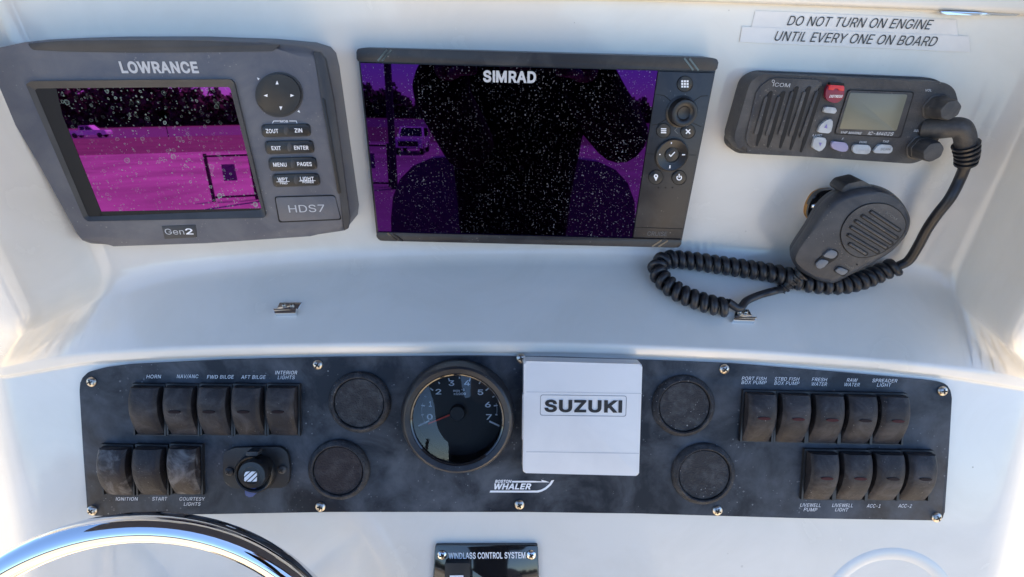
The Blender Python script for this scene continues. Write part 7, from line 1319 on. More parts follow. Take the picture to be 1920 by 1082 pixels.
# cursor ring
cr = Z2((1594, 592))[0]
cc = f.at(*cr, H2); r0 = f.rad(*cr, 31, H2)
ring = lathe('cursor_ring', (cc.x, cc.y), [(r0 * 1.06, H2), (r0 * 1.05, H2 + 0.0011), (r0 * 0.99, H2 + 0.0012), (r0 * 0.97, H2 + 0.0026), (r0 * 0.9, H2 + 0.0031), (r0 * 0.6, H2 + 0.0020), (r0 * 0.46, H2 + 0.0017), (r0 * 0.45, H2 + 0.0009), (0, H2 + 0.0009)], KEYS, t, 64)
slab('enter_button', f, ell(cr[0] + 1, cr[1], 12, 12), H2, H2 + 0.0024, KEYS, t, 0.0006)
HB2 = H2 + 0.0027
for dx, dy, a in ((0.5, -23, 0), (23, 0.5, 1), (-23, 0, 1), (-2.5, 23, 0)):
    if a:
        bar('mark', f, cr[0] + dx - 2, cr[1] + dy, cr[0] + dx + 2, cr[1] + dy, 2.2, HB2 - 0.0002, HB2, WHITE, ring)
    else:
        bar('mark', f, cr[0] + dx, cr[1] + dy - 2, cr[0] + dx - 0.3, cr[1] + dy + 2, 2.2, HB2 - 0.0002, HB2, WHITE, ring)
bar('check_mark', f, cr[0] - 3.5, cr[1] + 0.5, cr[0] - 1, cr[1] + 3.5, 2, HB2 - 0.0002, HB2, WHITE, t)
bar('check_mark', f, cr[0] - 1, cr[1] + 3.5, cr[0] + 6, cr[1] - 4, 2, HB2 - 0.0002, HB2 + 0.00006, WHITE, t)
bar('slash_mark', f, *Z2((1610, 476))[0], *Z2((1622, 464))[0], 1.2, H2, H2 + 0.0010, DIM, t)
bar('slash_mark', f, *Z2((1610, 476))[0], *Z2((1624, 490))[0], 1.2, H2, H2 + 0.0010, DIM, t)
for x in (1532, 1566, 1600):
    slab('dot', f, ell(*Z2((x, 752))[0], 1.6, 1.6, 12), H2, H2 + 0.0010, PITCH, t, 0)
text('CRUISE', f, Z2((1477, 0))[0][0], Z2((1572, 0))[0][0], Z2((0, 984))[0][1], 8, H2 + 0.0011, DIM, t, bold=-0.005, y1=Z2((0, 986))[0][1])

# ------------------------------------------------------------------ fixed radio on the right
def Z3(*p):
    return [(x / 3.2793 + 1340, y / 3.2793) for x, y in p]
f = wall_frame(1570, 218, -4.0, -1.2)
H3 = 0.024
t = thing('marine_radio', 'dusty grey fixed radio with slotted speaker, pale screen and two knobs', 'radio', f)
slab('gasket', f, fillet(Z3((165, 520), (245, 436), (1340, 478), (1420, 520), (1490, 640), (1290, 1000), (130, 942), (72, 890)), 20), -0.004, 0.008, RUB, t, 0.002, hp=0.008)
slab('body', f, fillet(Z3((205, 500), (275, 452), (1390, 502), (1450, 540), (1478, 640), (1290, 960), (1200, 1000), (150, 930), (104, 850)), 12), 0.004, H3, RADIO, t, 0.006, seg=4, hp=H3 - 0.004, draft=0.015)
# raised rim round the speaker and the ribs
grill = slab('speaker_grille', f, fillet(Z3((262, 545), (355, 478), (650, 492), (662, 520), (555, 930), (520, 945), (205, 905), (190, 850)), 10), H3 - 0.004, H3 + 0.0009, RADIO, t, 0.001)
for (x0, y0, x1, y1) in ((342, 560, 258, 900), (420, 560, 325, 910), (502, 530, 402, 915), (578, 530, 465, 925), (655, 528, 530, 938)):
    a_, b_ = Z3((x0, y0), (x1, y1))
    dx, dy = (b_[0] - a_[0]), (b_[1] - a_[1])
    wv = 5.2
    pts = [(a_[0] + wv * 0.2, a_[1]), (a_[0] + wv, a_[1] + 1), (a_[0] + wv + dx * 0.85, a_[1] + dy * 0.82), (b_[0] + 1.6, b_[1]), (b_[0] - 1.4, b_[1] - 1), (a_[0] - wv + dx * 0.72, a_[1] + dy * 0.78), (a_[0] - wv * 0.9, a_[1] + 5)]
    slab('slot', f, fillet(pts, 3), H3, H3 + 0.0013, PITCH, grill, 0)
    slab('rib', f, fillet([(p[0] - 11.5 - 0.0, p[1] + 4) for p in ((a_[0] + 2, a_[1] + 6), (a_[0] + 7, a_[1] + 6), (a_[0] + 7 + dx * 0.75, a_[1] + dy * 0.75), (a_[0] + dx * 0.75, a_[1] + dy * 0.75))], 2), H3, H3 + 0.0022, RADIO, grill, 0.0006)
# lettering on the radio
text('ICOM', f, *[p[0] for p in Z3((357, 0), (460, 0))], Z3((0, 531))[0][1], 7.2, H3 + 0.0012, LGREY, t, bold=-0.012, y1=Z3((0, 537))[0][1])
bm = bmesh.new()
oc = Z3((361, 500))[0]
va = [bm.verts.new(f.at(oc[0] + 2.9 * math.cos(a), oc[1] + 2.9 * math.sin(a), H3 + 0.0012)) for a in (2 * math.pi * k / 20 for k in range(20))]
vb = [bm.verts.new(f.at(oc[0] + 2.0 * math.cos(a), oc[1] + 2.0 * math.sin(a), H3 + 0.0012)) for a in (2 * math.pi * k / 20 for k in range(20))]
for i in range(20):
    bm.faces.new((va[i], va[(i + 1) % 20], vb[(i + 1) % 20], vb[i]))
fin('emblem', bm, LGREY, t, 0)
# distress flap
dsx = slab('distress_flap', f, fillet(Z3((705, 520), (800, 524), (796, 590), (778, 622), (740, 636), (695, 622), (680, 592), (688, 545)), 5), H3 - 0.001, H3 + 0.003, REDB, t, 0.001)
slab('flap_notch', f, Z3((712, 508), (796, 512), (797, 532), (710, 526)), H3, H3 + 0.0032, PITCH, dsx, 0)
slab('flap_plate', f, fillet(Z3((706, 522), (797, 528), (795, 560), (765, 556), (762, 545), (735, 543), (733, 556), (700, 552)), 2), H3, H3 + 0.0038, M('bright_red_plastic', (0.60, 0.03, 0.03), 0.35), dsx, 0.0006)
text('DISTRESS', f, *[p[0] for p in Z3((703, 0), (786, 0))], Z3((0, 600))[0][1], 4.6, H3 + 0.0034, WHITE, dsx, shear=0.25, bold=0.02)
slab('button', f, fillet(Z3((680, 656), (752, 664), (748, 700), (668, 692)), 4), H3 - 0.001, H3 + 0.0022, LBTN, t, 0.0009)
bu = slab('button', f, fillet(Z3((690, 738), (727, 732), (726, 775), (712, 822), (632, 814), (650, 770)), 4), H3 - 0.001, H3 + 0.0024, LBTN, t, 0.0009)
tri('button_arrow', f, *Z3((686, 780))[0], 5, R(-75), H3 + 0.0027, VBTN, bu)
bd = slab('button', f, fillet(Z3((616, 842), (689, 850), (682, 900), (650, 936), (598, 908)), 4), H3 - 0.001, H3 + 0.0024, LBTN, t, 0.0009)
tri('button_arrow', f, *Z3((650, 886))[0], 4.6, R(95), H3 + 0.0027, VBTN, bd)
text('U/C', f, *[p[0] for p in Z3((600, 0), (660, 0))], Z3((0, 838))[0][1], 3.6, H3 + 0.0004, LGREY, t, shear=0.2, bold=0.01)
# screen
sb_ = fillet(Z3((824, 556), (1222, 570), (1140, 842), (742, 820)), 4)
slab('screen_gap', f, fillet(Z3((820, 550), (1230, 565), (1146, 850), (734, 826)), 5), H3 - 0.002, H3 + 0.0004, PITCH, t, 0)
sc_ = slab('screen_frame', f, sb_, H3 - 0.002, H3 + 0.0012, RADIO, t, 0.0006)
slab('screen', f, fillet(Z3((834, 570), (1186, 582), (1118, 804), (766, 792)), 3), H3 - 0.001, H3 + 0.0017, LCD, t, 0.0002)
text('VHF MARINE', f, *[p[0] for p in Z3((770, 0), (903, 0))], Z3((0, 820))[0][1], 4.4, H3 + 0.0015, LGREY, sc_, shear=0.25, bold=0.01, y1=Z3((0, 827))[0][1])
text('IC-M402S', f, *[p[0] for p in Z3((940, 0), (1098, 0))], Z3((0, 829))[0][1], 6, H3 + 0.0015, LGREY, sc_, shear=0.25, bold=0.01, y1=Z3((0, 834))[0][1])
slab('button', f, fillet(Z3((722, 868), (818, 880), (824, 930), (780, 934), (718, 912)), 5), H3 - 0.001, H3 + 0.0022, PBTN, t, 0.001)
bb = slab('button', f, fillet(Z3((858, 888), (958, 894), (962, 930), (945, 950), (860, 944), (846, 920)), 5), H3 - 0.001, H3 + 0.0022, LBTN, t, 0.001)
text('DW/HL', f, *[p[0] for p in Z3((874, 0), (944, 0))], Z3((0, 934))[0][1], 4.6, H3 + 0.0024, LGREY, bb, bold=0.0)
bb = slab('button', f, fillet(Z3((1012, 888), (1092, 894), (1096, 920), (1084, 944), (985, 942), (978, 930)), 5), H3 - 0.001, H3 + 0.0022, LBTN, t, 0.001)
text('SCAN', f, *[p[0] for p in Z3((1018, 0), (1078, 0))], Z3((0, 925))[0][1], 4.4, H3 + 0.0024, DIM, bb, bold=0.0)
for s_, a_, b_, y_ in (('F', 781, 792, 860), ('DUAL', 888, 938, 880), ('TAG', 1030, 1070, 876), ('SQL', 1222, 1258, 810)):
    text(s_, f, *[p[0] for p in Z3((a_, 0), (b_, 0))], Z3((0, y_))[0][1], 3.8, H3 + 0.0004, LGREY, t, shear=0.2, bold=0.01)
text('VOL', f, *[p[0] for p in Z3((1292, 0), (1333, 0))], Z3((0, 562))[0][1], 4.2, H3 + 0.0004, LGREY, t, bold=0.01)
for (bx, by) in ((1358, 658), (1258, 906)):
    p = Z3((bx, by))[0]
    c = f.at(*p, H3); r = f.rad(*p, 23.5, H3)
    lathe('knob', (c.x, c.y), [(r * 1.1, H3 - 0.002), (r * 1.08, H3 + 0.0006), (r * 0.97, H3 + 0.001), (r * 0.95, H3 + 0.004), (r * 0.9, H3 + 0.0045), (r * 0.84, H3 + 0.0135), (r * 0.74, H3 + 0.0152), (0, H3 + 0.0156)], RUB, t, 56, knurl=7, kd=0.06)

# ------------------------------------------------------------------ hand microphone hanging on its clip
def Z4(*p):
    return [(x / 4.508 + 1460, y / 4.508 + 320) for x, y in p]
fm = wall_frame(1600, 440, -4.0)
t = thing('hand_microphone', 'dusty black hand microphone with round slotted speaker on the wall clip', 'microphone', fm)
sil = [(95, 690), (130, 620), (230, 470), (330, 300), (430, 200), (520, 155), (600, 130), (700, 112), (800, 118), (900, 150), (990, 210), (1060, 290), (1105, 380), (1110, 450), (1080, 540), (1000, 640), (900, 720), (700, 830), (490, 942), (430, 950), (330, 930), (200, 862), (140, 805), (108, 750)]
fro = [(150, 720), (190, 640), (310, 480), (420, 340), (510, 262), (580, 225), (640, 205), (720, 188), (810, 180), (900, 192), (985, 232), (1050, 305), (1090, 390), (1094, 450), (1066, 530), (990, 625), (890, 700), (690, 812), (482, 922), (430, 930), (340, 908), (222, 842), (170, 796), (146, 758)]
HM = 0.042
def ringpts(pl, h):
    return [fm.at(x, y, h) for x, y in Z4(*pl)]
def lerp2(A, B, k):
    return [(a[0] * (1 - k) + b[0] * k, a[1] * (1 - k) + b[1] * k) for a, b in zip(A, B)]
def cloop(P, per=3):
    out = []
    n = len(P)
    for i in range(n):
        a, b, c, d = (V3((*P[(i + k) % n], 0)) for k in (-1, 0, 1, 2))
        for k in range(per):
            q = k / per
            e = 0.5 * (2 * b + (c - a) * q + (2 * a - 5 * b + 4 * c - d) * q * q + (3 * b - a - 3 * c + d) * q ** 3)
            out.append((e.x, e.y))
    return out
sil, fro = cloop(sil), cloop(fro)
cen = (620, 560)
ins = [(cen[0] + (p[0] - cen[0]) * 0.93, cen[1] + (p[1] - cen[1]) * 0.93) for p in fro]
bm = bmesh.new()
lv = [(sil, 0.012, 0.80), (sil, 0.018, 0.94), (sil, 0.0255, 1.0), (sil, 0.0265, 0.985), (sil, 0.0275, 1.0), (lerp2(sil, fro, 0.25), 0.034, 1.0), (lerp2(sil, fro, 0.62), 0.039, 1.0), (fro, 0.0415, 1.0), (ins, HM, 1.0)]
rg = []
for pl, h, k in lv:
    hp = h if h > 0.0255 else 0.0255
    P = ringpts(pl, hp)
    c = sum(P, V3()) / len(P)
    rg.append([bm.verts.new((c.x + (p.x - c.x) * k, c.y + (p.y - c.y) * k, h)) for p in P])
n = len(sil)
for a, b in zip(rg, rg[1:]):
    for i in range(n):
        bm.faces.new((a[i], a[(i + 1) % n], b[(i + 1) % n], b[i]))
bm.faces.new(rg[0][::-1]); bm.faces.new(rg[-1])
fin('body', bm, MICM, t, 50)
slab('talk_button', fm, fillet(Z4((512, 168), (560, 108), (700, 76), (788, 128), (770, 165), (640, 190), (548, 205)), 6), 0.018, 0.036, RUB, t, 0.003, hp=0.034, seg=3)
ringp = [(830, 272), (930, 285), (1020, 335), (1072, 410), (1078, 480), (1040, 560), (960, 640), (850, 708), (730, 738), (640, 728), (560, 670), (522, 580), (525, 500), (560, 420), (620, 350), (720, 290)]
rp = cloop(ringp, 4)
slab('speaker_groove', fm, Z4(*rp), HM - 0.004, HM + 0.0004, PITCH, t, 0)
sp = slab('speaker_face', fm, Z4(*[(802 + (x - 802) * 0.968, 505 + (y - 505) * 0.968) for x, y in rp]), HM - 0.004, HM + 0.0010, MICM, t, 0.0008)
for (x0, y0, x1, y1) in ((785, 350, 1020, 505), (712, 385, 1000, 570), (655, 428, 955, 615), (617, 480, 912, 655), (594, 545, 840, 690), (604, 622, 740, 705)):
    a_, b_ = Z4((x0, y0), (x1, y1))
    bar('slot', fm, *a_, *b_, 8.2, HM, HM + 0.0014, PITCH, sp)
    ux, uy = b_[0] - a_[0], b_[1] - a_[1]
    bar('rib', fm, a_[0] + ux * 0.02, a_[1] + uy * 0.02, a_[0] + ux * 0.98, a_[1] + uy * 0.98, 4.6, HM, HM + 0.0021, MICM, sp, bev=0.0004)
text('ICOM', fm, *[Z4((905, 350))[0][0], Z4((990, 412))[0][0]], Z4((905, 362))[0][1], 5.5, HM + 0.0013, DIM, sp, bold=-0.01, y1=Z4((990, 420))[0][1])
bar('button_well', fm, *Z4((362, 778))[0], *Z4((455, 715))[0], 23, HM - 0.002, HM + 0.0005, PITCH, t)
slab('button', fm, fillet(Z4((385, 712), (440, 668), (498, 690), (492, 722), (455, 748), (380, 726)), 4), HM - 0.001, HM + 0.0018, MBTN, t, 0.0006)
slab('button', fm, fillet(Z4((312, 790), (362, 748), (430, 768), (375, 826), (330, 832)), 4), HM - 0.001, HM + 0.0018, MBTN, t, 0.0006)
slab('button_well', fm, fillet(Z4((462, 850), (512, 805), (608, 845), (548, 900)), 4), HM - 0.002, HM + 0.0005, PITCH, t, 0)
slab('button', fm, fillet(Z4((475, 852), (515, 816), (596, 848), (544, 890)), 4), HM - 0.001, HM + 0.0018, MBTN, t, 0.0006)
text('HI/LO', fm, *[Z4((560, 790))[0][0], Z4((628, 828))[0][0]], Z4((560, 800))[0][1], 3.6, HM + 0.0004, DIM, t, bold=0.0, y1=Z4((628, 832))[0][1])
slab('pinhole', fm, ell(*Z4((664, 796))[0], 1.6, 1.6, 12), HM - 0.001, HM + 0.0004, PITCH, t, 0)
# ribbed strain relief at the foot of the microphone
p0 = fm.at(*Z4((200, 868))[0], 0.024); p1 = fm.at(*Z4((20, 1005))[0], 0.022)
pp, rr = [], []
for k in range(41):
    q = k / 40
    pp.append(p0.lerp(p1, q))
    rr.append((0.0072 - 0.0026 * q) * (1.0 if (k // 4) % 2 == 0 else 0.80))
fin('strain_relief', sweep(pp, rr, 16), CORD, t, 30)
RELIEF_END = fm.mat @ p1
# clip behind it
fk = wall_frame(1535, 386, -4.0)
t = thing('microphone_clip', 'dark round clip with tarnished brass edge screwed to the wall behind microphone', 'clip', fk)
slab('rim', fk, cloop(Z4((232, 370), (245, 290), (285, 215), (340, 175), (400, 160), (470, 170), (420, 320), (340, 420), (270, 430)), 3), -0.002, 0.0045, BRASS, t, 0.0008)
slab('plate', fk, cloop(Z4((246, 372), (258, 295), (296, 222), (348, 180), (410, 165), (470, 175), (420, 320), (345, 415), (275, 420)), 3), 0.002, 0.007, GLOSS, t, 0.0012)
screw(fk, *Z4((308, 300))[0], 7.5, 0.007, t, STEEL)

# ------------------------------------------------------------------ the microphone's coiled cord
def worldpath(L):
    return [above(x, y, h) for x, y, h in L]
t = thing('coiled_cord', 'black coiled cord looping over the shelf from radio plug to microphone', 'cord', loc=above(1290, 520, 0.0))
bi_ = Matrix.Translation(-t.location)
fr_ = wall_frame(1570, 218, -4.0, -1.2)
# elbow plug on the radio
E = [fr_.mat @ fr_.at(1735, 240, 0.022), fr_.mat @ fr_.at(1760, 241, 0.028), fr_.mat @ fr_.at(1784, 239, 0.032), fr_.mat @ fr_.at(1800, 240, 0.034), fr_.mat @ fr_.at(1808, 252, 0.034), fr_.mat @ fr_.at(1811, 270, 0.033)]
P = catmull(E, 8)
rads = [0.0070 - 0.0008 * (i / len(P)) for i in range(len(P))]
fin('plug', sweep([bi_ @ p for p in P], rads, 18), RUB, t, 50)
E2 = [E[-1], fr_.mat @ fr_.at(1813, 290, 0.032), fr_.mat @ fr_.at(1810, 310, 0.030)]
P = resample(catmull(E2, 14), 45)
rr = [(0.0080 - 0.0014 * k / 44) if (k % 9) < 5 else 0.0052 for k in range(45)]
fin('strain_relief', sweep([bi_ @ p for p in P], rr, 16), CORD, t, 30)
CS = [E2[-1], fr_.mat @ fr_.at(1800, 335, 0.028), above(1782, 370, 0.024), above(1757, 402, 0.022), above(1738, 430, 0.018), above(1722, 460, 0.015), above(1704, 488, 0.012), above(1684, 499, 0.011)]
fin('straight_cord', sweep([bi_ @ p for p in catmull(CS, 8)], 0.0036, 12), CORD, t, 60)
# the coil
CP = worldpath([(1680, 500, 0.011), (1664, 505, 0.010), (1640, 516, 0.009), (1612, 527, 0.009), (1580, 534, 0.009), (1545, 534, 0.009), (1508, 529, 0.009), (1470, 517, 0.009), (1430, 509, 0.009),
                (1390, 503, 0.009), (1350, 497, 0.009), (1310, 491, 0.009), (1275, 487, 0.009), (1250, 487, 0.010), (1235, 495, 0.010), (1233, 508, 0.009), (1241, 522, 0.009), (1256, 537, 0.009),
                (1278, 551, 0.009), (1302, 561, 0.009), (1326, 569, 0.009), (1350, 575, 0.009), (1366, 577, 0.009)])
path_c = resample(catmull(CP, 10), 1600)
L_ = sum((b - a).length for a, b in zip(path_c, path_c[1:]))
turns = L_ / 0.0072
hel = []
up = None
for i, p in enumerate(path_c):
    tg = (path_c[min(i + 1, 1599)] - path_c[max(i - 1, 0)]).normalized()
    if up is None:
        up = tg.orthogonal().normalized()
    up = (up - tg * up.dot(tg)).normalized()
    bn = tg.cross(up)
    an = 2 * math.pi * turns * i / 1599
    hel.append(bi_ @ (p + (up * math.cos(an) + bn * math.sin(an)) * 0.0050))
fin('coil', sweep(hel, 0.0031, 9), CORD, t, 60)
TC = [t.location + hel[-1], above(1386, 578, 0.006), above(1400, 564, 0.006), above(1425, 553, 0.007), above(1450, 546, 0.010), RELIEF_END]
fin('tail_cord', sweep([bi_ @ p for p in catmull(TC, 8)], 0.0031, 12), CORD, t, 60)

# ------------------------------------------------------------------ label tapes
f = wall_frame(1600, 45, -4.0, -1.3)
LABELS = []
a_ = slab('label_tape', f, [(1416, 20), (1792, 37), (1796, 70), (1408, 52)], 0.0, 0.0006, VINYL, None, 0)
a_.matrix_world = f.mat
LABELS.append((a_, (0.0005, ((1416, 20), (1792, 37), (1796, 70), (1408, 52)))))
tag(a_, 'upper clear tape label lettered DO NOT TURN ON ENGINE', 'label', 'lettered tape labels')
tx1 = text('DO NOT TURN ON ENGINE', f, 1474, 1744, 47.5, 18, 0.0009, INK, a_, shear=0.2, bold=-0.008, y1=55.5)
a_ = slab('label_tape', f, [(1391, 50), (1815, 68), (1818, 98), (1386, 79)], 0.0, 0.0010, VINYL, None, 0)
a_.matrix_world = f.mat
LABELS.append((a_, (0.0009, ((1391, 50), (1815, 68), (1818, 98), (1386, 79)))))
tag(a_, 'lower clear tape label lettered UNTIL EVERY ONE ON BOARD', 'label', 'lettered tape labels')
tx2 = text('UNTIL EVERY ONE ON BOARD', f, 1449, 1753, 76, 18, 0.0013, INK, a_, shear=0.2, bold=-0.008, y1=87)

def drape(o, fr, h, cuts=0):
    """lay a flat mesh onto the curved wall, h proud of it"""
    bm = bmesh.new(); bm.from_mesh(o.data)
    if cuts:
        bmesh.ops.subdivide_edges(bm, edges=[e for e in bm.edges if e.calc_length() > 0.05], cuts=cuts, use_grid_fill=True)
    for v in bm.verts:
        wp = fr.mat @ v.co
        loc, n, i, d = BVH.ray_cast(CAM, (wp - CAM).normalized())
        v.co = fr.mat.inverted() @ (loc + (n if n.y < 0 else -n) * h)
    bm.to_mesh(o.data); bm.free()
for o_, h_ in LABELS:
    me = bpy.data.meshes.new('label_tape')
    bm = bmesh.new()
    NXX = 24
    c0, c1, c2, c3 = h_[1]
    top = [V3((*c0, 0)).lerp(V3((*c1, 0)), k / NXX) for k in range(NXX + 1)]
    bot = [V3((*c3, 0)).lerp(V3((*c2, 0)), k / NXX) for k in range(NXX + 1)]
    va = [bm.verts.new(f.at(p.x, p.y)) for p in top]; vb = [bm.verts.new(f.at(p.x, p.y)) for p in bot]
    for k in range(NXX):
        bm.faces.new((va[k], va[k + 1], vb[k + 1], vb[k]))
    bm.to_mesh(me); bm.free()
    me.materials.append(VINYL)
    o_.data = me
    drape(o_, f, h_[0])
drape(tx1, f, 0.0010); drape(tx2, f, 0.0014)

# chrome hinge under the brow
f = wall_frame(1840, 30, -5.0, -1.3)
t = thing('hinge', 'thin chrome hinge under the hatch lip at the top right corner', 'hinge', f)
slab('leaf', f, fillet([(1762, 21), (1850, 23.5), (1914, 26), (1905, 30), (1846, 29), (1776, 27.5)], 2), 0.0, 0.006, STEEL, t, 0.0008)
slab('leaf', f, fillet([(1764, 22.5), (1842, 25), (1836, 29), (1774, 27)], 2), 0.004, 0.0085, STEEL, t, 0.0008)

# ------------------------------------------------------------------ two chrome catches on the shelf
for (pts, lipq, lab, sx_) in ((((524, 567), (566, 567), (556, 585), (518, 581)), ((510, 578), (556, 577.5), (554, 587), (514, 588)), 'small chrome catch plate with screws on left side of the shelf', ((533, 573), (548, 574))),
                              (((1379, 580), (1404, 580), (1411, 593), (1376, 598)), ((1377, 593), (1421, 593.5), (1417, 601.5), (1375, 600)), 'small chrome catch plate beside the end of the coiled cord', ((1386, 586), (1398, 586)))):
    loc, nrm = hit(sum(p[0] for p in pts) / 4, sum(p[1] for p in pts) / 4)
    fs = Frame(loc, 0, 0)
    U = V3((1, 0, 0)); U = (U - nrm * U.dot(nrm)).normalized()
    fs.U, fs.N = U, nrm
    fs.V = nrm.cross(U)
    fs.mat = Matrix((fs.U, fs.V, fs.N)).transposed().to_4x4(); fs.mat.translation = loc
    t = thing('catch', lab, 'catch', fs, 'chrome catches on the shelf')
    pl = slab('plate', fs, pts, -0.001, 0.0012, STEEL, t, 0.0003)
    slab('lip', fs, lipq, -0.001, 0.0045, STEEL, t, 0.0012)
    for q in sx_:
        screw(fs, *q, 4.2, 0.0014, t, SCREWM)

# ------------------------------------------------------------------ the switch panel
HP = 0.003
t = thing('switch_panel', 'long dusty black instrument panel with arched top screwed to the white dash', 'panel', FC)
pan = [(149, 733), (151, 712), (166, 697), (195, 689.6), (240, 684), (420, 675), (620, 670), (880, 667.5), (1050, 670), (1200, 675), (1372, 682), (1591, 700), (1735, 713), (1769, 717.5), (1781, 727), (1785, 746), (1779, 850), (1771, 966), (1764, 976), (1512, 972), (1200, 963), (975, 960), (620, 960), (400, 964), (174, 967.5), (164, 958), (156, 850)]
slab('plate', FC, fillet(pan, 5, 3), -0.001, HP, PANEL, t, 0.0007)
HT = HP + 0.0003
for s_, x0, x1, y, cp in (('HORN', 274.5, 302.5, 709.4, 6.6), ('NAV/ANC', 331.5, 372.7, 709, 6.6), ('FWD BILGE', 388, 439, 710, 6.6), ('AFT BILGE', 452, 498.6, 710.4, 6.6), ('INTERIOR', 515.7, 558, 702, 6.6), ('LIGHTS', 520.6, 553.5, 711, 6.6),
                          ('IGNITION', 217, 259, 938.7, 6.4), ('START', 285, 314, 938.5, 6.4), ('COURTESY', 336, 384.6, 938.6, 6.4), ('LIGHTS', 344.6, 376.7, 948.2, 6.4)):
    text(s_, FC, x0, x1, y, cp, HT, WHITE, t, shear=0.22, track=14)
for s_, x0, x1, y, cp in (('PORT FISH', 1390.6, 1437.5, 712.6, 6.4), ('BOX PUMP', 1390, 1437.5, 720, 6.4), ('STBD FISH', 1452, 1499, 713.4, 6.4), ('BOX PUMP', 1451.5, 1499, 721.4, 6.4), ('FRESH', 1522, 1551, 714.5, 6.4), ('WATER', 1520.6, 1551, 723, 6.4),
                          ('RAW', 1587.5, 1608, 715.6, 6.4), ('WATER', 1582, 1612.5, 724, 6.4), ('SPREADER', 1635, 1683, 716.6, 6.4), ('LIGHT', 1644, 1671, 724.8, 6.4),
                          ('LIVEWELL', 1500, 1539.7, 950, 6.4), ('PUMP', 1506.6, 1532.5, 958.4, 6.4), ('LIVEWELL', 1560, 1600, 950.4, 6.4), ('LIGHT', 1565.6, 1590.6, 958.6, 6.4), ('ACC-1', 1625, 1651.6, 951.4, 6.4), ('ACC-2', 1684, 1710, 951.4, 6.4)):
    text(s_, FC, x0, x1, y, cp, HT, WHITE, t, shear=0.22, track=14, y1=y + 0.7)
for i, (x, y) in enumerate(((172, 716), (173, 957), (596, 684), (601, 950), (977, 672), (974, 946), (1358, 692), (1345, 957), (1767, 733), (1756, 970))):
    screw(FC, x, y, 9.5, HP, t, rot=0.3 + i * 0.37)
# the builder's mark: lettering, harpoon and hull line
def Z8(*p):
    return [(x / 12 + 900, y / 12 + 880) for x, y in p]
text('BOSTON', FC, Z8((335, 0))[0][0], Z8((715, 0))[0][0], Z8((0, 302))[0][1], 5.1, HT, WHITE, t, shear=0.3, bold=0.03)
text('WHALER', FC, Z8((285, 0))[0][0], Z8((1175, 0))[0][0], Z8((0, 446))[0][1], 10, HT, WHITE, t, shear=0.3, bold=0.03)
for nm, pts in (('harpoon', ((725, 262), (1205, 262), (1390, 275), (1380, 240), (1470, 262), (1565, 296), (1400, 292), (1215, 296), (718, 298))),
                ('hull_line', ((235, 480), (1280, 480), (1370, 462), (1470, 410), (1560, 330), (1610, 252), (1668, 245), (1600, 355), (1490, 450), (1390, 500), (1310, 522), (215, 522)))):
    slab('emblem_' + nm, FC, Z8(*pts), HP - 0.0003, HT, WHITE, t, 0)

# ------------------------------------------------------------------ rocker switches
def rocker_mesh(w_, l_):
    prof = []
    K = 18
    for i in range(K + 1):
        q = i / K
        h = 0.0112 - 0.0030 * ((0.34 - q) / 0.34) ** 2 if q < 0.34 else 0.0112 - 0.0098 * ((q - 0.34) / 0.66) ** 2
        prof.append((l_ / 2 - l_ * q, h))
    cx = [(-0.5, 0), (-0.5, 1.0), (-0.44, 0.0), (-0.38, 0.0), (-0.2, 0.0), (0, 0.0), (0.2, 0.0), (0.38, 0.0), (0.44, 0.0), (0.5, 1.0), (0.5, 0)]
    bm = bmesh.new()
    rows = []
    for v, h in prof:
        row = []
        for k, (u, e) in enumerate(cx):
            if k in (0, len(cx) - 1):
                z = 0.0
            elif k in (1, len(cx) - 2):
                z = max(0.0004, h - 0.0022)
            elif k in (2, len(cx) - 3):
                z = h - 0.0007
            else:
                z = h + 0.0006 * (1 - (u / 0.5) ** 2)
            row.append(bm.verts.new((u * w_, v, z)))
        rows.append(row)
    for a, b in zip(rows, rows[1:]):
        for i in range(len(cx) - 1):
            bm.faces.new((a[i], a[i + 1], b[i + 1], b[i]))
    bm.faces.new(rows[0]); bm.faces.new(rows[-1][::-1])
    bmesh.ops.recalc_face_normals(bm, faces=bm.faces)
    return bm
def box_bm(bm, x0, x1, y0, y1, z0, z1):
    v = [bm.verts.new((x, y, z)) for x in (x0, x1) for y in (y0, y1) for z in (z0, z1)]
    for q in ((0, 1, 3, 2), (4, 6, 7, 5), (0, 4, 5, 1), (2, 3, 7, 6), (0, 2, 6, 4), (1, 5, 7, 3)):
        bm.faces.new([v[i] for i in q])
sw0 = cframe(535, 770)
SWW = (sw0.at(562, 770) - sw0.at(508, 770)).length
SWL = (sw0.at(535, 722) - sw0.at(535, 814)).length
def make_switch():
    o = thing('rocker_switch', '', 'switch', None, 'rocker switches on the panel')
    bm = bmesh.new()
    e = 0.0014
    box_bm(bm, -SWW / 2 - e, SWW / 2 + e, SWL / 2, SWL / 2 + e, 0, 0.0030)
    box_bm(bm, -SWW / 2 - e * 0.5, SWW / 2 + e * 0.5, -SWL / 2 - e * 0.5, -SWL / 2, 0, 0.0012)
    box_bm(bm, -SWW / 2 - e, -SWW / 2, -SWL / 2, SWL / 2, 0, 0.0030)
    box_bm(bm, SWW / 2, SWW / 2 + e, -SWL / 2, SWL / 2, 0, 0.0030)
    fr = fin('frame', bm, BLACK, o, 0)
    bm = bmesh.new()
    box_bm(bm, -SWW / 2, SWW / 2, -SWL / 2, SWL / 2, 0.0001, 0.0006)
    fin('well', bm, PITCH, o, 0)
    bm = rocker_mesh(SWW * 0.95, SWL * 0.985)
    for v in bm.verts:
        v.co.z += 0.0007
    fin('rocker', bm, ROCK, o, 40)
    return o
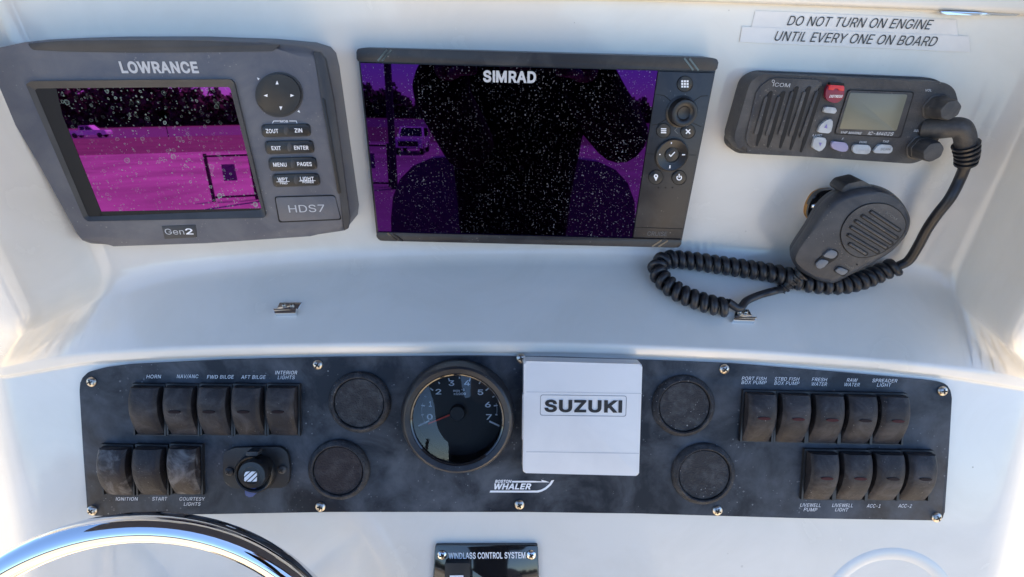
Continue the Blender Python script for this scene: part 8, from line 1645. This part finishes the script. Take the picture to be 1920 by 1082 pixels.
def lens(o, mat):
    h = 0.0007 + 0.0112
    prism('indicator_lens', [(SWW * 0.21 * math.cos(a), SWL * 0.055 + SWL * 0.030 * math.sin(a)) for a in (2 * math.pi * k / 24 for k in range(24))], h - 0.002, 0.0128, mat, o, 0)
sw_list = [(284.5, 768, 'HORN', None), (347, 768, 'NAV/ANC', DLENS), (409.5, 768, 'FWD BILGE', DLENS), (472, 768, 'AFT BILGE', DLENS), (534.5, 768, 'INTERIOR LIGHTS', DLENS),
           (226, 880, 'IGNITION', None), (290, 880, 'START', None), (354, 879, 'COURTESY LIGHTS', None),
           (1418, 780, 'PORT FISH BOX PUMP', LENS), (1480, 781.5, 'STBD FISH BOX PUMP', LENS), (1541.5, 783, 'FRESH WATER', LENS), (1602, 784, 'RAW WATER', DLENS), (1661, 785, 'SPREADER LIGHT', LENS),
           (1532, 889, 'LIVEWELL PUMP', LENS), (1593, 889.5, 'LIVEWELL LIGHT', LENS), (1652.5, 890, 'ACC-1', DLENS), (1711, 890.5, 'ACC-2', DLENS)]
chalk = {'IGNITION': 'chalky white-streaked', 'COURTESY LIGHTS': 'whitish scuffed'}
proto = make_switch()
def copy_thing(o):
    c = o.copy(); COL.objects.link(c)
    for ch in o.children:
        d = ch.copy(); COL.objects.link(d); d.parent = c
    return c
for i, (x, y, nm, ln) in enumerate(sw_list):
    o = proto if i == 0 else copy_thing(proto)
    o.matrix_world = cframe(x, y, -0.5, HP).mat
    where = 'above' if y > 850 else 'below'
    o['label'] = '%s black rocker switch %s the %s lettering' % (chalk.get(nm, 'faded'), where, nm)
for i, (x, y, nm, ln) in enumerate(sw_list):
    o = [q for q in COL.objects if q.get('category') == 'switch' and q['label'].endswith('the %s lettering' % nm)][0]
    if ln is not None:
        lens(o, ln)
    if nm in chalk:
        for ch in o.children:
            if ch.name.startswith('rocker'):
                ch.data = ch.data.copy(); ch.data.materials.clear(); ch.data.materials.append(ROCKW)

# ------------------------------------------------------------------ blank gauge caps
for (x, y, r, lab, mt) in ((675.5, 753.5, 58, 'round black gauge cap above left, beside the interior lights switch', CAPM), (636.5, 879.5, 57.5, 'round brownish black gauge cap beside the power socket', CAPB),
                           (1280.5, 760, 58.5, 'round dusty black gauge cap between white box and fish box switches', CAPM), (1317.5, 887, 59, 'round dusty black gauge cap left of the livewell pump switch', CAPM)):
    fr = cframe(x, y, -0.5, HP)
    o = thing('gauge_cap', lab, 'gauge cap', fr, 'gauge caps on the panel')
    rr_ = fr.rad(x, y, r)
    lathe('rim', (0, 0), [(rr_, -0.0005), (rr_, 0.0016), (rr_ * 0.97, 0.0028), (rr_ * 0.9, 0.0042), (rr_ * 0.85, 0.0046), (rr_ * 0.82, 0.0040), (rr_ * 0.81, 0.0018)], CAPM, o, 72, smooth=40)
    lathe('gap', (0, 0), [(rr_ * 0.825, 0.0016), (0, 0.0016)], PITCH, o, 48)
    lathe('disc', (0, 0), [(rr_ * 0.795, 0.0008), (rr_ * 0.795, 0.0026), (rr_ * 0.775, 0.0031), (0, 0.0031)], mt, o, 72)

# ------------------------------------------------------------------ tachometer
x, y = 859, 777
fr = cframe(x, y, -0.5, HP)
t = thing('tachometer', 'round black tachometer with white numerals and red needle, left of white box', 'gauge', fr)
ro = fr.rad(x, y, 105)
HR = 0.017
gc = fr.at(857.5, 787, HR); rgl = fr.rad(857.5, 787, 86, HR)
gx, gy = gc.x, gc.y
bm = bmesh.new()
levels = [(0, 0, ro, -0.0005), (0, 0, ro, 0.004), (gx * 0.5, gy * 0.5, ro * 0.985, 0.011), (gx, gy, ro * 0.93, HR + 0.001), (gx, gy, ro * 0.89, HR + 0.0022), (gx, gy, rgl * 1.03, HR + 0.0010), (gx, gy, rgl * 1.0, HR - 0.001), (gx, gy, rgl * 0.985, 0.0018)]
rings = []
for cx_, cy_, r, h in levels:
    rings.append([bm.verts.new((cx_ + r * math.cos(2 * math.pi * k / 96), cy_ + r * math.sin(2 * math.pi * k / 96), h)) for k in range(96)])
for a, b in zip(rings, rings[1:]):
    for k in range(96):
        bm.faces.new((a[k], a[(k + 1) % 96], b[(k + 1) % 96], b[k]))
fin('bezel', bm, SIMB, t, 40)
lathe('trim_ring', (gx, gy), [(rgl * 1.03, HR), (rgl * 1.015, HR + 0.0013), (rgl * 0.985, HR + 0.0006), (rgl * 0.97, HR - 0.001)], GLOSS, t, 96)
lathe('dial', (gx, gy), [(rgl * 0.99, 0.0015), (0, 0.0015)], DIAL, t, 72)
pane = lathe('pane', (gx, gy), [(rgl * 0.985, HR - 0.0008), (rgl * 0.7, HR - 0.0002), (rgl * 0.35, HR + 0.0002), (0, HR + 0.0003)], PANE, t, 72, smooth=60)
def Z6(*p):
    return [(x / 4.508 + 740, y / 4.508 + 660) for x, y in p]
HD = 0.0019
for s_, cx_, cy_ in (('0', 297, 548), ('1', 302, 440), ('2', 370, 336), ('3', 480, 263), ('4', 612, 263), ('5', 725, 340), ('6', 788, 445), ('7', 797, 549)):
    q = Z6((cx_, cy_))[0]
    wd = 5.4 if s_ != '1' else 2.6
    text(s_, fr, q[0] - wd, q[0] + wd, q[1] + 4.8, 9.6, HD, WHITE, t, bold=0.02)
text('min', fr, *[p[0] for p in Z6((495, 0), (550, 0))], Z6((0, 336))[0][1], 4.2, HD, WHITE, t, bold=0.03)
text('-1', fr, *[p[0] for p in Z6((562, 0), (592, 0))], Z6((0, 326))[0][1], 3.6, HD, WHITE, t, bold=0.03)
text('x1000', fr, *[p[0] for p in Z6((497, 0), (602, 0))], Z6((0, 363))[0][1], 4.2, HD, WHITE, t, bold=0.03)
hub = Z6((535, 505))[0]
hc = fr.at(*hub, HD)
for k in range(15):
    a = R(205 - 230 * k / 14)
    e0, e1 = (0.90, 1.0) if k % 2 == 0 else (0.94, 1.0)
    ax, ay = 547 + math.cos(a) * 326 * e1, 490 - math.sin(a) * 280 * e1
    bx, by = 547 + math.cos(a) * 326 * e0, 490 - math.sin(a) * 280 * e0
    if k == 0: ax, ay, bx, by = 200, 626, 292, 582
    if k == 14: ax, ay, bx, by = 886, 626, 800, 586
    bar('tick', fr, *Z6((ax, ay))[0], *Z6((bx, by))[0], 3.0 if k in (0, 14) else 2.3, HD - 0.0003, HD, WHITE, t, round_=False)
for a0_, a1_ in ((-8, 12), (168, 205)):
    pts_ = [Z6((547 + math.cos(R(q)) * 318, 490 - math.sin(R(q)) * 273))[0] for q in range(a0_, a1_ + 1, 4)]
    for p_, q_ in zip(pts_, pts_[1:]):
        bar('scale_line', fr, *p_, *q_, 1.2, HD - 0.0003, HD, LGREY, t, round_=False)
rh = fr.rad(*hub, 14.5, HD)
bar('needle', fr, *hub, *Z6((285, 607))[0], 2.4, HD + 0.002, HD + 0.0028, NEED, t, round_=False)
lathe('hub', (hc.x, hc.y), [(rh, HD), (rh, HD + 0.004), (rh * 0.9, HD + 0.005), (0, HD + 0.005)], BLACK, t, 40)

# ------------------------------------------------------------------ white box cover
fr = cframe(1090, 785, -0.7, HP)
t = thing('box_cover', 'white plastic square cover with black lettered badge in middle of the panel', 'cover', fr)
HX = 0.014
def ZB(*p):
    return [(x / 2.909 + 560, y / 2.909 + 650) for x, y in p]
slab('cover', fr, fillet([(982.5, 677), (1204.5, 683), (1198, 892.5), (980.5, 887)], 5), 0.0, HX, BOXW, t, 0.0022, draft=0.012, seg=3)
GRV = M('groove_shade', (0.56, 0.57, 0.60), 0.5)  # shade of the cover's grooves, drawn as thin grey raised lines
bar('seam', fr, *ZB((1242, 247))[0], *ZB((1872, 256))[0], 1.3, HX - 0.001, HX + 0.00012, GRV, t, round_=False)
bar('seam', fr, *ZB((1240, 574))[0], *ZB((1856, 583))[0], 1.3, HX - 0.001, HX + 0.00012, GRV, t, round_=False)
slab('side_tab', fr, fillet(ZB((1220, 262), (1238, 262), (1236, 512), (1218, 510)), 2), 0.004, HX - 0.003, BOXW, t, 0.0008)
bo_ = fillet(ZB((1318, 262), (1790, 268), (1786, 382), (1316, 376)), 5)
bi_2 = fillet(ZB((1321, 265), (1787, 271), (1783, 379), (1319, 373)), 4.5)
bd_ = ringslab('badge_outline', fr, bo_, bi_2, HX - 0.0005, HX + 0.00015, M('badge_line', (0.25, 0.26, 0.29), 0.5), t)
text('SUZUKI', fr, *[p[0] for p in ZB((1340, 0), (1764, 0))], ZB((0, 353))[0][1], 20.5, HX + 0.0004, INK, bd_, bold=0.045, y1=ZB((0, 357))[0][1])

# ------------------------------------------------------------------ power socket
def Z7(*p):
    return [(x / 8.325 + 400, y / 8.325 + 820) for x, y in p]
fr = cframe(479, 880, -0.5, HP)
t = thing('power_socket', 'black flip cap power socket with striped white emblem on the panel', 'socket', fr)
slab('plate', fr, fillet(Z7((150, 300), (190, 220), (320, 165), (1050, 150), (1160, 240), (1195, 480), (1180, 700), (1100, 790), (320, 800), (190, 740), (150, 600)), 9), -0.0005, 0.003, BLACK, t, 0.0008)
c = fr.at(*Z7((665, 545))[0], 0.003); r = fr.rad(*Z7((665, 545))[0], 36.5, 0.003)
lathe('collar', (c.x, c.y), [(r * 1.02, 0.002), (r, 0.006), (r * 0.92, 0.0075), (r * 0.86, 0.007), (r * 0.84, 0.003), (0, 0.003)], BLACK, t, 56)
lathe('throat', (c.x, c.y), [(r * 0.845, 0.0034), (0, 0.0034)], PITCH, t, 40)
H7 = 0.019
c = fr.at(*Z7((598, 592))[0], H7); r = fr.rad(*Z7((598, 592))[0], 26.5, H7)
lathe('cap', (c.x, c.y), [(r * 0.86, 0.0035), (r * 0.9, 0.012), (r, 0.0135), (r * 1.0, H7 - 0.0015), (r * 0.95, H7), (r * 0.62, H7 + 0.0003), (r * 0.58, H7 - 0.0002), (0, H7 - 0.0002)], KEYS, t, 56)
for pts in (((480, 590), (500, 545), (540, 535), (570, 535), (480, 615)), ((482, 632), (595, 535), (660, 540), (500, 690), (482, 680)), ((520, 692), (672, 555), (676, 600), (585, 690)), ((606, 692), (674, 625), (672, 690))):
    slab('emblem', fr, Z7(*pts), H7 - 0.0004, H7 + 0.0006, WHITE, t, 0)
slab('hinge_tab', fr, fillet(Z7((512, 228), (695, 228), (692, 290), (508, 292)), 1.5), 0.003, 0.010, DGREY, t, 0.0008)
slab('pull_tab', fr, fillet(Z7((496, 790), (672, 790), (665, 880), (600, 945), (520, 930), (490, 880)), 5), 0.0, 0.0045, NAVY, t, 0.0008)
for x_, y_ in ((252, 530), (1075, 500)):
    screw(fr, *Z7((x_, y_))[0], 8.5, 0.0032, t, DGREY, 0.6)

# ------------------------------------------------------------------ windlass plate
def Z9(*p):
    return [(x / 8.348 + 800, y / 8.348 + 1010) for x, y in p]
fr = cframe(912, 1070, -0.3)
t = thing('windlass_plate', 'glossy black WINDLASS CONTROL SYSTEM plate on the lower dash', 'plate', fr)
slab('plate', fr, fillet([(816, 1022.5), (1008.5, 1022), (1012, 1150), (808, 1150)], 4), -0.001, 0.003, GLOSS, t, 0.0007)
text('WINDLASS CONTROL SYSTEM', fr, *[p[0] for p in Z9((345, 0), (1545, 0))], Z9((0, 316))[0][1], 11.2, 0.0034, WHITE, t, bold=0.012, y1=Z9((0, 306))[0][1])
screw(fr, *Z9((242, 252))[0], 9, 0.003, t, STEEL, 0.2)
screw(fr, *Z9((1636, 252))[0], 9, 0.003, t, STEEL, 0.6)
sb_ = slab('switch_base', fr, fillet(Z9((285, 385), (675, 385), (680, 1100), (280, 1100)), 2), 0.001, 0.008, BLACK, t, 0.001)
slab('switch_mark', fr, Z9((360, 578), (575, 575), (575, 640), (360, 640)), 0.006, 0.0084, WHITE, sb_, 0)

# ------------------------------------------------------------------ steering wheel
WPX, WPY, WD = 244, 1430, 0.335
wc = CAM + ray(WPX, WPY) * WD
fw = Frame(wc, R(8), R(38))
t = thing('steering_wheel', 'polished stainless steering wheel rim at the lower left', 'steering wheel', fw)
RW, TW = 0.1525, 0.0098
fin('rim', sweep([V3((RW * math.cos(a), RW * math.sin(a), 0)) for a in (2 * math.pi * k / 120 for k in range(120))], TW, 24, closed=True), STEEL, t, 80)
for k in range(3):
    a = R(-90 + 120 * k) 
    d = V3((math.cos(a), math.sin(a), 0))
    fin('spoke', sweep([d * 0.02 + V3((0, 0, -0.03)), d * 0.06 + V3((0, 0, -0.026)), d * 0.11 + V3((0, 0, -0.01)), d * RW], 0.006, 12), STEEL, t, 60)
lathe('hub', (0, 0), [(0, -0.015), (0.03, -0.017), (0.036, -0.025), (0.034, -0.045), (0.02, -0.05), (0.02, -0.10)], BLACK, t, 40)

# ------------------------------------------------------------------ deck, grab rail and what stands behind the helm
def sheet(name, x0, x1, y0, y1, z, mat):
    bm = bmesh.new()
    bm.faces.new([bm.verts.new(p) for p in ((x0, y0, z), (x1, y0, z), (x1, y1, z), (x0, y1, z))])
    o = fin(name, bm, mat, None, 0)
    tag(o, kind='structure')
    return o
deck = sheet('deck', -1.25, 1.25, -2.6, 1.5, -0.05, DECK)

# ------------------------------------------------------------------ the yard behind the helm, seen in the screens
GZ = -1.7
GROUND = M('dry_ground', (0.20, 0.16, 0.11), 0.9, col2=(0.13, 0.10, 0.07), nscale=0.4)
CONC = M('pale_concrete', (0.46, 0.42, 0.35), 0.85, col2=(0.27, 0.245, 0.20), nscale=0.22, nlo=0.38, nhi=0.66, detail=11)
ROADM = M('grey_asphalt', (0.16, 0.16, 0.16), 0.85, col2=(0.12, 0.12, 0.12), nscale=0.6)
LEAF = M('dark_foliage', (0.04, 0.055, 0.03), 0.8, col2=(0.09, 0.11, 0.05), nscale=0.7)
sheet('ground', -1200, 1200, -1500, 300, GZ, GROUND)
sheet('concrete_apron', -80, 80, -52, 20, GZ + 0.006, CONC)
sheet('road', -400, 400, -185, -96, GZ + 0.006, ROADM)

# canvas top that shades the helm
CANV = M('navy_canvas', (0.018, 0.024, 0.05), 0.85)
t = thing('canvas_top', 'navy canvas roof on steel pipes shading the helm', 'roof', loc=(0, 0.5, 2.05))
prism('canopy', fillet([(-1.0, -0.85), (1.0, -0.85), (1.0, 1.1), (-1.0, 1.1)], 0.2), 0, 0.06, CANV, t, 0.02)
for sx_ in (-1, 1):
    for y0, y1 in ((-0.05, -0.25), (0.75, 0.9)):
        fin('pipe', sweep(catmull([V3((sx_ * 0.72, y0, -2.1)), V3((sx_ * 0.70, y0, -0.9)), V3((sx_ * 0.66, y1, -0.02))], 8), 0.024, 16), STEEL, t, 60)

# seat behind the helmsman
SEAT = M('slate_vinyl', (0.10, 0.11, 0.15), 0.5, col2=(0.075, 0.08, 0.11), nscale=6)
t = thing('helm_seat', 'slate blue helm seat with rounded backrest behind the helmsman', 'seat', loc=(0, -1.32, -0.05))
def vslab(name, pts, y0, y1, mat, parent, bev):
    o = prism(name, pts, 0, y1 - y0, mat, parent, bev, seg=3)
    o.matrix_parent_inverse = Matrix.Identity(4)
    o.matrix_basis = Matrix.Translation((0, y1, 0)) @ Matrix.Rotation(math.pi / 2, 4, 'X')
    return o
vslab('backrest', fillet([(-0.52, 0.62), (0.52, 0.62), (0.50, 1.22), (-0.50, 1.22)], 0.26), -0.14, 0.0, SEAT, t, 0.03)
vslab('seat_cushion', fillet([(-0.40, 0.50), (0.40, 0.50), (0.40, 0.64), (-0.40, 0.64)], 0.05), -0.40, 0.05, SEAT, t, 0.03)
for sx_ in (-1, 1):
    for y_ in (-0.34, -0.02):
        fin('leg', sweep([V3((sx_ * 0.36, y_, 0)), V3((sx_ * 0.36, y_, 0.52))], 0.022, 14), STEEL, t, 60)

# the helmsman holding the phone camera
CLOTH = M('black_cloth', (0.004, 0.004, 0.005), 0.95, spec=0.1)
SKIN = M('skin', (0.075, 0.042, 0.030), 0.55)
CAPC = M('black_hair', (0.010, 0.008, 0.007), 0.7)
person = thing('person', 'person in black shirt and khaki trousers holding a phone up with both hands', 'person', loc=(0, -0.72, -0.05))
def skin_mesh(name, verts, edges, radii, mat, parent, lv=2):
    me = bpy.data.meshes.new(name)
    me.from_pydata(verts, edges, [])
    o = link(name, me, mat, parent)
    md = o.modifiers.new('skin', 'SKIN')
    for i, r_ in enumerate(radii):
        me.skin_vertices[0].data[i].radius = r_ if isinstance(r_, tuple) else (r_, r_)
    me.skin_vertices[0].data[0].use_root = True
    sd = o.modifiers.new('sub', 'SUBSURF'); sd.levels = sd.render_levels = lv
    for p_ in me.polygons:
        p_.use_smooth = True
    md.use_smooth_shade = True
    return o
bv = [(0, 0, 0.95), (0, 0.0, 1.12), (0, 0.02, 1.30), (0, 0.03, 1.42), (0, 0.05, 1.53), (0, 0.08, 1.60), (0, 0.09, 1.70), (0, 0.09, 1.78)]
br = [(0.16, 0.12), (0.145, 0.105), (0.155, 0.11), (0.12, 0.09), (0.06, 0.06), (0.075, 0.085), (0.082, 0.098), (0.05, 0.06)]
be = [(i, i + 1) for i in range(7)]
for sx_, el_ in ((-1, (0.105, 0.22, 1.30)), (1, (0.255, 0.25, 1.33))):
    k = len(bv)
    bv += [(sx_ * 0.19, 0.03, 1.45), (sx_ * el_[0], el_[1], el_[2]), (sx_ * 0.13, 0.56, 1.42), (sx_ * 0.095, 0.64, 1.465)]
    br += [0.055, 0.035, 0.026, (0.030, 0.02)]
    be += [(3, k), (k, k + 1), (k + 1, k + 2), (k + 2, k + 3)]
    k = len(bv)
    bv += [(sx_ * 0.10, 0.0, 0.86), (sx_ * 0.13, 0.03, 0.48), (sx_ * 0.14, -0.02, 0.09), (sx_ * 0.15, 0.14, 0.04)]
    br += [0.10, 0.065, 0.045, 0.04]
    be += [(0, k), (k, k + 1), (k + 1, k + 2), (k + 2, k + 3)]
skin_mesh('body', bv, be, br, SKIN, person)
sv = [(0, 0, 0.92), (0, 0.0, 1.12), (0, 0.02, 1.30), (0, 0.03, 1.44)]
sr = [(0.178, 0.13), (0.172, 0.118), (0.190, 0.122), (0.15, 0.11)]
se = [(0, 1), (1, 2), (2, 3)]
for sx_, el_ in ((-1, (0.105, 0.22, 1.30)), (1, (0.255, 0.25, 1.33))):
    k = len(sv)
    sv += [(sx_ * 0.20, 0.03, 1.45), (sx_ * el_[0], el_[1], el_[2]), (sx_ * 0.13, 0.57, 1.425), (sx_ * 0.105, 0.63, 1.455)]
    sr += [0.095, 0.066, 0.052, 0.045]
    se += [(3, k), (k, k + 1), (k + 1, k + 2), (k + 2, k + 3)]
skin_mesh('shirt', sv, se, sr, CLOTH, person)
tv = [(0, 0, 0.95)]; tr_ = [(0.172, 0.13)]; te = []
TROUS = M('khaki_cloth', (0.42, 0.34, 0.24), 0.9)
for sx_ in (-1, 1):
    k = len(tv)
    tv += [(sx_ * 0.10, 0.0, 0.84), (sx_ * 0.13, 0.03, 0.48), (sx_ * 0.14, -0.02, 0.10)]
    tr_ += [0.115, 0.085, 0.065]
    te += [(0, k), (k, k + 1), (k + 1, k + 2)]
skin_mesh('trousers', tv, te, tr_, TROUS, person)
skin_mesh('hair', [(0, 0.03, 1.66), (0, 0.05, 1.73), (0, 0.08, 1.79)], [(0, 1), (1, 2)], [(0.075, 0.07), (0.088, 0.10), (0.07, 0.09)], CAPC, person)
for sx_ in (-1, 1):                               # fingers closed on the phone
    for q in range(4):
        z_ = 1.50 - 0.018 * q
        skin_mesh('finger', [(sx_ * 0.098, 0.645, z_ - 0.004), (sx_ * 0.085, 0.682, z_), (sx_ * 0.070, 0.697, z_), (sx_ * 0.055, 0.694, z_)], [(0, 1), (1, 2), (2, 3)], [0.009, 0.0085, 0.008, 0.007], SKIN, person, 1)
    skin_mesh('thumb', [(sx_ * 0.095, 0.63, 1.47), (sx_ * 0.075, 0.648, 1.49), (sx_ * 0.055, 0.655, 1.50)], [(0, 1), (1, 2)], [0.011, 0.010, 0.008], SKIN, person, 1)
t = tag(prism('phone', fillet([(-0.075, -0.037), (0.075, -0.037), (0.075, 0.037), (-0.075, 0.037)], 0.01), -0.008, 0.0, GLOSS, None, 0.001), 'black phone held sideways in both hands', 'phone')
t.matrix_world = Matrix.Translation((0, -0.040, 1.45)) @ Matrix.Rotation(math.pi / 2 - AL, 4, 'X')

# tree line beyond the road: one far mass
bm = bmesh.new()
rnd = random.Random(3)
for k in range(16000):
    x_ = rnd.uniform(-170, 90)
    top_ = 8.5 + (9 if x_ < -62 else 0) + 2.5 * math.sin(x_ * 0.21) + 1.8 * math.sin(x_ * 0.53 + 1) + 1.2 * math.sin(x_ * 1.3)
    z_ = GZ + top_ * (rnd.random() ** 0.7)
    y_ = -203 - rnd.uniform(0, 10)
    n_ = V3((rnd.uniform(-1, 1), rnd.uniform(-0.4, 1), rnd.uniform(-0.2, 1))).normalized()
    u_ = n_.orthogonal().normalized() * rnd.uniform(0.5, 1.3); v_ = n_.cross(u_.normalized()) * rnd.uniform(0.5, 1.2)
    c_ = V3((x_, y_, z_))
    bm.faces.new([bm.verts.new(c_ + u_), bm.verts.new(c_ + v_), bm.verts.new(c_ - u_), bm.verts.new(c_ - v_)])
hx = [(-180 + 3 * k) for k in range(95)]
for a_, b_ in zip(hx, hx[1:]):
    za, zb = (GZ + 0.72 * (8.5 + (9 if q < -62 else 0) + 2.5 * math.sin(q * 0.21) + 1.8 * math.sin(q * 0.53 + 1) + 1.2 * math.sin(q * 1.3)) for q in (a_, b_))
    bm.faces.new([bm.verts.new(p) for p in ((a_, -209, GZ), (b_, -209, GZ), (b_, -209, zb), (a_, -209, za))])
tl = fin('tree_line', bm, LEAF, None, 0)
tag(tl, kind='stuff')

# pickup truck on the road and a parked suv
PAINT = M('white_car_paint', (0.85, 0.85, 0.85), 0.25, coat=0.6)
TYRE = M('tyre_rubber', (0.02, 0.02, 0.02), 0.8)
AUTOG = M('car_glass', (0.01, 0.012, 0.015), 0.05, spec=0.8)
def car(name, label, cat, loc, rz, prof, glassq, wheels, W_):
    t = thing(name, label, cat, loc=loc)
    t.rotation_euler = (0, 0, rz)
    bm = bmesh.new()
    L1 = [bm.verts.new((x, -W_ / 2 * (1 - max(0, z - 1.05) * 0.16), z)) for x, z in prof]
    L2 = [bm.verts.new((x, W_ / 2 * (1 - max(0, z - 1.05) * 0.16), z)) for x, z in prof]
    n = len(prof)
    for i in range(n):
        j = (i + 1) % n
        bm.faces.new((L1[i], L1[j], L2[j], L2[i]))
    bm.faces.new(L1[::-1]); bm.faces.new(L2)
    fin('body', bm, PAINT, t, 25)
    for q in glassq:
        for sd_ in (-1, 1):
            bm = bmesh.new()
            bm.faces.new([bm.verts.new((x, sd_ * (W_ / 2 * (1 - max(0, z - 1.05) * 0.16) + 0.012), z)) for x, z in q])
            fin('window', bm, AUTOG, t, 0)
    for x in wheels:
        for sd_ in (-1, 1):
            o = lathe('wheel', (0, 0), [(0, 0.12), (0.2, 0.12), (0.24, 0.14), (0.38, 0.13), (0.4, 0.0), (0.38, -0.13), (0, -0.13)], TYRE, t, 28)
            o.matrix_basis = Matrix.Translation((x, sd_ * (W_ / 2 - 0.12), 0.4)) @ Matrix.Rotation(math.pi / 2, 4, 'X')
    return t
car('pickup_truck', 'white pickup truck driving along the grey road', 'truck', (-48, -101, GZ + 0.02), R(3),
    [(-2.9, 0.5), (-2.9, 1.15), (-1.1, 1.15), (-0.95, 1.9), (0.5, 1.95), (1.15, 1.25), (2.75, 1.15), (2.9, 0.9), (2.9, 0.5), (2.45, 0.42), (-2.4, 0.42)],
    [[(-0.85, 1.22), (-0.85, 1.78), (-0.15, 1.82), (-0.15, 1.22)], [(-0.05, 1.22), (-0.05, 1.82), (0.42, 1.82), (0.95, 1.25)]], (-1.85, 1.85), 1.95)
car('parked_suv', 'white boxy suv parked on the pale concrete', 'suv', (-7.6, -38.5, GZ + 0.02), R(88),
    [(-2.2, 0.5), (-2.2, 1.15), (-2.0, 1.85), (0.3, 1.88), (0.8, 1.2), (2.1, 1.12), (2.2, 0.9), (2.2, 0.5), (1.8, 0.42), (-1.8, 0.42)],
    [[(-1.9, 1.2), (-1.75, 1.75), (-0.8, 1.78), (-0.8, 1.2)], [(-0.7, 1.2), (-0.7, 1.78), (0.2, 1.78), (0.6, 1.22)]], (-1.4, 1.4), 1.95)
suv = [o for o in COL.objects if o.name.startswith('parked_suv')][0]
bm = bmesh.new()
bm.faces.new([bm.verts.new(p) for p in ((0.33, -0.72, 1.80), (0.33, 0.72, 1.80), (0.78, 0.8, 1.24), (0.78, -0.8, 1.24))])
for v in bm.verts: v.co.x += 0.03
fin('windscreen', bm, AUTOG, suv, 0)
bm = bmesh.new(); box_bm(bm, 2.2, 2.23, -0.7, 0.7, 0.6, 0.95); fin('grille', bm, TYRE, suv, 0)
# yard gate, pole and road sign
DARKM = M('dark_metal', (0.03, 0.03, 0.035), 0.5, metal=0.3)
t = thing('yard_gate', 'dark metal framed gate with white notice standing on the concrete', 'gate', loc=(-5.9, -20.5, GZ + 0.006))
for x_ in (-0.75, 0.75):
    bm = bmesh.new(); box_bm(bm, x_ - 0.05, x_ + 0.05, -0.05, 0.05, 0, 1.75); fin('post', bm, DARKM, t, 0)
for z_ in (0.12, 1.62):
    bm = bmesh.new(); box_bm(bm, -0.7, 0.7, -0.03, 0.03, z_, z_ + 0.07); fin('rail', bm, DARKM, t, 0)
bm = bmesh.new(); box_bm(bm, -0.25, 0.2, 0.05, 0.07, 0.75, 1.35); fin('notice', bm, M('violet_notice', (0.14, 0.10, 0.2), 0.6), t, 0)
t = tag(fin('pole', sweep([V3((0, 0, 0)), V3((0, 0, 5.2))], 0.14, 16), DARKM, None, 60), 'tall dark pole standing beside the metal gate', 'pole')
t.location = (-4.85, -20.0, GZ)
t = thing('road_sign', 'diamond road sign on thin post beside the road', 'road sign', loc=(-34.0, -94.0, GZ))
fin('post', sweep([V3((0, 0, 0)), V3((0, 0, 3.2))], 0.06, 10), DARKM, t, 60)
bm = bmesh.new()
fa = bm.faces.new([bm.verts.new(p) for p in ((0, 0.09, 2.5), (0.85, 0.09, 3.4), (0, 0.09, 4.3), (-0.85, 0.09, 3.4))])
bmesh.ops.solidify(bm, geom=[fa], thickness=0.03)
fin('plate', bm, M('sign_yellow', (0.6, 0.35, 0.05), 0.5), t, 0)
